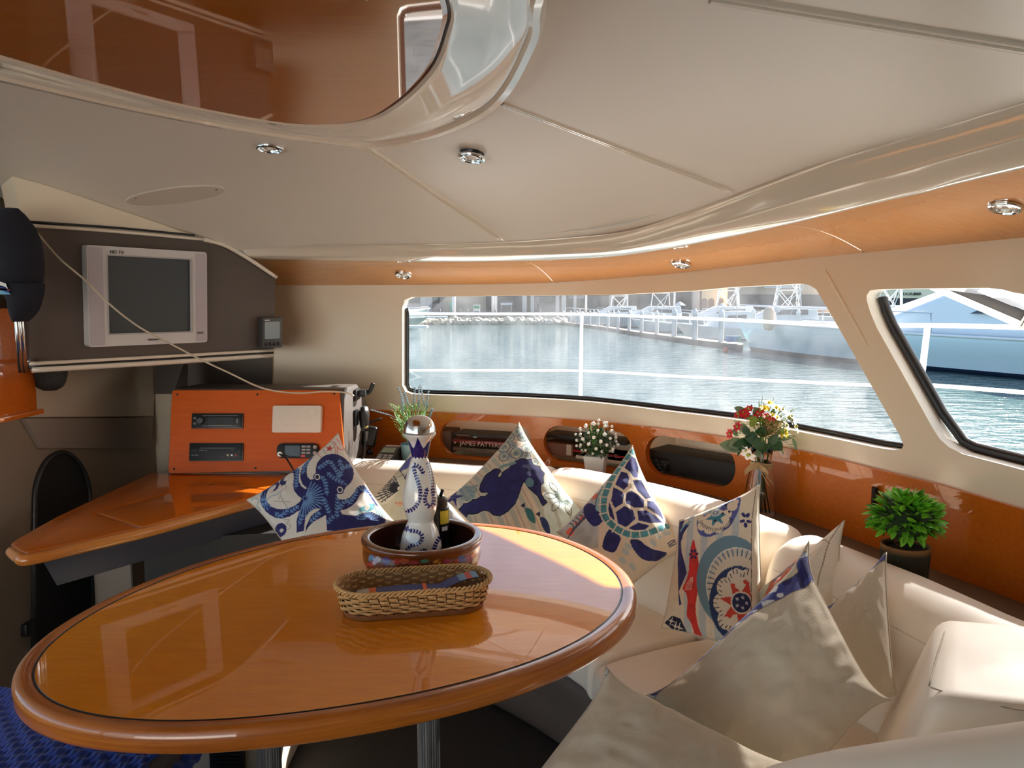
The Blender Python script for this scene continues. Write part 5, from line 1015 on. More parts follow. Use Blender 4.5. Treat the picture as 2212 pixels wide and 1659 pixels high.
# ================================================================ books and bags in the pigeonholes
def book(label, px0, px1, py0, py1, m, off=-.03, depth=.13, words=None, wsize=0, wcol=None, pages=True, name='book', cat='book', wpx=None, extra=None):
    s0, z1 = whit(px0, py0, off); s1, z0 = whit(px1, py1, off); a, b = wp(s0, off, 0), wp(s1, off, 0); d = b - a; L = np.linalg.norm(d); d /= L; n = np.array([d[1], -d[0], 0]); n = n if n @ wn((s0 + s1) / 2) > 0 else -n
    t = thing(name, label, cat, (a + b) / 2 + [0, 0, z0]); mid = (a + b) / 2 - n * depth / 2; M = frame3(d, -n) if np.cross(d, -n)[2] > 0 else np.c_[d, -n, [0, 0, 1]]
    if pages:
        mesh('pages', *boxm(mid + [0, 0, (z0 + z1) / 2] - n * .003, (L - .008, depth - .006, z1 - z0 - .004), M=M), mat('paper_pages', srgb(222, 210, 188), .8), t, smooth=False)
        for z in (z0 + .001, z1 - .001): mesh('cover_board', *boxm(mid + [0, 0, z], (L, depth, .002), M=M), m, t, smooth=False)
        mesh('spine', *boxm((a + b) / 2 + [0, 0, (z0 + z1) / 2] - n * .001, (L, .003, z1 - z0), M=M, w=.001), m, t, sharp=40)
    else: mesh('body', *boxm(mid + [0, 0, (z0 + z1) / 2], (L, depth, z1 - z0), M=M, w=.003), m, t, sharp=40)
    TMx = np.c_[d, [0, 0, 1], n]
    if words:
        sw, zw = whit(wpx[0], wpx[1], off); text('lettering', words, wsize, wcol, TMx, wp(sw, off, zw) + n * .0015, t)
    for (ex0, ex1, ey0, ey1, em) in (extra or []):
        (sa, za), (sb, zb) = whit(ex0, ey0, off), whit(ex1, ey1, off); pa, pb = wp(sa, off, 0), wp(sb, off, 0); mesh('cover_print', *boxm((pa + pb) / 2 + [0, 0, (za + zb) / 2] + n * .0012, (np.linalg.norm(pb - pa), .0012, abs(za - zb)), M=M), em, t, smooth=False)
    return t
CREAMT = mat('cream_lettering', srgb(224, 190, 176), .6); PINKP = mat('dusty_pink_print', srgb(150, 110, 104), .7)
book('dark paperback lying on top of the red paperback in the pigeonhole', 978, 1100, 935, 947, mat('book_black', srgb(40, 34, 34), .5), extra=[(986, 1016, 938, 942, PINKP), (1030, 1060, 940, 945, PINKP), (1022, 1030, 937, 946, mat('pale_green_print', srgb(150, 170, 160), .7))])
book('red paperback lettered on its spine between two other books', 977, 1112, 948.5, 964, mat('book_red', srgb(132, 34, 32), .5), words='JAMES PATTERSON', wsize=.030, wcol=CREAMT, wpx=(994, 961), extra=[(981, 985, 954, 958, CREAMT)])
book('worn beige book at the bottom of the stack in the pigeonhole', 978, 1120, 965.5, 982, mat('book_beige', srgb(120, 104, 86), .7, var=.35, vscale=60), extra=[(977, 1020, 976, 979, mat('paper_slip', srgb(220, 196, 182), .7))])
book('dark grey book standing at the end of the pigeonhole stack', 940, 975, 930, 985, mat('book_greybrown', srgb(96, 82, 72), .7), off=-.07, pages=False)
book('brown boxed book with a blue picture and a barcode label', 1172, 1238, 956, 988, mat('book_brown', srgb(126, 82, 60), .6), pages=False, extra=[(1207, 1222, 960, 972, mat('blue_picture', srgb(120, 140, 178), .6)), (1224, 1234, 960, 984, mat('barcode_label', srgb(206, 190, 170), .6)), (1190, 1203, 965, 980, mat('dark_emblem', srgb(76, 44, 34), .6))] + [(1226, 1232, 963 + 3 * k, 964.5 + 3 * k, INK) for k in range(6)])
book('long black case lying across the middle pigeonhole', 1172, 1352, 944, 955, mat('case_black', (.012, .012, .012), .5), off=-.06, pages=False, name='case', cat='case')
book('red book lettered in white behind the white flowered plant', 1239, 1350, 974, 988, mat('book_crimson', srgb(196, 30, 52), .5), words='ious  Car', wsize=.021, wcol=mat('white_lettering', (.85, .82, .8), .6), wpx=(1306, 985))
book('white book lying under the red lettered book', 1244, 1352, 989, 999, mat('book_white', srgb(224, 212, 198), .6))
book('black soft bag filling the pigeonhole beside the flower vase', 1388, 1600, 968, 1050, mat('bag_black', (.012, .012, .012), .6, bump=.4, bscale=20), off=-.05, pages=False, depth=.16, name='bag', cat='bag')
pk = thing('plastic_packet', 'crinkled shiny black plastic packet beside the black bag', 'packet', wp(whit(1415, 1020, -.02)[0], -.02, whit(1415, 1030, -.02)[1]))
s_, z_ = whit(1420, 1005, -.025)
V, Fc = gridmesh(np.array([[wp(s_ + .045 * u, -.03 + .012 * math.sin(9 * u + 4 * v_) + .006 * math.sin(14 * v_), z_ + .03 * v_) for u in np.linspace(-1, 1, 20)] for v_ in np.linspace(-1, 1, 14)])); mesh('wrapper', V, Fc, mat('shiny_black_film', (.02, .02, .02), .15), pk)

# ================================================================ tray bowl, bottles and basket on the table
BC = np.array([-.225, 1.864, TZ + .002])
prof = [(0, 0), (.118, 0), (.135, .008), (.1455, .028), (.148, .05), (.1465, .066), (.150, .074), (.1505, .082), (.146, .0865), (.134, .0865), (.129, .083), (.128, .075), (.127, .05), (.120, .022), (.108, .012), (0, .010)]
V, Fc = lathe(spline(np.array(prof), 5), 160, BC)
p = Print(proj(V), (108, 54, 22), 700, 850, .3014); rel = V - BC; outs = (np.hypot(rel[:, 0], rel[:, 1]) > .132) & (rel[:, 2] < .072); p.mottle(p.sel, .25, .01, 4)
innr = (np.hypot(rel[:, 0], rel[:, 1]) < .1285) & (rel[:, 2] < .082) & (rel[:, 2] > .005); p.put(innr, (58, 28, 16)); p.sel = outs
for pts, c in (([(325, 1170), (345, 1160), (350, 1190), (325, 1200)], (60, 150, 200)), ([(360, 1200), (380, 1170), (400, 1190), (375, 1220), (350, 1215)], (200, 200, 220)), ([(420, 1190), (450, 1175), (470, 1200), (440, 1225)], (70, 80, 160)), ([(495, 1210), (520, 1185), (545, 1200), (520, 1225)], (190, 60, 50)), ([(545, 1200), (570, 1185), (600, 1195), (580, 1220)], (200, 90, 60)), ([(600, 1215), (640, 1200), (680, 1215)], (180, 60, 60)), ([(930, 1200), (960, 1185), (985, 1200)], (210, 60, 60)), ([(965, 1190), (985, 1165), (1015, 1180), (1005, 1205), (975, 1205)], (60, 120, 210)), ([(1010, 1170), (1040, 1155), (1060, 1180), (1035, 1195)], (170, 90, 130)), ([(1055, 1160), (1080, 1150), (1105, 1170), (1075, 1190)], (230, 120, 40)), ([(1070, 1200), (1090, 1180), (1110, 1200), (1085, 1220)], (220, 200, 70)), ([(1075, 1140), (1095, 1120), (1110, 1140), (1090, 1160)], (220, 170, 90)), ([(300, 1230), (330, 1215), (360, 1235)], (190, 60, 80)), ([(690, 1205), (720, 1190), (745, 1210)], (70, 150, 120)), ([(780, 1210), (810, 1195), (840, 1215)], (220, 150, 60)), ([(860, 1205), (890, 1190), (915, 1210)], (190, 70, 110))): p.poly(pts, c, .75, sm=4); p.line(pts, 6, c, closed=True)
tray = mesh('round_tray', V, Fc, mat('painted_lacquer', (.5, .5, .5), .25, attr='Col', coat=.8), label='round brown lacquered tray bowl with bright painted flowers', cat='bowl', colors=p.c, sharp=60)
# white ceramic bottle with blue sprigs
BB = np.array([-.229, 1.868, TZ + .0135]); kx = .0002493; ytop = 90; yb0 = 1592
pr = [(1592, 212), (1588, 224), (1490, 219), (1400, 208), (1320, 190), (1260, 172), (1210, 150), (1175, 133), (1155, 129), (1135, 132), (1100, 143), (1060, 156), (1010, 168), (960, 172), (880, 168), (800, 157), (720, 140), (640, 120), (560, 96), (515, 79), (480, 84), (430, 96), (380, 106), (340, 120), (305, 148), (285, 162), (272, 163), (266, 158)]
prof = [(hw * kx, (yb0 - y) * kx) for y, hw in pr]; prof = spline(np.array(prof), 12)
V, Fc = lathe(np.vstack([[(0, 0)], prof, [(.02, prof[-1][1])]]), 260, BB)
p = Print(proj(V), (236, 234, 230), 860, 880, .21097); DB = (34, 32, 116)
for pts in ([(265, 690), (240, 640), (205, 605), (165, 590), (165, 640), (190, 720), (215, 800), (228, 880), (215, 950), (185, 1010), (140, 1050), (95, 1062)], [(300, 550), (320, 610), (340, 700), (350, 800), (360, 880), (365, 960), (345, 1010), (310, 1012), (280, 970), (275, 920), (292, 850)], [(75, 1475), (130, 1420), (200, 1400), (245, 1350), (238, 1300), (190, 1272), (130, 1262)], [(362, 1500), (375, 1430), (395, 1380), (418, 1345)], [(190, 1500), (230, 1480), (270, 1465)]): p.sprig(pts, DB, stem=4, L=32, w=21, gap=30, spread=.85)
for x, y in ((85, 1240), (70, 1225), (100, 1225), (85, 1260), (66, 1250), (104, 1252), (450, 1440), (442, 1470), (455, 1490)): p.ell(x, y, 9, 14, DB)
rel = V - BB; th_ = np.arctan2(rel[:, 0], -rel[:, 1]); yy = yb0 - rel[:, 2] / kx
sp_ = np.abs(np.mod(th_ / (math.pi / 3) + .5 + .5, 1) - .5) * 2   # 0 at valleys, 1 at spike tips
col = (yy > 405 - 115 * sp_ ** 1.6) & (yy < 508 + 9 * np.cos(th_ * 14)) & (yy > 285); p.sel = np.ones(len(V), bool); p.put(col, DB)
bot = thing('ceramic_bottle', 'white ceramic bottle with blue leaf sprigs and a silver dome stopper', 'bottle', BB)
mesh('body', V, Fc, mat('glazed_ceramic', (.8, .8, .8), .12, attr='Col', coat=.8), bot, colors=p.c)
st_ = [(262, 159), (258, 161), (245, 161), (200, 152), (160, 136), (130, 112), (105, 72), (93, 30), (90, 0)]
mesh('stopper', *lathe(spline(np.array([(hw * kx, (yb0 - y) * kx) for y, hw in st_]), 4), 64, BB), CHROME, bot)
# black grinder bottle beside it
GB = np.array([-.190, 1.946, TZ + .0135]); gt = aty(951, 1072, 1.946)[2] - GB[2]
gb = thing('black_bottle', 'small black sauce bottle with a yellow label behind the ceramic bottle', 'bottle', GB)
mesh('body', *lathe([(0, 0), (.023, 0), (.0265, .004), (.0265, gt * .80), (.025, gt * .83), (.018, gt * .86)], 32, GB), mat('black_glass', (.015, .013, .012), .15, coat=.5), gb, sharp=40)
mesh('cap', *lathe([(.0225, gt * .845), (.0225, gt * .95), (.019, gt * .975), (.012, gt), (0, gt)], 24, GB), mat('cap_grey', srgb(60, 56, 54), .4), gb, sharp=40)
mesh('cap_spout', *tube([GB + [.004, 0, gt], GB + [.010, 0, gt + .018]], .0045, 8), BLACK, gb)
aa = np.linspace(-.35, .75, 8); lab_ = lambda z0, z1, a0, a1, m, nm: mesh(nm, *gridmesh(np.array([[GB + [.0269 * math.sin(a), -.0269 * math.cos(a), z] for a in np.linspace(a0, a1, 8)] for z in (z0, z1)])), m, gb)
lab_(gt * .55, gt * .78, .2, 1.2, mat('yellow_label', srgb(232, 206, 60), .5), 'label'); lab_(gt * .43, gt * .50, .35, 1.0, WHITEP, 'label'); lab_(gt * .42, gt * .52, -.9, -.45, WHITEP, 'label')
# wicker basket
def stadium(hl, hw, n=120):
    st = hl - hw; a = np.linspace(-math.pi / 2, math.pi / 2, 40); R_ = np.c_[st + hw * np.cos(a), hw * np.sin(a)]; L_s = -R_; return resamp(np.vstack([R_, L_s]), n)
KC = np.array([-.2135, 1.613, TZ + .001]); KR_ = math.radians(10.5); kc, ks = math.cos(KR_), math.sin(KR_)
KW = lambda P2, z: np.c_[P2[:, 0] * kc - P2[:, 1] * ks + KC[0], P2[:, 0] * ks + P2[:, 1] * kc + KC[1], np.full(len(P2), 0.) + z + KC[2]]
bas = thing('wicker_basket', 'oblong tan wicker basket with a wooden base holding leaflets', 'basket', KC)
WICK = mat('wicker_cane', srgb(206, 164, 106), .55, bump=.15, bscale=300, var=.12, vscale=60); WICK2 = mat('wicker_stake_shade', srgb(96, 60, 30), .6); BASEW = mat('basket_base_wood', srgb(136, 84, 44), .6, var=.15, vscale=60)  # stake brown is darkened to stand for shade between the strands
hb, wb, hr, wr_ = .152, .058, .166, .073; BH = .066
b0 = stadium(hb, wb); v, f = cdt(stadium(hb, wb), [], .2)
G = np.array([KW(stadium(hb, wb), 0), KW(stadium(hb + .001, wb + .001), .011)]); mesh('base', *join(gridmesh(G, True), (KW(v, .010), f)), BASEW, bas, sharp=40)
NS = 40; PER = NS * 8
rowsn = 7
for r_ in range(rowsn):
    z = .013 + r_ * .0062; t_ = z / BH; sp = stadium(hb + (hr - hb) * t_, wb + (wr_ - wb) * t_, PER); nx_ = np.roll(sp, -1, 0) - np.roll(sp, 1, 0); nx_ = np.c_[nx_[:, 1], -nx_[:, 0]]; nx_ /= np.linalg.norm(nx_, axis=1)[:, None]
    if np.mean(np.sum(nx_ * sp, 1)) < 0: nx_ = -nx_
    ph = np.cos(np.arange(PER) / 8 * math.pi + math.pi * (r_ % 2)); amp = .0036
    rws = [(KW(sp + nx_ * (amp * ph + o)[:, None], z + dz)) for o, dz in ((-.0004, .0), (.0013, .0010), (.0013, .0052), (-.0004, .0063), (-.0014, .0052), (-.0014, .0010))]
    mesh('strand', *gridmesh(np.array(rws + rws[:1]), True), WICK, bas)
mesh('gap_liner', *gridmesh(np.array([KW(stadium(hb - .004, wb - .004), .011), KW(stadium(hr - .0045, wr_ - .0045), BH - .010)]), True), mat('gap_liner_brown', srgb(150, 108, 62), .7), bas)  # added liner behind the weave, stops window light coming through its gaps
stk = []
for k in range(NS):
    a0 = stadium(hb, wb, PER)[(k * 8 + 4) % PER]; a1 = stadium(hr, wr_, PER)[(k * 8 + 4) % PER]; stk.append(tube(np.vstack([KW(a0[None], .009), KW(a1[None], BH - .004)]), .0016, 5))
mesh('stakes', *join(*stk), WICK2, bas)
for k in range(3):
    sp = stadium(hr + .001, wr_ + .001, 240); q = np.arange(240) / 240 * 2 * math.pi * 26 + k * 2.09; nx_ = sp / np.linalg.norm(sp, axis=1)[:, None]
    mesh('rim_braid', *tube(KW(sp + nx_ * (.0032 * np.cos(q))[:, None], BH - .006 + .0045 * np.sin(q)), .0026, 6, closed=True), WICK, bas)
def leaflet(label, x, y, rz, L, w, z, tilt, parts_):
    t = thing('leaflet', label, 'leaflet', KW(np.array([[x, y]]), z)[0]); c, s = math.cos(KR_ + rz), math.sin(KR_ + rz); M = np.c_[(c, s, 0), (-s, c, 0), (0, 0, 1.)] @ np.array([[math.cos(tilt), 0, -math.sin(tilt)], [0, 1, 0], [math.sin(tilt), 0, math.cos(tilt)]]); o = KW(np.array([[x, y]]), z)[0]
    for nm, a, b, m in parts_:
        G = np.array([[o + M @ np.array([L * (u - .5), w * (v_ - .5), .006 * math.sin(math.pi * u) + (.0 if nm == 'paper' else .0012)]) for v_ in (0, 1)] for u in np.linspace(a, b, 8)]); V1, F1 = gridmesh(G); V2, F2 = gridmesh(G - [0, 0, .0011]); mesh(nm, *join((V1, F1), (V2, [f[::-1] for f in F2])), m, t)
    return t, M, o
BLU = mat('leaflet_blue', srgb(70, 84, 140), .5); ORA = mat('leaflet_orange', srgb(222, 110, 60), .5); GRYL = mat('leaflet_grey', srgb(190, 188, 184), .5); DKL = mat('leaflet_dark', srgb(70, 66, 74), .5); SKY_ = mat('leaflet_sky', srgb(110, 150, 180), .5); REDL = mat('leaflet_red', srgb(190, 60, 50), .5)
leaflet('folded blue and orange leaflet inside the wicker basket', -.045, .0, .04, .215, .05, .036, .02, [('paper', 0, 1, BLU), ('dark_panel', 0, .14, DKL), ('white_panel', .14, .26, GRYL), ('orange_panel', .26, .33, ORA), ('orange_panel', .8, .84, ORA)])
t_, M_l, o_l = leaflet('pale blue folded leaflet with a red mark at the basket end', .095, .012, .10, .095, .04, .046, .28, [('paper', 0, 1, BLU), ('pale_panel', .55, 1, SKY_), ('red_mark', .72, .86, REDL)])
# ================================================================ plants
def leafmesh(L, w, droop=.15, fold=.25, n=6):
    V = []; Fc = []
    for i in range(n + 1):
        t = i / n; hw = w / 2 * math.sin(math.pi * min(1, t * .96 + .02)) ** .8; z = -droop * L * t * t
        V += [(-hw, L * t, z + fold * hw), (0, L * t, z), (hw, L * t, z + fold * hw)]
    for i in range(n): a = i * 3; Fc += [[a, a + 1, a + 4, a + 3], [a + 1, a + 2, a + 5, a + 4]]
    return np.array(V), Fc
def mesh_data(name, V, Fc, m):
    me = bpy.data.meshes.new(name); me.from_pydata(np.asarray(V, float).tolist(), [], [list(map(int, f)) for f in Fc]); me.materials.append(m); me.polygons.foreach_set('use_smooth', np.ones(len(me.polygons), bool)); return me
def inst(name, me, parent, pos, M=None, sc=1.0):
    o = bpy.data.objects.new(name, me); link(o, parent); R_ = Matrix([list(map(float, r)) for r in (np.eye(3) if M is None else M)]).to_4x4(); o.matrix_local = Matrix.Translation(Vector((np.asarray(pos, float) - ORG[parent.name]).tolist())) @ R_ @ Matrix.Scale(float(sc), 4); ORG[o.name] = ORG[parent.name]; return o
def dirM(d, roll=0, upv=(0, 0, 1)):
    d = np.asarray(d, float); d /= np.linalg.norm(d); x = np.cross(d, upv)
    if np.linalg.norm(x) < 1e-3: x = np.array([1., 0, 0])
    x /= np.linalg.norm(x); z = np.cross(x, d); c, s = math.cos(roll), math.sin(roll); return np.c_[x * c + z * s, d, -x * s + z * c]
LEAFG = [mat('leaf_green_%d' % k, srgb(*c), .45, var=.15, vscale=30) for k, c in enumerate(((104, 176, 40), (132, 200, 56), (82, 148, 32)))]
LEDZ = .658
# --- clipped green ball plant in a mossy pot
gx = aty(1957, 1160, 1.985); gp = np.array([gx[0], gx[1], zb_(3.85) + .004])
gpl = thing('ball_plant', 'bright green leafy ball plant in a dark mossy pot', 'plant', gp)
V, Fc = lathe([(0, 0), (.052, 0), (.057, .01), (.0615, .10), (.0615, .118), (.056, .118), (.055, .105), (0, .10)], 32, gp)
rz_ = V[:, 2] - gp[2]; nz = vnoise(np.c_[np.arctan2(*(V - gp)[:, :2].T) * 2, rz_ * 30], 1.0, 3); cc_ = np.where((rz_ + .012 * nz < .106)[:, None], np.array(srgb(46, 46, 30)), np.array(srgb(158, 112, 62))); mesh('pot', V, Fc, mat('mossy_pot', (.5, .5, .5), .85, attr='Col', bump=.4, bscale=120), gpl, colors=cc_, sharp=40)
gc = aty(1957, 1120, 1.985)
V, Fc = lathe([(0, -.055), (.035, -.05), (.066, -.025), (.068, .01), (.05, .042), (0, .055)], 14, gc); mesh('core', V, Fc, mat('plant_core', srgb(30, 52, 16), .8), gpl)
lm = [mesh_data('leaf', *leafmesh(.036, .017, .18, .40), m) for m in LEAFG]
for k in range(290):
    z = 1 - 1.66 * (k + .5) / 290; a = k * 2.39996; r = math.sqrt(max(0, 1 - z * z)); d = np.array([r * math.cos(a), r * math.sin(a), z]) + rng.normal(0, .16, 3); d /= np.linalg.norm(d)
    inst('leaf', lm[k % 3 if rng.random() > .35 else 1], gpl, gc + d * np.array([.070, .066, .050]) * rng.uniform(.85, 1.02), dirM(d + [0, 0, .30] + rng.normal(0, .22, 3), rng.uniform(-.6, .6)), rng.uniform(.8, 1.15))
mesh('phone_holder', *boxm(wp(whit(1893, 1068, .02)[0], .028, whit(1893, 1072, .02)[1]), (.012, .02, .06), w=.003), BLACK, label='small black fitting on the wood panel behind the ball plant', cat='fitting', sharp=40)
# --- white bud plant in a white pot
bx = aty(1287, 1010, 3.10); bp0 = np.array([bx[0], bx[1], .662]); bpl = thing('bud_plant', 'small plant covered in white buds in a white pot', 'plant', bp0)
zt2 = aty(1287, 983, 3.10)[2]; h_ = zt2 - bp0[2]; sq = lambda r, z: [(r, r, z), (-r, r, z), (-r, -r, z), (r, -r, z)]
a = np.linspace(0, 2 * math.pi, 4, endpoint=False) + .45 - math.pi / 2
lo = np.c_[bp0[0] + .044 * np.cos(a), bp0[1] + .044 * np.sin(a), np.full(4, bp0[2])]; hi = np.c_[bp0[0] + .062 * np.cos(a), bp0[1] + .062 * np.sin(a), np.full(4, zt2)]; mesh('pot', *bevelled(*prism(lo, hi), .003, 2), WHITEP, bpl, sharp=30)
bc_ = aty(1289, 950, 3.10); parts = []
for k in range(520):
    d = rng.normal(0, 1, 3); d /= np.linalg.norm(d); rr = rng.uniform(.45, 1.0); q = bc_ + d * np.array([.075, .075, .068]) * rr + [0, 0, -.01]; dd = d + rng.normal(0, .5, 3); V, Fc = leafmesh(rng.uniform(.014, .022), .007, .1, .4, 3); parts.append((V @ dirM(dd).T + q, Fc))
mesh('foliage', *join(*parts), mat('dark_sprig_green', srgb(58, 88, 40), .6), bpl, kind='stuff')
stm = [tube([bp0 + [0, 0, h_ * .8], bc_ + rng.normal(0, .03, 3)], .002, 4) for _ in range(10)]; mesh('stems', *join(*stm), LEAFG[2], bpl)
V, Fc = lathe([(0, -.0065), (.005, -.004), (.0068, 0), (.005, .005), (0, .0068)], 8); bud = mesh_data('bud', V, Fc, mat('white_bud', (.85, .84, .78), .6))
for k in range(62):
    z = 1 - 1.7 * (k + .5) / 62; a = k * 2.39996 + 1; r = math.sqrt(max(0, 1 - z * z)); d = np.array([r * math.cos(a), r * math.sin(a), z]); inst('bud', bud, bpl, bc_ + d * np.array([.084, .08, .076]) * rng.uniform(.92, 1.08), None, rng.uniform(.8, 1.2))
# --- lavender in a blue pot
lx = aty(887, 990, 3.36); lp0 = np.array([lx[0], lx[1], .662]); lav = thing('lavender_plant', 'green lavender plant with blue-grey spikes in a pale blue pot', 'plant', lp0)
zt3 = aty(887, 958, 3.36)[2]
mesh('pot', *lathe([(0, 0), (.032, 0), (.036, .004), (.044, zt3 - lp0[2]), (.041, zt3 - lp0[2]), (.040, zt3 - lp0[2] - .012), (0, zt3 - lp0[2] - .012)], 28, lp0), mat('pale_blue_glaze', srgb(130, 168, 178), .35, coat=.4), lav, sharp=40)
base_ = lp0 + [0, 0, zt3 - lp0[2] - .01]; parts = []
for k in range(260):
    a = rng.uniform(0, 6.28); sp_r = rng.uniform(.1, .75); hgt = rng.uniform(.03, .17); q = base_ + [math.cos(a) * .10 * sp_r * hgt / .13, math.sin(a) * .09 * sp_r * hgt / .13, hgt]; d = np.array([math.cos(a) * .8, math.sin(a) * .8, .9]) + rng.normal(0, .45, 3); V, Fc = leafmesh(rng.uniform(.03, .055), .0045, .12, .3, 3); parts.append((V @ dirM(d).T + q, Fc))
for k in range(26):
    a = rng.uniform(0, 6.28); parts.append(tube([base_, base_ + [math.cos(a) * .07, math.sin(a) * .06, rng.uniform(.1, .18)]], .0013, 4))
mesh('foliage', *join(*parts), mat('lavender_green', srgb(106, 158, 64), .55, var=.2, vscale=20), lav, kind='stuff')
SPK_ = mat('lavender_bloom', srgb(116, 138, 150), .7)
for (x0, y0, x1, y1, dd) in ((878, 890, 862, 838, 0), (884, 880, 873, 848, .03), (893, 880, 896, 838, -.03), (905, 885, 905, 836, .0), (918, 880, 908, 832, -.02), (920, 890, 926, 842, .03), (926, 905, 934, 884, 0), (846, 898, 802, 886, 0), (870, 895, 868, 856, -.05)):
    A, B_ = aty(x0, y0, 3.36 + dd), aty(x1, y1, 3.36 + dd); parts = [tube([A, B_], .0013, 4)]
    for t in np.linspace(.15, 1, 11):
        for a in (0, 2.1, 4.2): V, Fc = lathe([(0, -.003), (.0024, 0), (0, .0045)], 5); parts.append((V + A + (B_ - A) * t + .004 * np.array([math.cos(a + t * 9), math.sin(a + t * 9), 0]), Fc))
    parts.append(tube([base_ + [0, 0, .08], A], .0013, 4)); mesh('flower_spike', *join(*parts), SPK_, lav)
# --- flower bouquet in a glass vase
vx = aty(1643, 1060, 2.56); vp = np.array([vx[0], vx[1], .660]); bq = thing('flower_vase', 'glass vase tied with raffia holding red, yellow and white artificial flowers', 'vase', vp)
kz = 2.56 / 1650 * 1.01
zn = lambda py: aty(1643, py, 2.56)[2]
prof = [(.050, vp[2]), (.0525, vp[2] + .01), (.050, zn(1060)), (.043, zn(1030)), (.034, zn(1008)), (.0315, zn(995)), (.034, zn(980)), (.038, zn(962))]
prof = np.array(prof); pin_ = prof[::-1] - [.0025, 0]
GLASS = mat('clear_glass', (.95, .97, .96), .02, trans=1, ior=1.45)
V, Fc = lathe(np.vstack([[(0, vp[2])], prof, pin_, [(0, vp[2] + .012)]]), 40, (vp[0], vp[1], 0)); mesh('vase', V, Fc, GLASS, bq)
stems = []
for k in range(14):
    a = rng.uniform(0, 6.28); r0 = rng.uniform(.0, .035); stems.append(tube(spline(np.array([vp + [r0 * math.cos(a), r0 * math.sin(a), .016], [vp[0] + .018 * math.cos(a + 2), vp[1] + .018 * math.sin(a + 2), zn(995)], [vp[0] + .04 * math.cos(a + 2), vp[1] + .04 * math.sin(a + 2), zn(940)]]), 4), .0022, 5))
mesh('stems', *join(*stems), mat('stem_green', srgb(104, 132, 60), .5), bq)
RAF = mat('raffia', srgb(186, 158, 116), .8)
for dz in (-.006, 0, .006): a = np.linspace(0, 2 * math.pi, 28, endpoint=False); mesh('raffia_band', *tube(np.c_[vp[0] + .0345 * np.cos(a), vp[1] + .0345 * np.sin(a), zn(1003) + dz + .003 * np.sin(2 * a)], .0035, 6, closed=True), RAF, bq)
def ribbon(pts, w, name, m): 
    P = spline(np.array([aty(x, y, d) for x, y, d in pts]), 6); G = np.array([P + [0, 0, w / 2], P - [0, 0, w / 2]]).transpose(1, 0, 2); mesh(name, *gridmesh(G), m, bq)
ribbon([(1640, 1005, 2.515), (1622, 1010, 2.50), (1610, 1020, 2.495), (1608, 1024, 2.49)], .022, 'bow_loop', RAF); ribbon([(1640, 1008, 2.515), (1652, 1015, 2.50), (1660, 1024, 2.50)], .016, 'bow_loop', RAF)
for pts in ([(1640, 1008), (1650, 1030), (1662, 1050)], [(1640, 1008), (1655, 1028), (1672, 1048)], [(1640, 1008), (1636, 1030), (1640, 1045)]): mesh('raffia_tail', *tube(spline(np.array([aty(x, y, 2.51) for x, y in pts]), 5), .0018, 5), RAF, bq)
fc = aty(1645, 930, 2.56)
def bl(x, y, d=0): return aty(x, y, 2.56 + d)
# leaves traced from the photo: base -> tip
LD = mat('leaf_dark', srgb(44, 82, 44), .45, var=.2, vscale=40); LG = mat('leaf_sage', srgb(116, 138, 104), .5, var=.15, vscale=40); LY = mat('leaf_lime', srgb(140, 160, 70), .5)
def tleaf(x0, y0, x1, y1, w, m, d0=-.03, d1=-.05, name='leaf'):
    A, B_ = bl(x0, y0, d0), bl(x1, y1, d1); L = np.linalg.norm(B_ - A); V, Fc = leafmesh(L, w, .06, .25); M = dirM(B_ - A, 0, (0, -1, .35)); mesh(name, V @ M.T + A, Fc, m, bq)
for a in ((1630, 955, 1585, 962, .040, LD), (1608, 968, 1556, 960, .045, LG), (1600, 950, 1575, 965, .04, LG), (1645, 960, 1655, 975, .045, LD), (1640, 940, 1647, 922, .04, LD), (1638, 948, 1610, 945, .045, LD), (1618, 930, 1590, 920, .03, LG), (1612, 895, 1588, 880, .028, LG), (1635, 900, 1630, 880, .03, LG), (1630, 920, 1622, 900, .035, LY), (1668, 955, 1690, 972, .04, LD), (1660, 960, 1680, 940, .03, LD), (1675, 950, 1712, 945, .016, LG), (1712, 945, 1721, 972, .014, LG), (1600, 960, 1594, 985, .012, LD), (1620, 930, 1605, 935, .04, LD), (1650, 950, 1630, 968, .045, LD), (1676, 935, 1700, 930, .02, LY), (1595, 940, 1580, 930, .02, LG), (1640, 970, 1632, 990, .02, LG)): tleaf(*a)
# dry tangle
parts = []
tc0 = bl(1665, 920, -.01)
for k in range(46):
    a = rng.normal(0, 1, (4, 3)); a = a / np.linalg.norm(a, axis=1)[:, None] * .042 * rng.uniform(.6, 1.05, (4, 1)); parts.append(tube(spline(tc0 + a, 4), .0009, 4))
mesh('dried_moss_ball', *join(*parts), mat('dry_moss', srgb(176, 148, 96), .8), bq, kind='stuff')
parts = []
for (x, y) in ((1640, 862), (1648, 856), (1668, 870), (1672, 858), (1700, 880), (1712, 886), (1718, 882), (1690, 905), (1655, 860)): parts.append(tube(spline(np.array([bl(1655, 925), bl((x + 1655) / 2 + rng.uniform(-8, 8), (y + 925) / 2 - 8), bl(x, y, .01)]), 5), .0009, 4))
for k in range(60): x, y = rng.uniform(1600, 1705), rng.uniform(893, 935); parts.append(tube([bl(1648, 945), bl(x, y, rng.uniform(-.04, .03))], .0009, 4))
mesh('fine_twigs', *join(*parts), mat('twig_olive', srgb(138, 132, 66), .7), bq, kind='stuff')
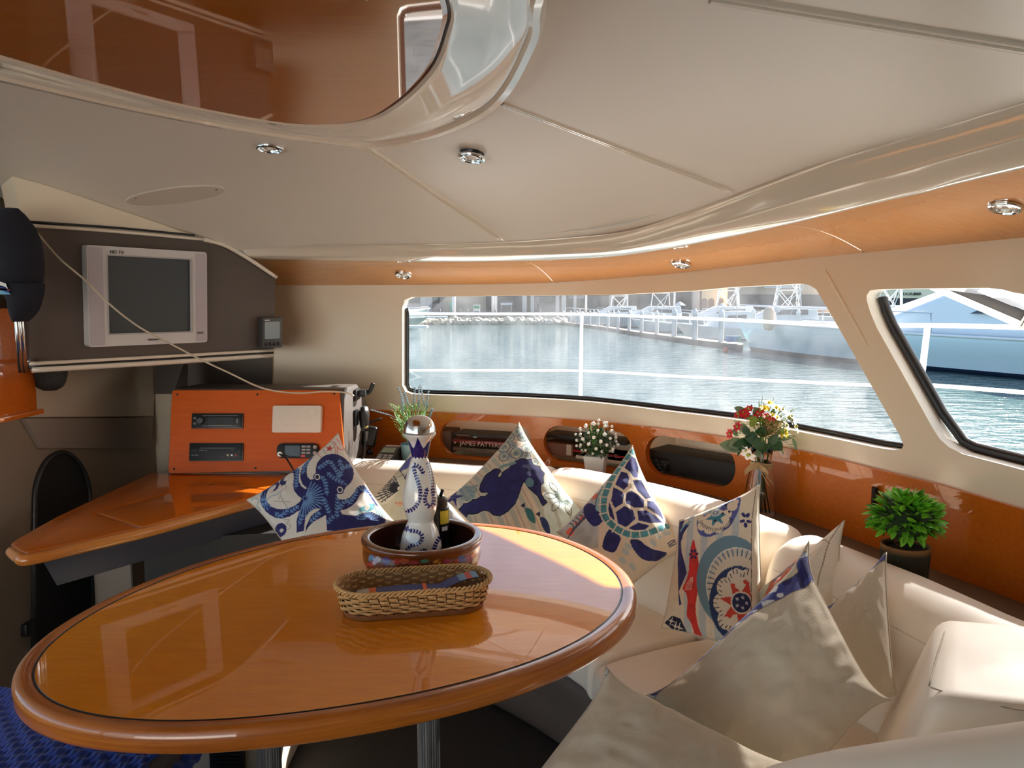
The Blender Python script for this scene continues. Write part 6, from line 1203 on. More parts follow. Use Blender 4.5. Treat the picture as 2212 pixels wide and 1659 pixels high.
def flower(x, y, r, m, cm, d=-.02, n=7, name='flower'):
    c = bl(x, y, d); dv = np.array([c[0] - fc[0], -.05, c[2] - fc[2] + .02]); dv /= np.linalg.norm(dv); parts = []
    M0 = dirM(dv)
    for k in range(n):
        a = k * 2 * math.pi / n; V, Fc = leafmesh(r, r * .62, .25, .2, 4); loc = np.array([math.cos(a), .45, math.sin(a)]); parts.append((V @ dirM(M0 @ loc, 0, dv).T + c, Fc))
    f_ = mesh(name, *join(*parts), m, bq); V, Fc = lathe([(0, -.3 * r), (.3 * r, 0), (0, .3 * r)], 8); mesh('flower_centre', V + c + dv * r * .2, Fc, cm, f_)
RED = mat('petal_red', srgb(216, 50, 70), .5); YEL = mat('petal_yellow', srgb(240, 214, 30), .5); WHT = mat('petal_white', (.86, .85, .80), .5); CEN = mat('flower_centre_lime', srgb(170, 170, 60), .6)
parts = []
for k in range(150):
    x, y = rng.normal(1648, 32), rng.normal(925, 22); d = np.array([(x - 1648) / 60, rng.uniform(-.9, .3), -(y - 950) / 50]) + rng.normal(0, .35, 3); V, Fc = leafmesh(rng.uniform(.018, .034), .009, .1, .3, 4); parts.append((V @ dirM(d).T + bl(np.clip(x, 1595, 1705), np.clip(y, 890, 965), rng.uniform(-.035, .03)), Fc))
mesh('filler_foliage', *join(*parts), mat('filler_green', srgb(112, 140, 66), .55, var=.3, vscale=40), bq, kind='stuff')
for x, y in ((1596, 895), (1612, 897), (1618, 885), (1642, 889), (1637, 895), (1657, 901), (1664, 904), (1594, 922), (1578, 937), (1606, 893)): flower(x, y, .019, RED, CEN, d=-.045)
for x, y, r in ((1661, 871, .015), (1652, 883, .016), (1676, 882, .019), (1678, 903, .013), (1668, 897, .011), (1696, 936, .018), (1688, 940, .012)): flower(x, y, r * 1.15, YEL, YEL, n=9, d=-.04)
for x, y, r in ((1702, 904, .026), (1710, 908, .020), (1697, 920, .018), (1716, 922, .024), (1690, 886, .016), (1708, 900, .018), (1618, 980, .026), (1612, 972, .018)): flower(x, y, r * 1.15, WHT, CEN, n=6, d=-.045)
# ================================================================ blue knitted throw on a stool, floor vent
BK = mat('blue_knit', srgb(40, 72, 170), .85, sheen=.3, attr='Col')
st2 = thing('stool', 'stool covered with a chunky blue knitted throw beside the table', 'stool', (-1.04, 1.42, 0))
n1_, n2_ = 200, 150; U = np.linspace(-1, 1, n1_); Vv = np.linspace(0, 1, n2_)
G = np.zeros((n1_, n2_, 3))
for i, u in enumerate(U):
    x = -1.04 + .36 * u
    for j, v_ in enumerate(Vv):
        q = v_ * 1.25      # runs over the seat from the back and down the front edge
        if q < .62: y, z = 1.78 - q, .455
        elif q < .72: t = (q - .62) / .10 * math.pi / 2; y, z = 1.16 - .06 * math.sin(t), .455 - .06 * (1 - math.cos(t))
        else: y, z = 1.10 - .02 * (q - .72), .395 - (q - .72) * .8
        zz = -.05 * max(0, abs(u) - .8) / .2; G[i, j] = (x, y, z + zz + .010 * math.sin(u * 5 + v_ * 3))
kn = (np.sin(np.arange(n1_)[:, None] * math.pi / 3) * np.sin(np.arange(n2_)[None] * math.pi / 3 + (np.arange(n1_)[:, None] // 6 % 2) * math.pi)); G[..., 2] += .005 * kn; G[..., 1] -= .003 * kn * (np.linspace(0, 1, n2_) > .5)
V, Fc = gridmesh(G); cb_ = np.array(srgb(40, 74, 176)) * (.75 + .35 * (kn.ravel()[:, None] * .5 + .5)); mesh('knitted_throw', V, [f[::-1] for f in Fc], BK, st2, colors=cb_)  # stitch hollows darkened in the colour as if shaded
mesh('seat', *boxm((-1.04, 1.46, .40), (.66, .62, .08), w=.02), CHAR, st2, sharp=40)
for sx_ in (-1, 1):
    for sy_ in (-1, 1): mesh('leg', *tube([(-1.04 + sx_ * .26, 1.46 + sy_ * .24, 0), (-1.04 + sx_ * .25, 1.46 + sy_ * .23, .37)], .018, 10), STEEL, st2)
fv = thing('floor_step', 'cream step with a black louvred vent under the table', 'step', (-.85, 2.2, 0)); f0, f1 = aty(372, 1640, 2.05), aty(600, 1640, 2.05)
mesh('body', *boxm(((f0[0] + f1[0]) / 2, 2.2, .11), (f1[0] - f0[0], .3, .22), w=.02), GEL, fv, sharp=40)
va, vb = aty(452, 1605, 2.045), aty(531, 1690, 2.045)
mesh('vent_frame', *boxm(((va[0] + vb[0]) / 2, 2.045, (va[2] + vb[2]) / 2), (vb[0] - va[0], .012, va[2] - vb[2]), w=.004), BLACK, fv, sharp=40)
for k in range(9): z = vb[2] + (va[2] - vb[2]) * (k + .8) / 10; mesh('louvre', *boxm(((va[0] + vb[0]) / 2, 2.036, z), (vb[0] - va[0] - .02, .01, .004)), mat('louvre_black', (.025, .025, .025), .4), fv, smooth=False)
# ================================================================ outside: deck, water, marina
WZ = -.85
wz = lambda x, y: atz(x, y, WZ)
def dist_of(px, py): return wz(px, py)[1]
# own boat's deck
DECK = mat('deck_gelcoat', srgb(236, 234, 228), .5)
q = np.linspace(.2, SE, 120)
mesh('deck', *gridmesh(np.array([wp(q, -.065, 0 * q + .66), wp(q, -.5, 0 * q + .63), wp(q, -.98, 0 * q + .60), wp(q, -1.0, 0 * q + .64), wp(q, -1.05, 0 * q + .64), wp(q, -1.07, 0 * q - .8)])), DECK, kind='structure', label='white side deck of the boat outside the windows', sharp=40)
mesh('cockpit_floor', *boxm((-.8, -4.3, -.06), (7, 5.9, .1)), DECK, kind='structure', label='white cockpit deck added aft to bounce light into the saloon', smooth=False)  # unseen deck, added white and wide to bounce sun indoors
mesh('cockpit_reflector', *boxm((-1.8, -5.2, .55), (5.5, .5, 1.3), w=.05), DECK, kind='structure', label='white reflector block added aft of the saloon door', sharp=40)  # unseen block added to throw sunlight forward into the saloon
mesh('side_deck', *boxm((-4.1, 1.0, .45), (1.7, 5, .1)), DECK, kind='structure', label='white deck on the other side of the boat', smooth=False)
# lifelines
WIRE = mat('white_coated_wire', (.85, .85, .84), .4)
st = thing('guard_rail', 'white guard rail with stanchions and two lifelines on the side deck', 'rail', (.5, 5.0, .62))
def stanchion(px0, py0, px1, py1, y, r):
    a = aty(px0, py0, y); b = aty(px1, py1, y); b = b + (b - a) * max(0, (b[2] - .62) / (a[2] - b[2])); mesh('stanchion', *tube(np.array([b, a]), [r, r * .8], 12), WIRE, st)
stanchion(1256.5, 673, 1254, 855, 5.0, .0135); stanchion(2004, 700, 1991, 810, 2.95, .014)
up_l = [aty(860, 677, 5.4), aty(1060, 678, 5.2), aty(1256, 679, 5.0), aty(1400, 684, 4.45), aty(1600, 692, 3.9), aty(1812, 703, 3.35), aty(2004, 703, 2.95), aty(2240, 708, 2.6)]
lo_l = [aty(860, 800, 5.4), aty(1060, 800, 5.2), aty(1256, 801, 5.0), aty(1450, 812, 4.4), aty(1600, 819, 3.95), aty(1885, 832, 3.3), aty(2000, 832, 2.95), aty(2240, 850, 2.6)]
mesh('lifeline', *tube(spline(up_l, 8), .0085, 8), WIRE, st); mesh('lifeline', *tube(spline(lo_l, 8), .0075, 8), WIRE, st)

# water
wm = bpy.data.materials.new('harbour_water'); wm.use_nodes = True; n_ = wm.node_tree; b_ = n_.nodes['Principled BSDF']; L_ = n_.links.new
b_.inputs['Base Color'].default_value = (.07, .12, .12, 1); b_.inputs['Roughness'].default_value = .06; b_.inputs['IOR'].default_value = 1.33
tc_ = n_.nodes.new('ShaderNodeTexCoord'); mp_ = n_.nodes.new('ShaderNodeMapping'); mp_.inputs['Scale'].default_value = (.55, 1.0, 1); L_(tc_.outputs['Object'], mp_.inputs[0])
n1 = n_.nodes.new('ShaderNodeTexNoise'); n1.inputs['Scale'].default_value = 2.2; n1.inputs['Detail'].default_value = 4; n1.inputs['Roughness'].default_value = .55; L_(mp_.outputs[0], n1.inputs['Vector'])
bp_ = n_.nodes.new('ShaderNodeBump'); bp_.inputs['Strength'].default_value = .8; bp_.inputs['Distance'].default_value = .14; L_(n1.outputs[0], bp_.inputs['Height']); L_(bp_.outputs[0], b_.inputs['Normal'])
mesh('water', np.array([(-400, -300, WZ), (400, -300, WZ), (400, 112, WZ), (-400, 112, WZ)]), [[0, 1, 2, 3]], wm, kind='structure', label='calm teal harbour water', smooth=False)

# shore: quay, promenade, buildings
YS = dist_of(1050, 701); YF = YS + 16
fx = lambda px, y: ray(px, 640)[0] / ray(px, 640)[1] * y
def zpy(py, y): r = ray(1106, py); return ZC + r[2] / r[1] * y
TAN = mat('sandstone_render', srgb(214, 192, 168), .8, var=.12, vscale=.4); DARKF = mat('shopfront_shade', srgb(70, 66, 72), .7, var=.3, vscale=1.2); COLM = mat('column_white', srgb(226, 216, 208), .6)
QUAY = mat('quay_stone', srgb(150, 140, 132), .8, var=.15, vscale=.8)
mesh('ground', *boxm((0, YS + 126.5, -.3), (700, 250, 1.5)), QUAY, kind='structure', label='paved marina promenade beyond the water', smooth=False)
# rock revetment
rocks = []
for k in range(420):
    px = rng.uniform(905, 1222); y = YS + rng.uniform(-1.5, 1.4); z = WZ + .15 + max(0, (y - YS)) * .3 + rng.uniform(-.1, .2); r = rng.uniform(.22, .55)
    bm = bmesh.new(); bmesh.ops.create_icosphere(bm, subdivisions=1, radius=1); V = np.array([v.co[:] for v in bm.verts]); Fc = [[v.index for v in f.verts] for f in bm.faces]; bm.free()
    V = V * (1 + rng.uniform(-.25, .25, (len(V), 1))) * np.array([r * 1.3, r, r * .8]) + [fx(px, y), y, z]; rocks.append((V, Fc))
mesh('rocks', *join(*rocks), mat('revetment_rock', srgb(176, 168, 152), .9, var=.3, vscale=1.0), kind='stuff', label='pale boulders of the revetment along the shore', cat='rocks', smooth=False)
# waterfront buildings
def building(name, label, px0, px1, y, h, m, cols, openings, colm=COLM):
    x0, x1 = fx(px0, y), fx(px1, y); b = thing(name, label, 'building', ((x0 + x1) / 2, y, .4))
    mesh('facade', *boxm(((x0 + x1) / 2, y + 3, .4 + h / 2), (x1 - x0, 6, h)), m, b, smooth=False)
    for p0, p1, q0, q1, om in openings:
        a0, a1, z1, z0 = fx(p0, y - .06), fx(p1, y - .06), zpy(q0, y), zpy(q1, y)
        mesh('opening', *boxm(((a0 + a1) / 2, y - .03, (z0 + z1) / 2), (abs(a1 - a0), .12, abs(z1 - z0))), om, b, smooth=False)
    for p, w in cols:
        x = fx(p, y - .4); mesh('column', *boxm((x, y - .5, .4 + h / 2), (w, w, h), w=.04), colm, b, sharp=40)
    return b
GLZ = mat('shop_glass', (.05, .06, .08), .2)
building('waterfront_building', 'pale pink waterfront building with grey windows behind the white boats', 840, 958, YF + 2, 7, mat('pink_render', srgb(222, 204, 194), .8), [(915, .8), (928, .8)], [(884, 908, 630, 655, GLZ), (934, 950, 634, 655, GLZ)])
building('waterfront_wall', 'sunlit sandstone wall behind the green notice board', 958, 1052, YF + 1, 7, TAN, [], [])
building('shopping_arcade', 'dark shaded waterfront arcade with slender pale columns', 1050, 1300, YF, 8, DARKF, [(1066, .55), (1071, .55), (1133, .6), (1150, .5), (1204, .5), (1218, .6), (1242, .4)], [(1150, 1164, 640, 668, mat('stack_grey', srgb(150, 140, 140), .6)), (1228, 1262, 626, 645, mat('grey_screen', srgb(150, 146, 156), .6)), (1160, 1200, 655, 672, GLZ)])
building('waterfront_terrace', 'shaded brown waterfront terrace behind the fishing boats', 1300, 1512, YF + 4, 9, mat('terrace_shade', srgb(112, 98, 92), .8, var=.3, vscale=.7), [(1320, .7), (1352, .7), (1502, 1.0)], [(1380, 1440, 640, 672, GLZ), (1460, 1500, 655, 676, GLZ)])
bA = building('arched_house', 'cream arched house behind the boat towers', 1516, 1600, YF + 3, 9, mat('cream_render', srgb(226, 208, 176), .8), [], [])
for p0 in (1516, 1531, 1551):
    y = YF + 2.9; xa, xb = fx(p0, y), fx(p0 + 12, y); r = (xb - xa) / 2; zt_a = zpy(650, y); tt = np.linspace(0, math.pi, 12)
    poly = np.vstack([[(xa, y, .4)], np.c_[(xa + xb) / 2 - r * np.cos(tt), np.full(12, y), zt_a + r * np.sin(tt)], [(xb, y, .4)]]); mesh('arch', *extrude(poly, (0, .2, 0)), mat('arch_brown', srgb(120, 96, 84), .8), bA, smooth=False)
building('boat_shed', 'long beige shed with a dark open front beyond the yacht', 1600, 1800, YF - 6, 8, mat('shed_beige', srgb(196, 176, 152), .8), [], [(1600, 1800, 636, 668, mat('shed_dark', (.03, .032, .04), .6)), (1650, 1720, 612, 622, mat('shed_white', (.7, .7, .7), .6))])
bar_b = building('bar_building', 'beige waterfront bar with black sign lettering', 1860, 2050, YF - 14, 9, mat('bar_beige', srgb(222, 214, 188), .8), [], [(1900, 2010, 644, 672, mat('bar_dark', (.04, .04, .045), .6))])
y = YF - 14; s_ = y / 1650 * 14
for w_, px in (('BAR', 1973), ('RESTAURANT', 1934)):
    t_ = text('lettering', w_, s_ * .62, INK, np.c_[(1, 0, 0), (0, 0, 1), (0, -1, 0)], (fx(px, y), y - .12, zpy(638, y)), bar_b, depth=.02)
# signs, posts, parasols on the promenade
TEAL = mat('teal_banner', srgb(96, 168, 158), .6); GRN = mat('green_sign', srgb(70, 150, 110), .5); WPAINT = mat('painted_white', (.8, .8, .8), .5)
y = YS + 4
ba = thing('banner_post', 'white post with a teal banner on the promenade', 'banner', (fx(977, y), y, .4))
mesh('post', *tube([(fx(980, y), y, .35), (fx(980, y), y, zpy(640, y))], .22, 8), WPAINT, ba); mesh('banner', *boxm((fx(974.5, y), y, zpy(662, y)), (.28, .08, 1.2)), TEAL, ba, smooth=False)
nb = thing('notice_board', 'white notice board with a green panel on the promenade', 'sign', (fx(1030, y), y, .4))
mesh('board', *boxm((fx(1029.5, y), y, zpy(665, y)), (.82, .08, .75)), WPAINT, nb, smooth=False); mesh('green_panel', *boxm((fx(1029.5, y), y - .05, zpy(663.5, y)), (.68, .04, .34)), GRN, nb, smooth=False)
for p in (1023, 1036): mesh('post', *tube([(fx(p, y), y, .4), (fx(p, y), y, zpy(668, y))], .04, 6), WPAINT, nb)
sg = thing('shop_sign', 'small white sign in front of the dark arcade', 'sign', (fx(1094, YF - 1), YF - 1, .4)); yb = YF - 1
mesh('board', *boxm((fx(1094, yb), yb, zpy(656.5, yb)), (1.6, .1, .3)), WPAINT, sg, smooth=False)
for p in (1083, 1105): mesh('post', *tube([(fx(p, yb), yb, .4), (fx(p, yb), yb, zpy(655, yb))], .04, 6), WPAINT, sg)
for k, (px, py0) in enumerate(((1064, 640), (1070, 636), (1266, 622), (1457, 632))):
    mesh('lamp_post', *tube([(fx(px, y), y, .3), (fx(px, y), y, zpy(py0 - 30, y))], [.14, .10], 8), WPAINT, label='slender white lamp post on the marina promenade', cat='lamp post', group='promenade lamp posts')
# low railing posts along the promenade
for k, px in enumerate((950, 994, 1010, 1043, 1167, 1070)):
    mesh('railing_post', *tube([(fx(px, YS + 3), YS + 3, .3), (fx(px, YS + 3), YS + 3, zpy(668, YS + 3))], .07, 6), mat('dark_post', (.12, .12, .13), .6), label='thin dark railing post at the promenade edge', cat='post', group='promenade railing posts')
mesh('railing', *tube([(fx(930, YS + 2.6), YS + 2.6, zpy(682, YS + 2.6)), (fx(1400, YS + 2.6), YS + 2.6, zpy(686, YS + 2.6))], .06, 6), WPAINT, label='long white kerb rail along the promenade', cat='railing')
for px, py, w in ((1469, 655, 24), (1438, 663, 20), (1560, 658, 20)):
    yy = YS + 2; pa = thing('parasol', 'white parasol on the promenade behind the docked boats', 'parasol', (fx(px, yy), yy, .4), 'promenade parasols'); r = w / 1650 * yy / 2; zz = zpy(py, yy)
    mesh('canopy', *lathe([(r, -.28), (r * .98, -.22), (r * .5, .02), (0, .2)], 12, (fx(px, yy), yy, zz)), WPAINT, pa, smooth=False); mesh('pole', *tube([(fx(px, yy), yy, .4), (fx(px, yy), yy, zz)], .05, 6), WPAINT, pa)

# floating dock and piles
dpx_ = [(1212, 701), (1290, 711), (1372, 725), (1440, 735), (1506, 745), (1562, 752), (1600, 758)]
dp = np.array([wz(*p) for p in dpx_]); G = []
for p in spline(dp, 4):
    G.append([(p[0], p[1] - .3, WZ - .05), (p[0], p[1] - .3, WZ + .28), (p[0] + .6, p[1] + 1.6, WZ + .30), (p[0] + .6, p[1] + 1.6, WZ - .05)])
mesh('dock', *gridmesh(np.array(G)), mat('dock_timber', srgb(120, 106, 98), .8, var=.25, vscale=2), label='dark floating dock with worn timber edge', cat='dock', sharp=40)
PILE = mat('concrete_pile', srgb(206, 204, 204), .6); 
dxs = np.array([p[0] for p in dpx_]); dys = np.array([p[1] for p in dpx_])
proto = None
for px, top, wd in ((1218, 671, 3), (1233, 671, 3), (1247, 671, 4), (1275, 671, 4), (1293, 671, 5), (1314, 671, 6), (1336, 671, 6), (1360, 671, 7), (1387, 671, 8), (1420, 671, 8), (1458, 668, 11), (1503, 668, 12), (1560, 669, 12), (1629, 668, 9), (1726, 669, 9)):
    pb = wz(px, float(np.interp(px, dxs, dys)) if px < 1600 else 748); yy = pb[1] + .6; x = fx(px, yy); r = wd / 1650 * yy / 2; zt_p = zpy(top, yy)
    pl_ = thing('mooring_pile', 'white capped concrete pile along the floating dock' if px < 1600 else ('white capped pile rising behind the bow rail near the tan fender' if px > 1700 else 'white capped pile just ahead of the pale blue yacht bow'), 'pile', (x, yy, WZ), 'dock piles' if px < 1600 else None)
    mesh('shaft', *tube([(x, yy, WZ - .6), (x, yy, zt_p - r * 1.6)], r, 8), PILE, pl_, sharp=50); mesh('cap', *lathe([(r * 1.08, 0), (r, .1), (r * .3, r * 1.8), (0, r * 2)], 8, (x, yy, zt_p - r * 1.7)), WPAINT, pl_, sharp=50)

# boats
def hull_mesh(L, B, fb, dr=.35, flare=.78, sheer=.35, rake=.16, nst=18):
    """bow at +x; sections from stern (x=0) to bow (x=L); z=0 at the waterline. returns rows sheer..keel per side"""
    xs = np.linspace(0, 1, nst); prof = []
    for t in xs:
        hb = B / 2 * (1 - max(0, (t - .35) / .65) ** 2.4); hw = hb * (flare - .35 * max(0, t - .5)); zs = fb + sheer * t ** 2
        row = []
        for k, (fy_, fz) in enumerate(((1, 1), (.985, .86), (.93, .5), (.84, .12), (.82, 0), (.7, -.5), (.0, -1))):
            wy = hb * fy_ if k < 2 else hw * fy_ / .84 if k < 5 else hw * fy_
            zz = zs * fz if fz >= 0 else dr * fz
            xx = L * (t - rake * (1 - fz if fz >= 0 else 1 - fz * .3) * t ** 6); row.append((xx, min(wy, hb), zz))
        prof.append(row)
    P = np.array(prof); Lf = P.copy(); Lf[:, :, 1] *= -1
    return P, Lf
def boat(name, label, cat, loc, rz, L, B, fb, hullm, boot, cabin=True, tower=0, rail=True, deckm=None, group=None, pulpit=0, rake=.16):
    b = thing(name, label, cat, loc, group); c_, s_ = math.cos(rz), math.sin(rz)
    T = lambda P: np.c_[P[:, 0] * c_ - P[:, 1] * s_ + loc[0], P[:, 0] * s_ + P[:, 1] * c_ + loc[1], P[:, 2] + loc[2]]
    P, Q = hull_mesh(L, B, fb, rake=rake); nst = len(P)
    v1, f1 = gridmesh(P[:, :4]); v2, f2 = gridmesh(Q[:, :4]); f1 = [x[::-1] for x in f1]
    tr = np.vstack([P[0, :4], Q[0, :4][::-1]])
    V, Fc = join((v1, f1), (v2, f2), (tr, [list(range(8))])); mesh('hull', T(V), Fc, hullm, b, sharp=50)
    v1, f1 = gridmesh(P[:, 3:]); v2, f2 = gridmesh(Q[:, 3:]); V, Fc = join((v1, [x[::-1] for x in f1]), (v2, f2)); mesh('boot_stripe', T(V), Fc, boot, b, sharp=60)
    D = np.stack([P[:, 0], (P[:, 0] + Q[:, 0]) / 2 + [0, 0, .06], Q[:, 0]], 1); V, Fc = gridmesh(D); mesh('deck', T(V + [0, 0, .01]), [x[::-1] for x in Fc], deckm or WPAINT, b)
    for S_, nm in ((P, 'gunwale'), (Q, 'gunwale')): V, Fc = tube(S_[:, 0] + [0, 0, .02], .05, 6); mesh(nm, T(V), Fc, WPAINT, b)
    if cabin:
        x0, x1, w, h = .12 * L, .66 * L, B * .36, fb * .9 + .5; z0 = fb
        bot = np.array([(x0, -w, z0), (x1, -w * .7, z0 + .1), (x1 + .06 * L, 0, z0 + .1), (x1, w * .7, z0 + .1), (x0, w, z0)]); topp = np.array([(x0 + .02 * L, -w * .85, z0 + h), (x1 - .22 * L, -w * .7, z0 + h), (x1 - .19 * L, 0, z0 + h), (x1 - .22 * L, w * .7, z0 + h), (x0 + .02 * L, w * .85, z0 + h)])
        V, Fc = bevelled(*prism(bot, topp), .08, 2); mesh('cabin', T(V), Fc, WPAINT, b, sharp=40)
        for s in (-1, 1):
            m_ = lambda u, k: np.array([x0 + u * (x1 - x0 - .12 * L), s * (w * (.99 - .12 * k) - .10 * w * u * 2 + .03), z0 + h * k])
            qd = np.array([m_(.2, .5), m_(.80, .5), m_(.66, .78), m_(.2, .82)]); V, Fc = extrude(qd, (0, s * .03, 0)); mesh('cabin_window', T(V), Fc, GLZ, b, smooth=False)
    if tower:
        parts = []; zb = fb + .5; zt2 = zb + tower; cx = .35 * L; r = .045
        A = [(cx - 1.0, -1.1), (cx + 1.0, -1.0), (cx + 1.0, 1.0), (cx - 1.0, 1.1)]; Bq = [(cx - .7, -.55), (cx + .4, -.5), (cx + .4, .5), (cx - .7, .55)]
        lv = [0, .45, .8, 1.0]
        pt = lambda i, t: np.array([A[i][0] * (1 - t) + Bq[i][0] * t, A[i][1] * (1 - t) + Bq[i][1] * t, zb + (zt2 - zb) * t])
        for i in range(4):
            parts.append(tube([pt(i, 0), pt(i, 1)], r, 5))
            for a0, a1 in zip(lv[:-1], lv[1:]):
                j = (i + 1) % 4; parts += [tube([pt(i, a0), pt(j, a1)], r * .7, 5), tube([pt(j, a0), pt(i, a1)], r * .7, 5), tube([pt(i, a1), pt(j, a1)], r * .8, 5)]
        for s in (-1, 1): parts.append(tube([(cx, s * 1.2, zb - .2), (cx - 2.2, s * 2.6, zb + tower * 1.3)], .035, 5))
        V, Fc = join(*parts); mesh('tower', T(V), Fc, WPAINT, b)
        V, Fc = boxm((cx - .2, 0, zb + tower * .82), (2.0, 2.0, .08), w=.02); mesh('tower_roof', T(V), Fc, WPAINT, b, sharp=40)
    if rail:
        k0 = int(nst * .45); zz = np.array([0, 0, .75]); parts = []
        for S_ in (P, Q):
            a = S_[k0:, 0] * np.array([1, .94, 1]); V, Fc = tube(a + zz, .03, 6); parts.append((V, Fc))
            for p in a[::3]: parts.append(tube([p, p + zz * .98 + [.05, 0, 0]], .022, 5))
        V, Fc = join(*parts); mesh('bow_rail', T(V), Fc, STEEL if cat == 'yacht' else WPAINT, b)
    if pulpit:
        V, Fc = boxm((L + pulpit * .35, 0, fb + .37), (pulpit, .55, .12), w=.04); mesh('bow_platform', T(V), Fc, WPAINT, b, sharp=40)
    return b
HWHITE = mat('hull_white', (.78, .78, .77), .3); HBLUE = mat('hull_pale_blue', srgb(230, 248, 255), .35, coat=.4); BOOT = mat('boot_navy', (.012, .02, .05), .3); HGREEN = mat('hull_sea_green', srgb(120, 150, 146), .35); HGREY = mat('hull_grey_blue', srgb(170, 186, 196), .35)
# the big pale blue yacht: bow far, stern near
bow = wz(1622, 757); mid = wz(1990, 799) + np.array([2.05, .45, 0]); d = (bow - mid)[:2]; d /= np.linalg.norm(d); Ly = 24.0
rz = math.atan2(d[1], d[0]); sx = np.array([bow[0], bow[1]]) - d * Ly * 1.04 * .955
yb = boat('motor_yacht', 'large pale blue motor yacht with a navy boot stripe moored outside the side window', 'yacht', (sx[0], sx[1], WZ), rz, Ly * 1.04, 5.4, 1.15, HBLUE, BOOT, cabin=False, rail=True, rake=.045)
cyl = lambda P: np.c_[P[:, 0] * math.cos(rz) - P[:, 1] * math.sin(rz) + sx[0], P[:, 0] * math.sin(rz) + P[:, 1] * math.cos(rz) + sx[1], P[:, 2] + WZ]
bot = np.array([(3, -2.1, 1.15), (15.5, -1.8, 1.25), (18.5, 0, 1.3), (15.5, 1.8, 1.25), (3, 2.1, 1.15)]); topp = np.array([(3.5, -1.9, 3.9), (8.5, -1.5, 3.9), (9.2, 0, 3.9), (8.5, 1.5, 3.9), (3.5, 1.9, 3.9)])
V, Fc = bevelled(*prism(bot, topp), .25, 3); mesh('superstructure', cyl(V), Fc, mat('yacht_white', (.74, .79, .82), .35), yb, sharp=40)
for s in (-1, 1):
    qd = np.array([(6.5, s * 2.09, 2.0), (10.8, s * 1.93, 1.95), (9.6, s * 1.9, 2.45), (7.0, s * 1.98, 2.5)]); V, Fc = extrude(qd, (0, s * .05, 0)); mesh('side_window', cyl(V), Fc, GLZ, yb, smooth=False)
V, Fc = tube(np.array([(17, -1.2, 1.45), (19.5, -.9, 1.5), (21, -.6, 1.55)]), .05, 6); mesh('anchor_gear', cyl(V), Fc, STEEL, yb)
# tan fender hung on the yacht's bow rail
_P, _Q = hull_mesh(Ly * 1.04, 5.4, 1.15, rake=.045); _r = np.vstack([cyl(_P[8:, 0] * [1, .94, 1]), cyl(_Q[8:, 0] * [1, .94, 1])]); _k = int(np.argmin(np.abs(proj(_r)[:, 0] - 1690))); fp = _r[_k] + np.array([-.38, -.16, .25])
V, Fc = lathe([(0, -.55), (.17, -.5), (.25, -.3), (.25, .3), (.17, .48), (0, .52)], 14, fp)
mesh('fender', V, Fc, mat('tan_fender', srgb(214, 186, 160), .6), label='tan cylindrical fender on the bow rail of the pale blue yacht', cat='fender')
# fishing boats with towers
for px, yd, rzz, L, tw_, hm, lab in ((1400, 84, 2.98, 9, 4.2, HWHITE, 'white sport fishing boat with a tall tuna tower at the dock'), (1500, 76, 2.95, 9.5, 4.6, HGREY, 'grey-hulled sport fishing boat with a lattice tower at the dock'), (1660, 68, 2.95, 10, 4.8, HWHITE, 'white sport fishing boat with crossed tower braces near the arched house'), (1800, 61, 2.95, 10, 4.6, HWHITE, 'white fishing boat with a tower behind the pale blue yacht')):
    boat('fishing_boat', lab, 'boat', (fx(px, yd), yd, WZ), rzz, L, 3.4, .85, hm, BOOT, cabin=True, tower=tw_)
boat('fishing_boat', 'white fishing boat with a slim lattice tower in front of the beige bar', 'boat', (fx(2020, 66), 66, WZ), 2.75, 10, 3.4, .9, HWHITE, BOOT, tower=5.5)
boat('motor_boat', 'grey-blue open motor boat lying at the floating dock', 'boat', (fx(1500, 63), 63, WZ), 3.0, 5, 2.2, .7, HGREY, BOOT, cabin=False, rail=True)
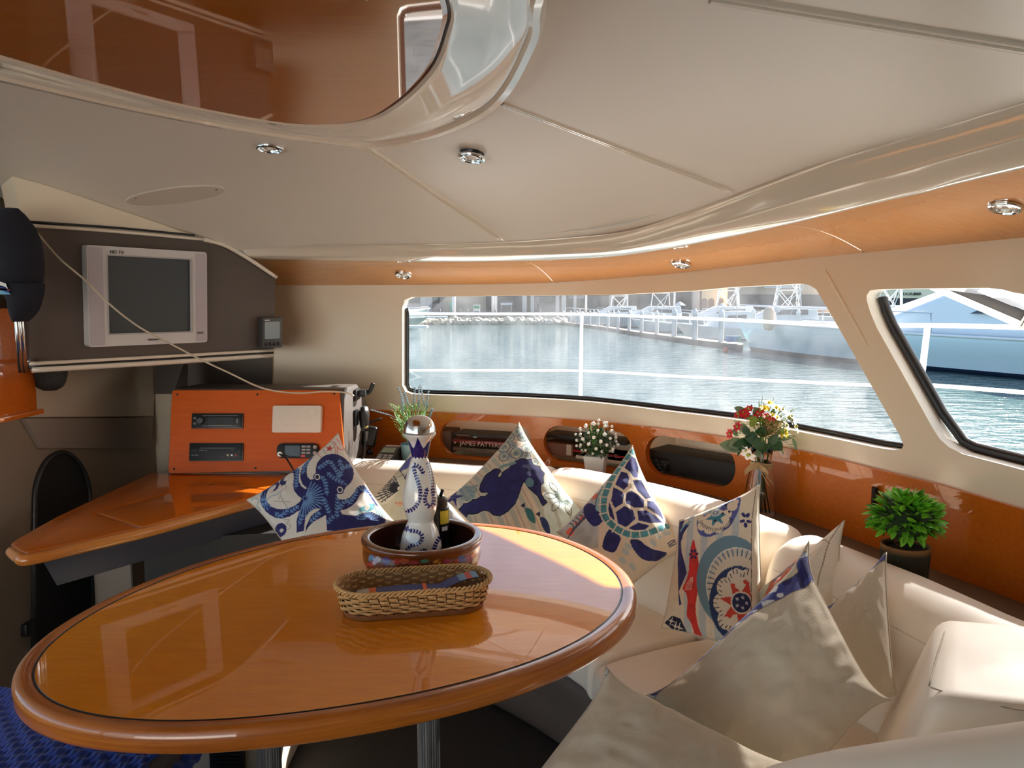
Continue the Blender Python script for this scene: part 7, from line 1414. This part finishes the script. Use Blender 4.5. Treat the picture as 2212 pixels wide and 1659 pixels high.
boat('motor_boat', 'white express cruiser with a raked windscreen at the floating dock', 'boat', (fx(1650, 49), 49, WZ), 2.98, 5.5, 2.4, .7, HWHITE, BOOT, cabin=True, rail=True, pulpit=.7)
# boats at the other side: bows pointing into the view
pA = wz(935, 727); boat('sailing_boat', 'sea green boat with a white bow platform across the water', 'boat', (pA[0] - 12.4, pA[1] + .5, WZ), .05, 12, 3.4, 1.0, HGREEN, BOOT, cabin=True, rail=True, pulpit=1.6)
pB = wz(900, 775); boat('sailing_boat', 'pale blue hulled boat with a white bow sprit close by', 'boat', (pB[0] - 10.6, pB[1] + .3, WZ), .03, 10, 3.0, .95, HBLUE, HGREEN, cabin=True, rail=True, pulpit=1.2)
for k in range(8):
    y_ = 62 + k * 3.3; px = 884 + k * 6.5; x = fx(px, y_)
    boat('moored_boat', 'white hulled boat in the row moored side by side', 'boat', (x - 9.0, y_, WZ), .0, 9.0, 2.6, 1.15 + .05 * k, HWHITE, BOOT, cabin=False, rail=False, group='row of white moored boats')
# dock clutter
for px, py, w, h, m, lab in ((1577, 733, 9, 11, mat('blue_crate', srgb(80, 130, 190), .5), 'blue crate on the floating dock'), (1588, 733, 8, 11, mat('pale_blue_crate', srgb(120, 170, 205), .5), 'pale blue crate on the floating dock'), (1598, 733, 7, 11, mat('green_crate', srgb(70, 160, 150), .5), 'green crate on the floating dock')):
    y_ = wz(px, 757)[1] + .7; s = y_ / 1650; cr = thing('dock_crate', lab, 'crate', (fx(px, y_), y_, WZ + .3)); zc_ = zpy(py, y_)
    mesh('body', *boxm((fx(px, y_), y_, zc_), (w * s, .4, h * s), w=.03), m, cr, sharp=40); mesh('lid', *boxm((fx(px, y_), y_, zc_ + h * s / 2 + .02), (w * s * 1.06, .44, .05), w=.015), m, cr, sharp=40)
for px, py in ((1531, 741), (1562, 755)):
    p = wz(px, py + 5); V, Fc = lathe([(0, -.12), (.11, -.08), (.13, .03), (.08, .12), (.02, .16), (0, .17)], 12, (p[0], p[1] - .4, WZ + .1)); mesh('buoy', V * 1.0, Fc, mat('orange_buoy', srgb(230, 110, 80), .5), label='small orange buoy floating by the dock', cat='buoy', group='orange dock buoys')
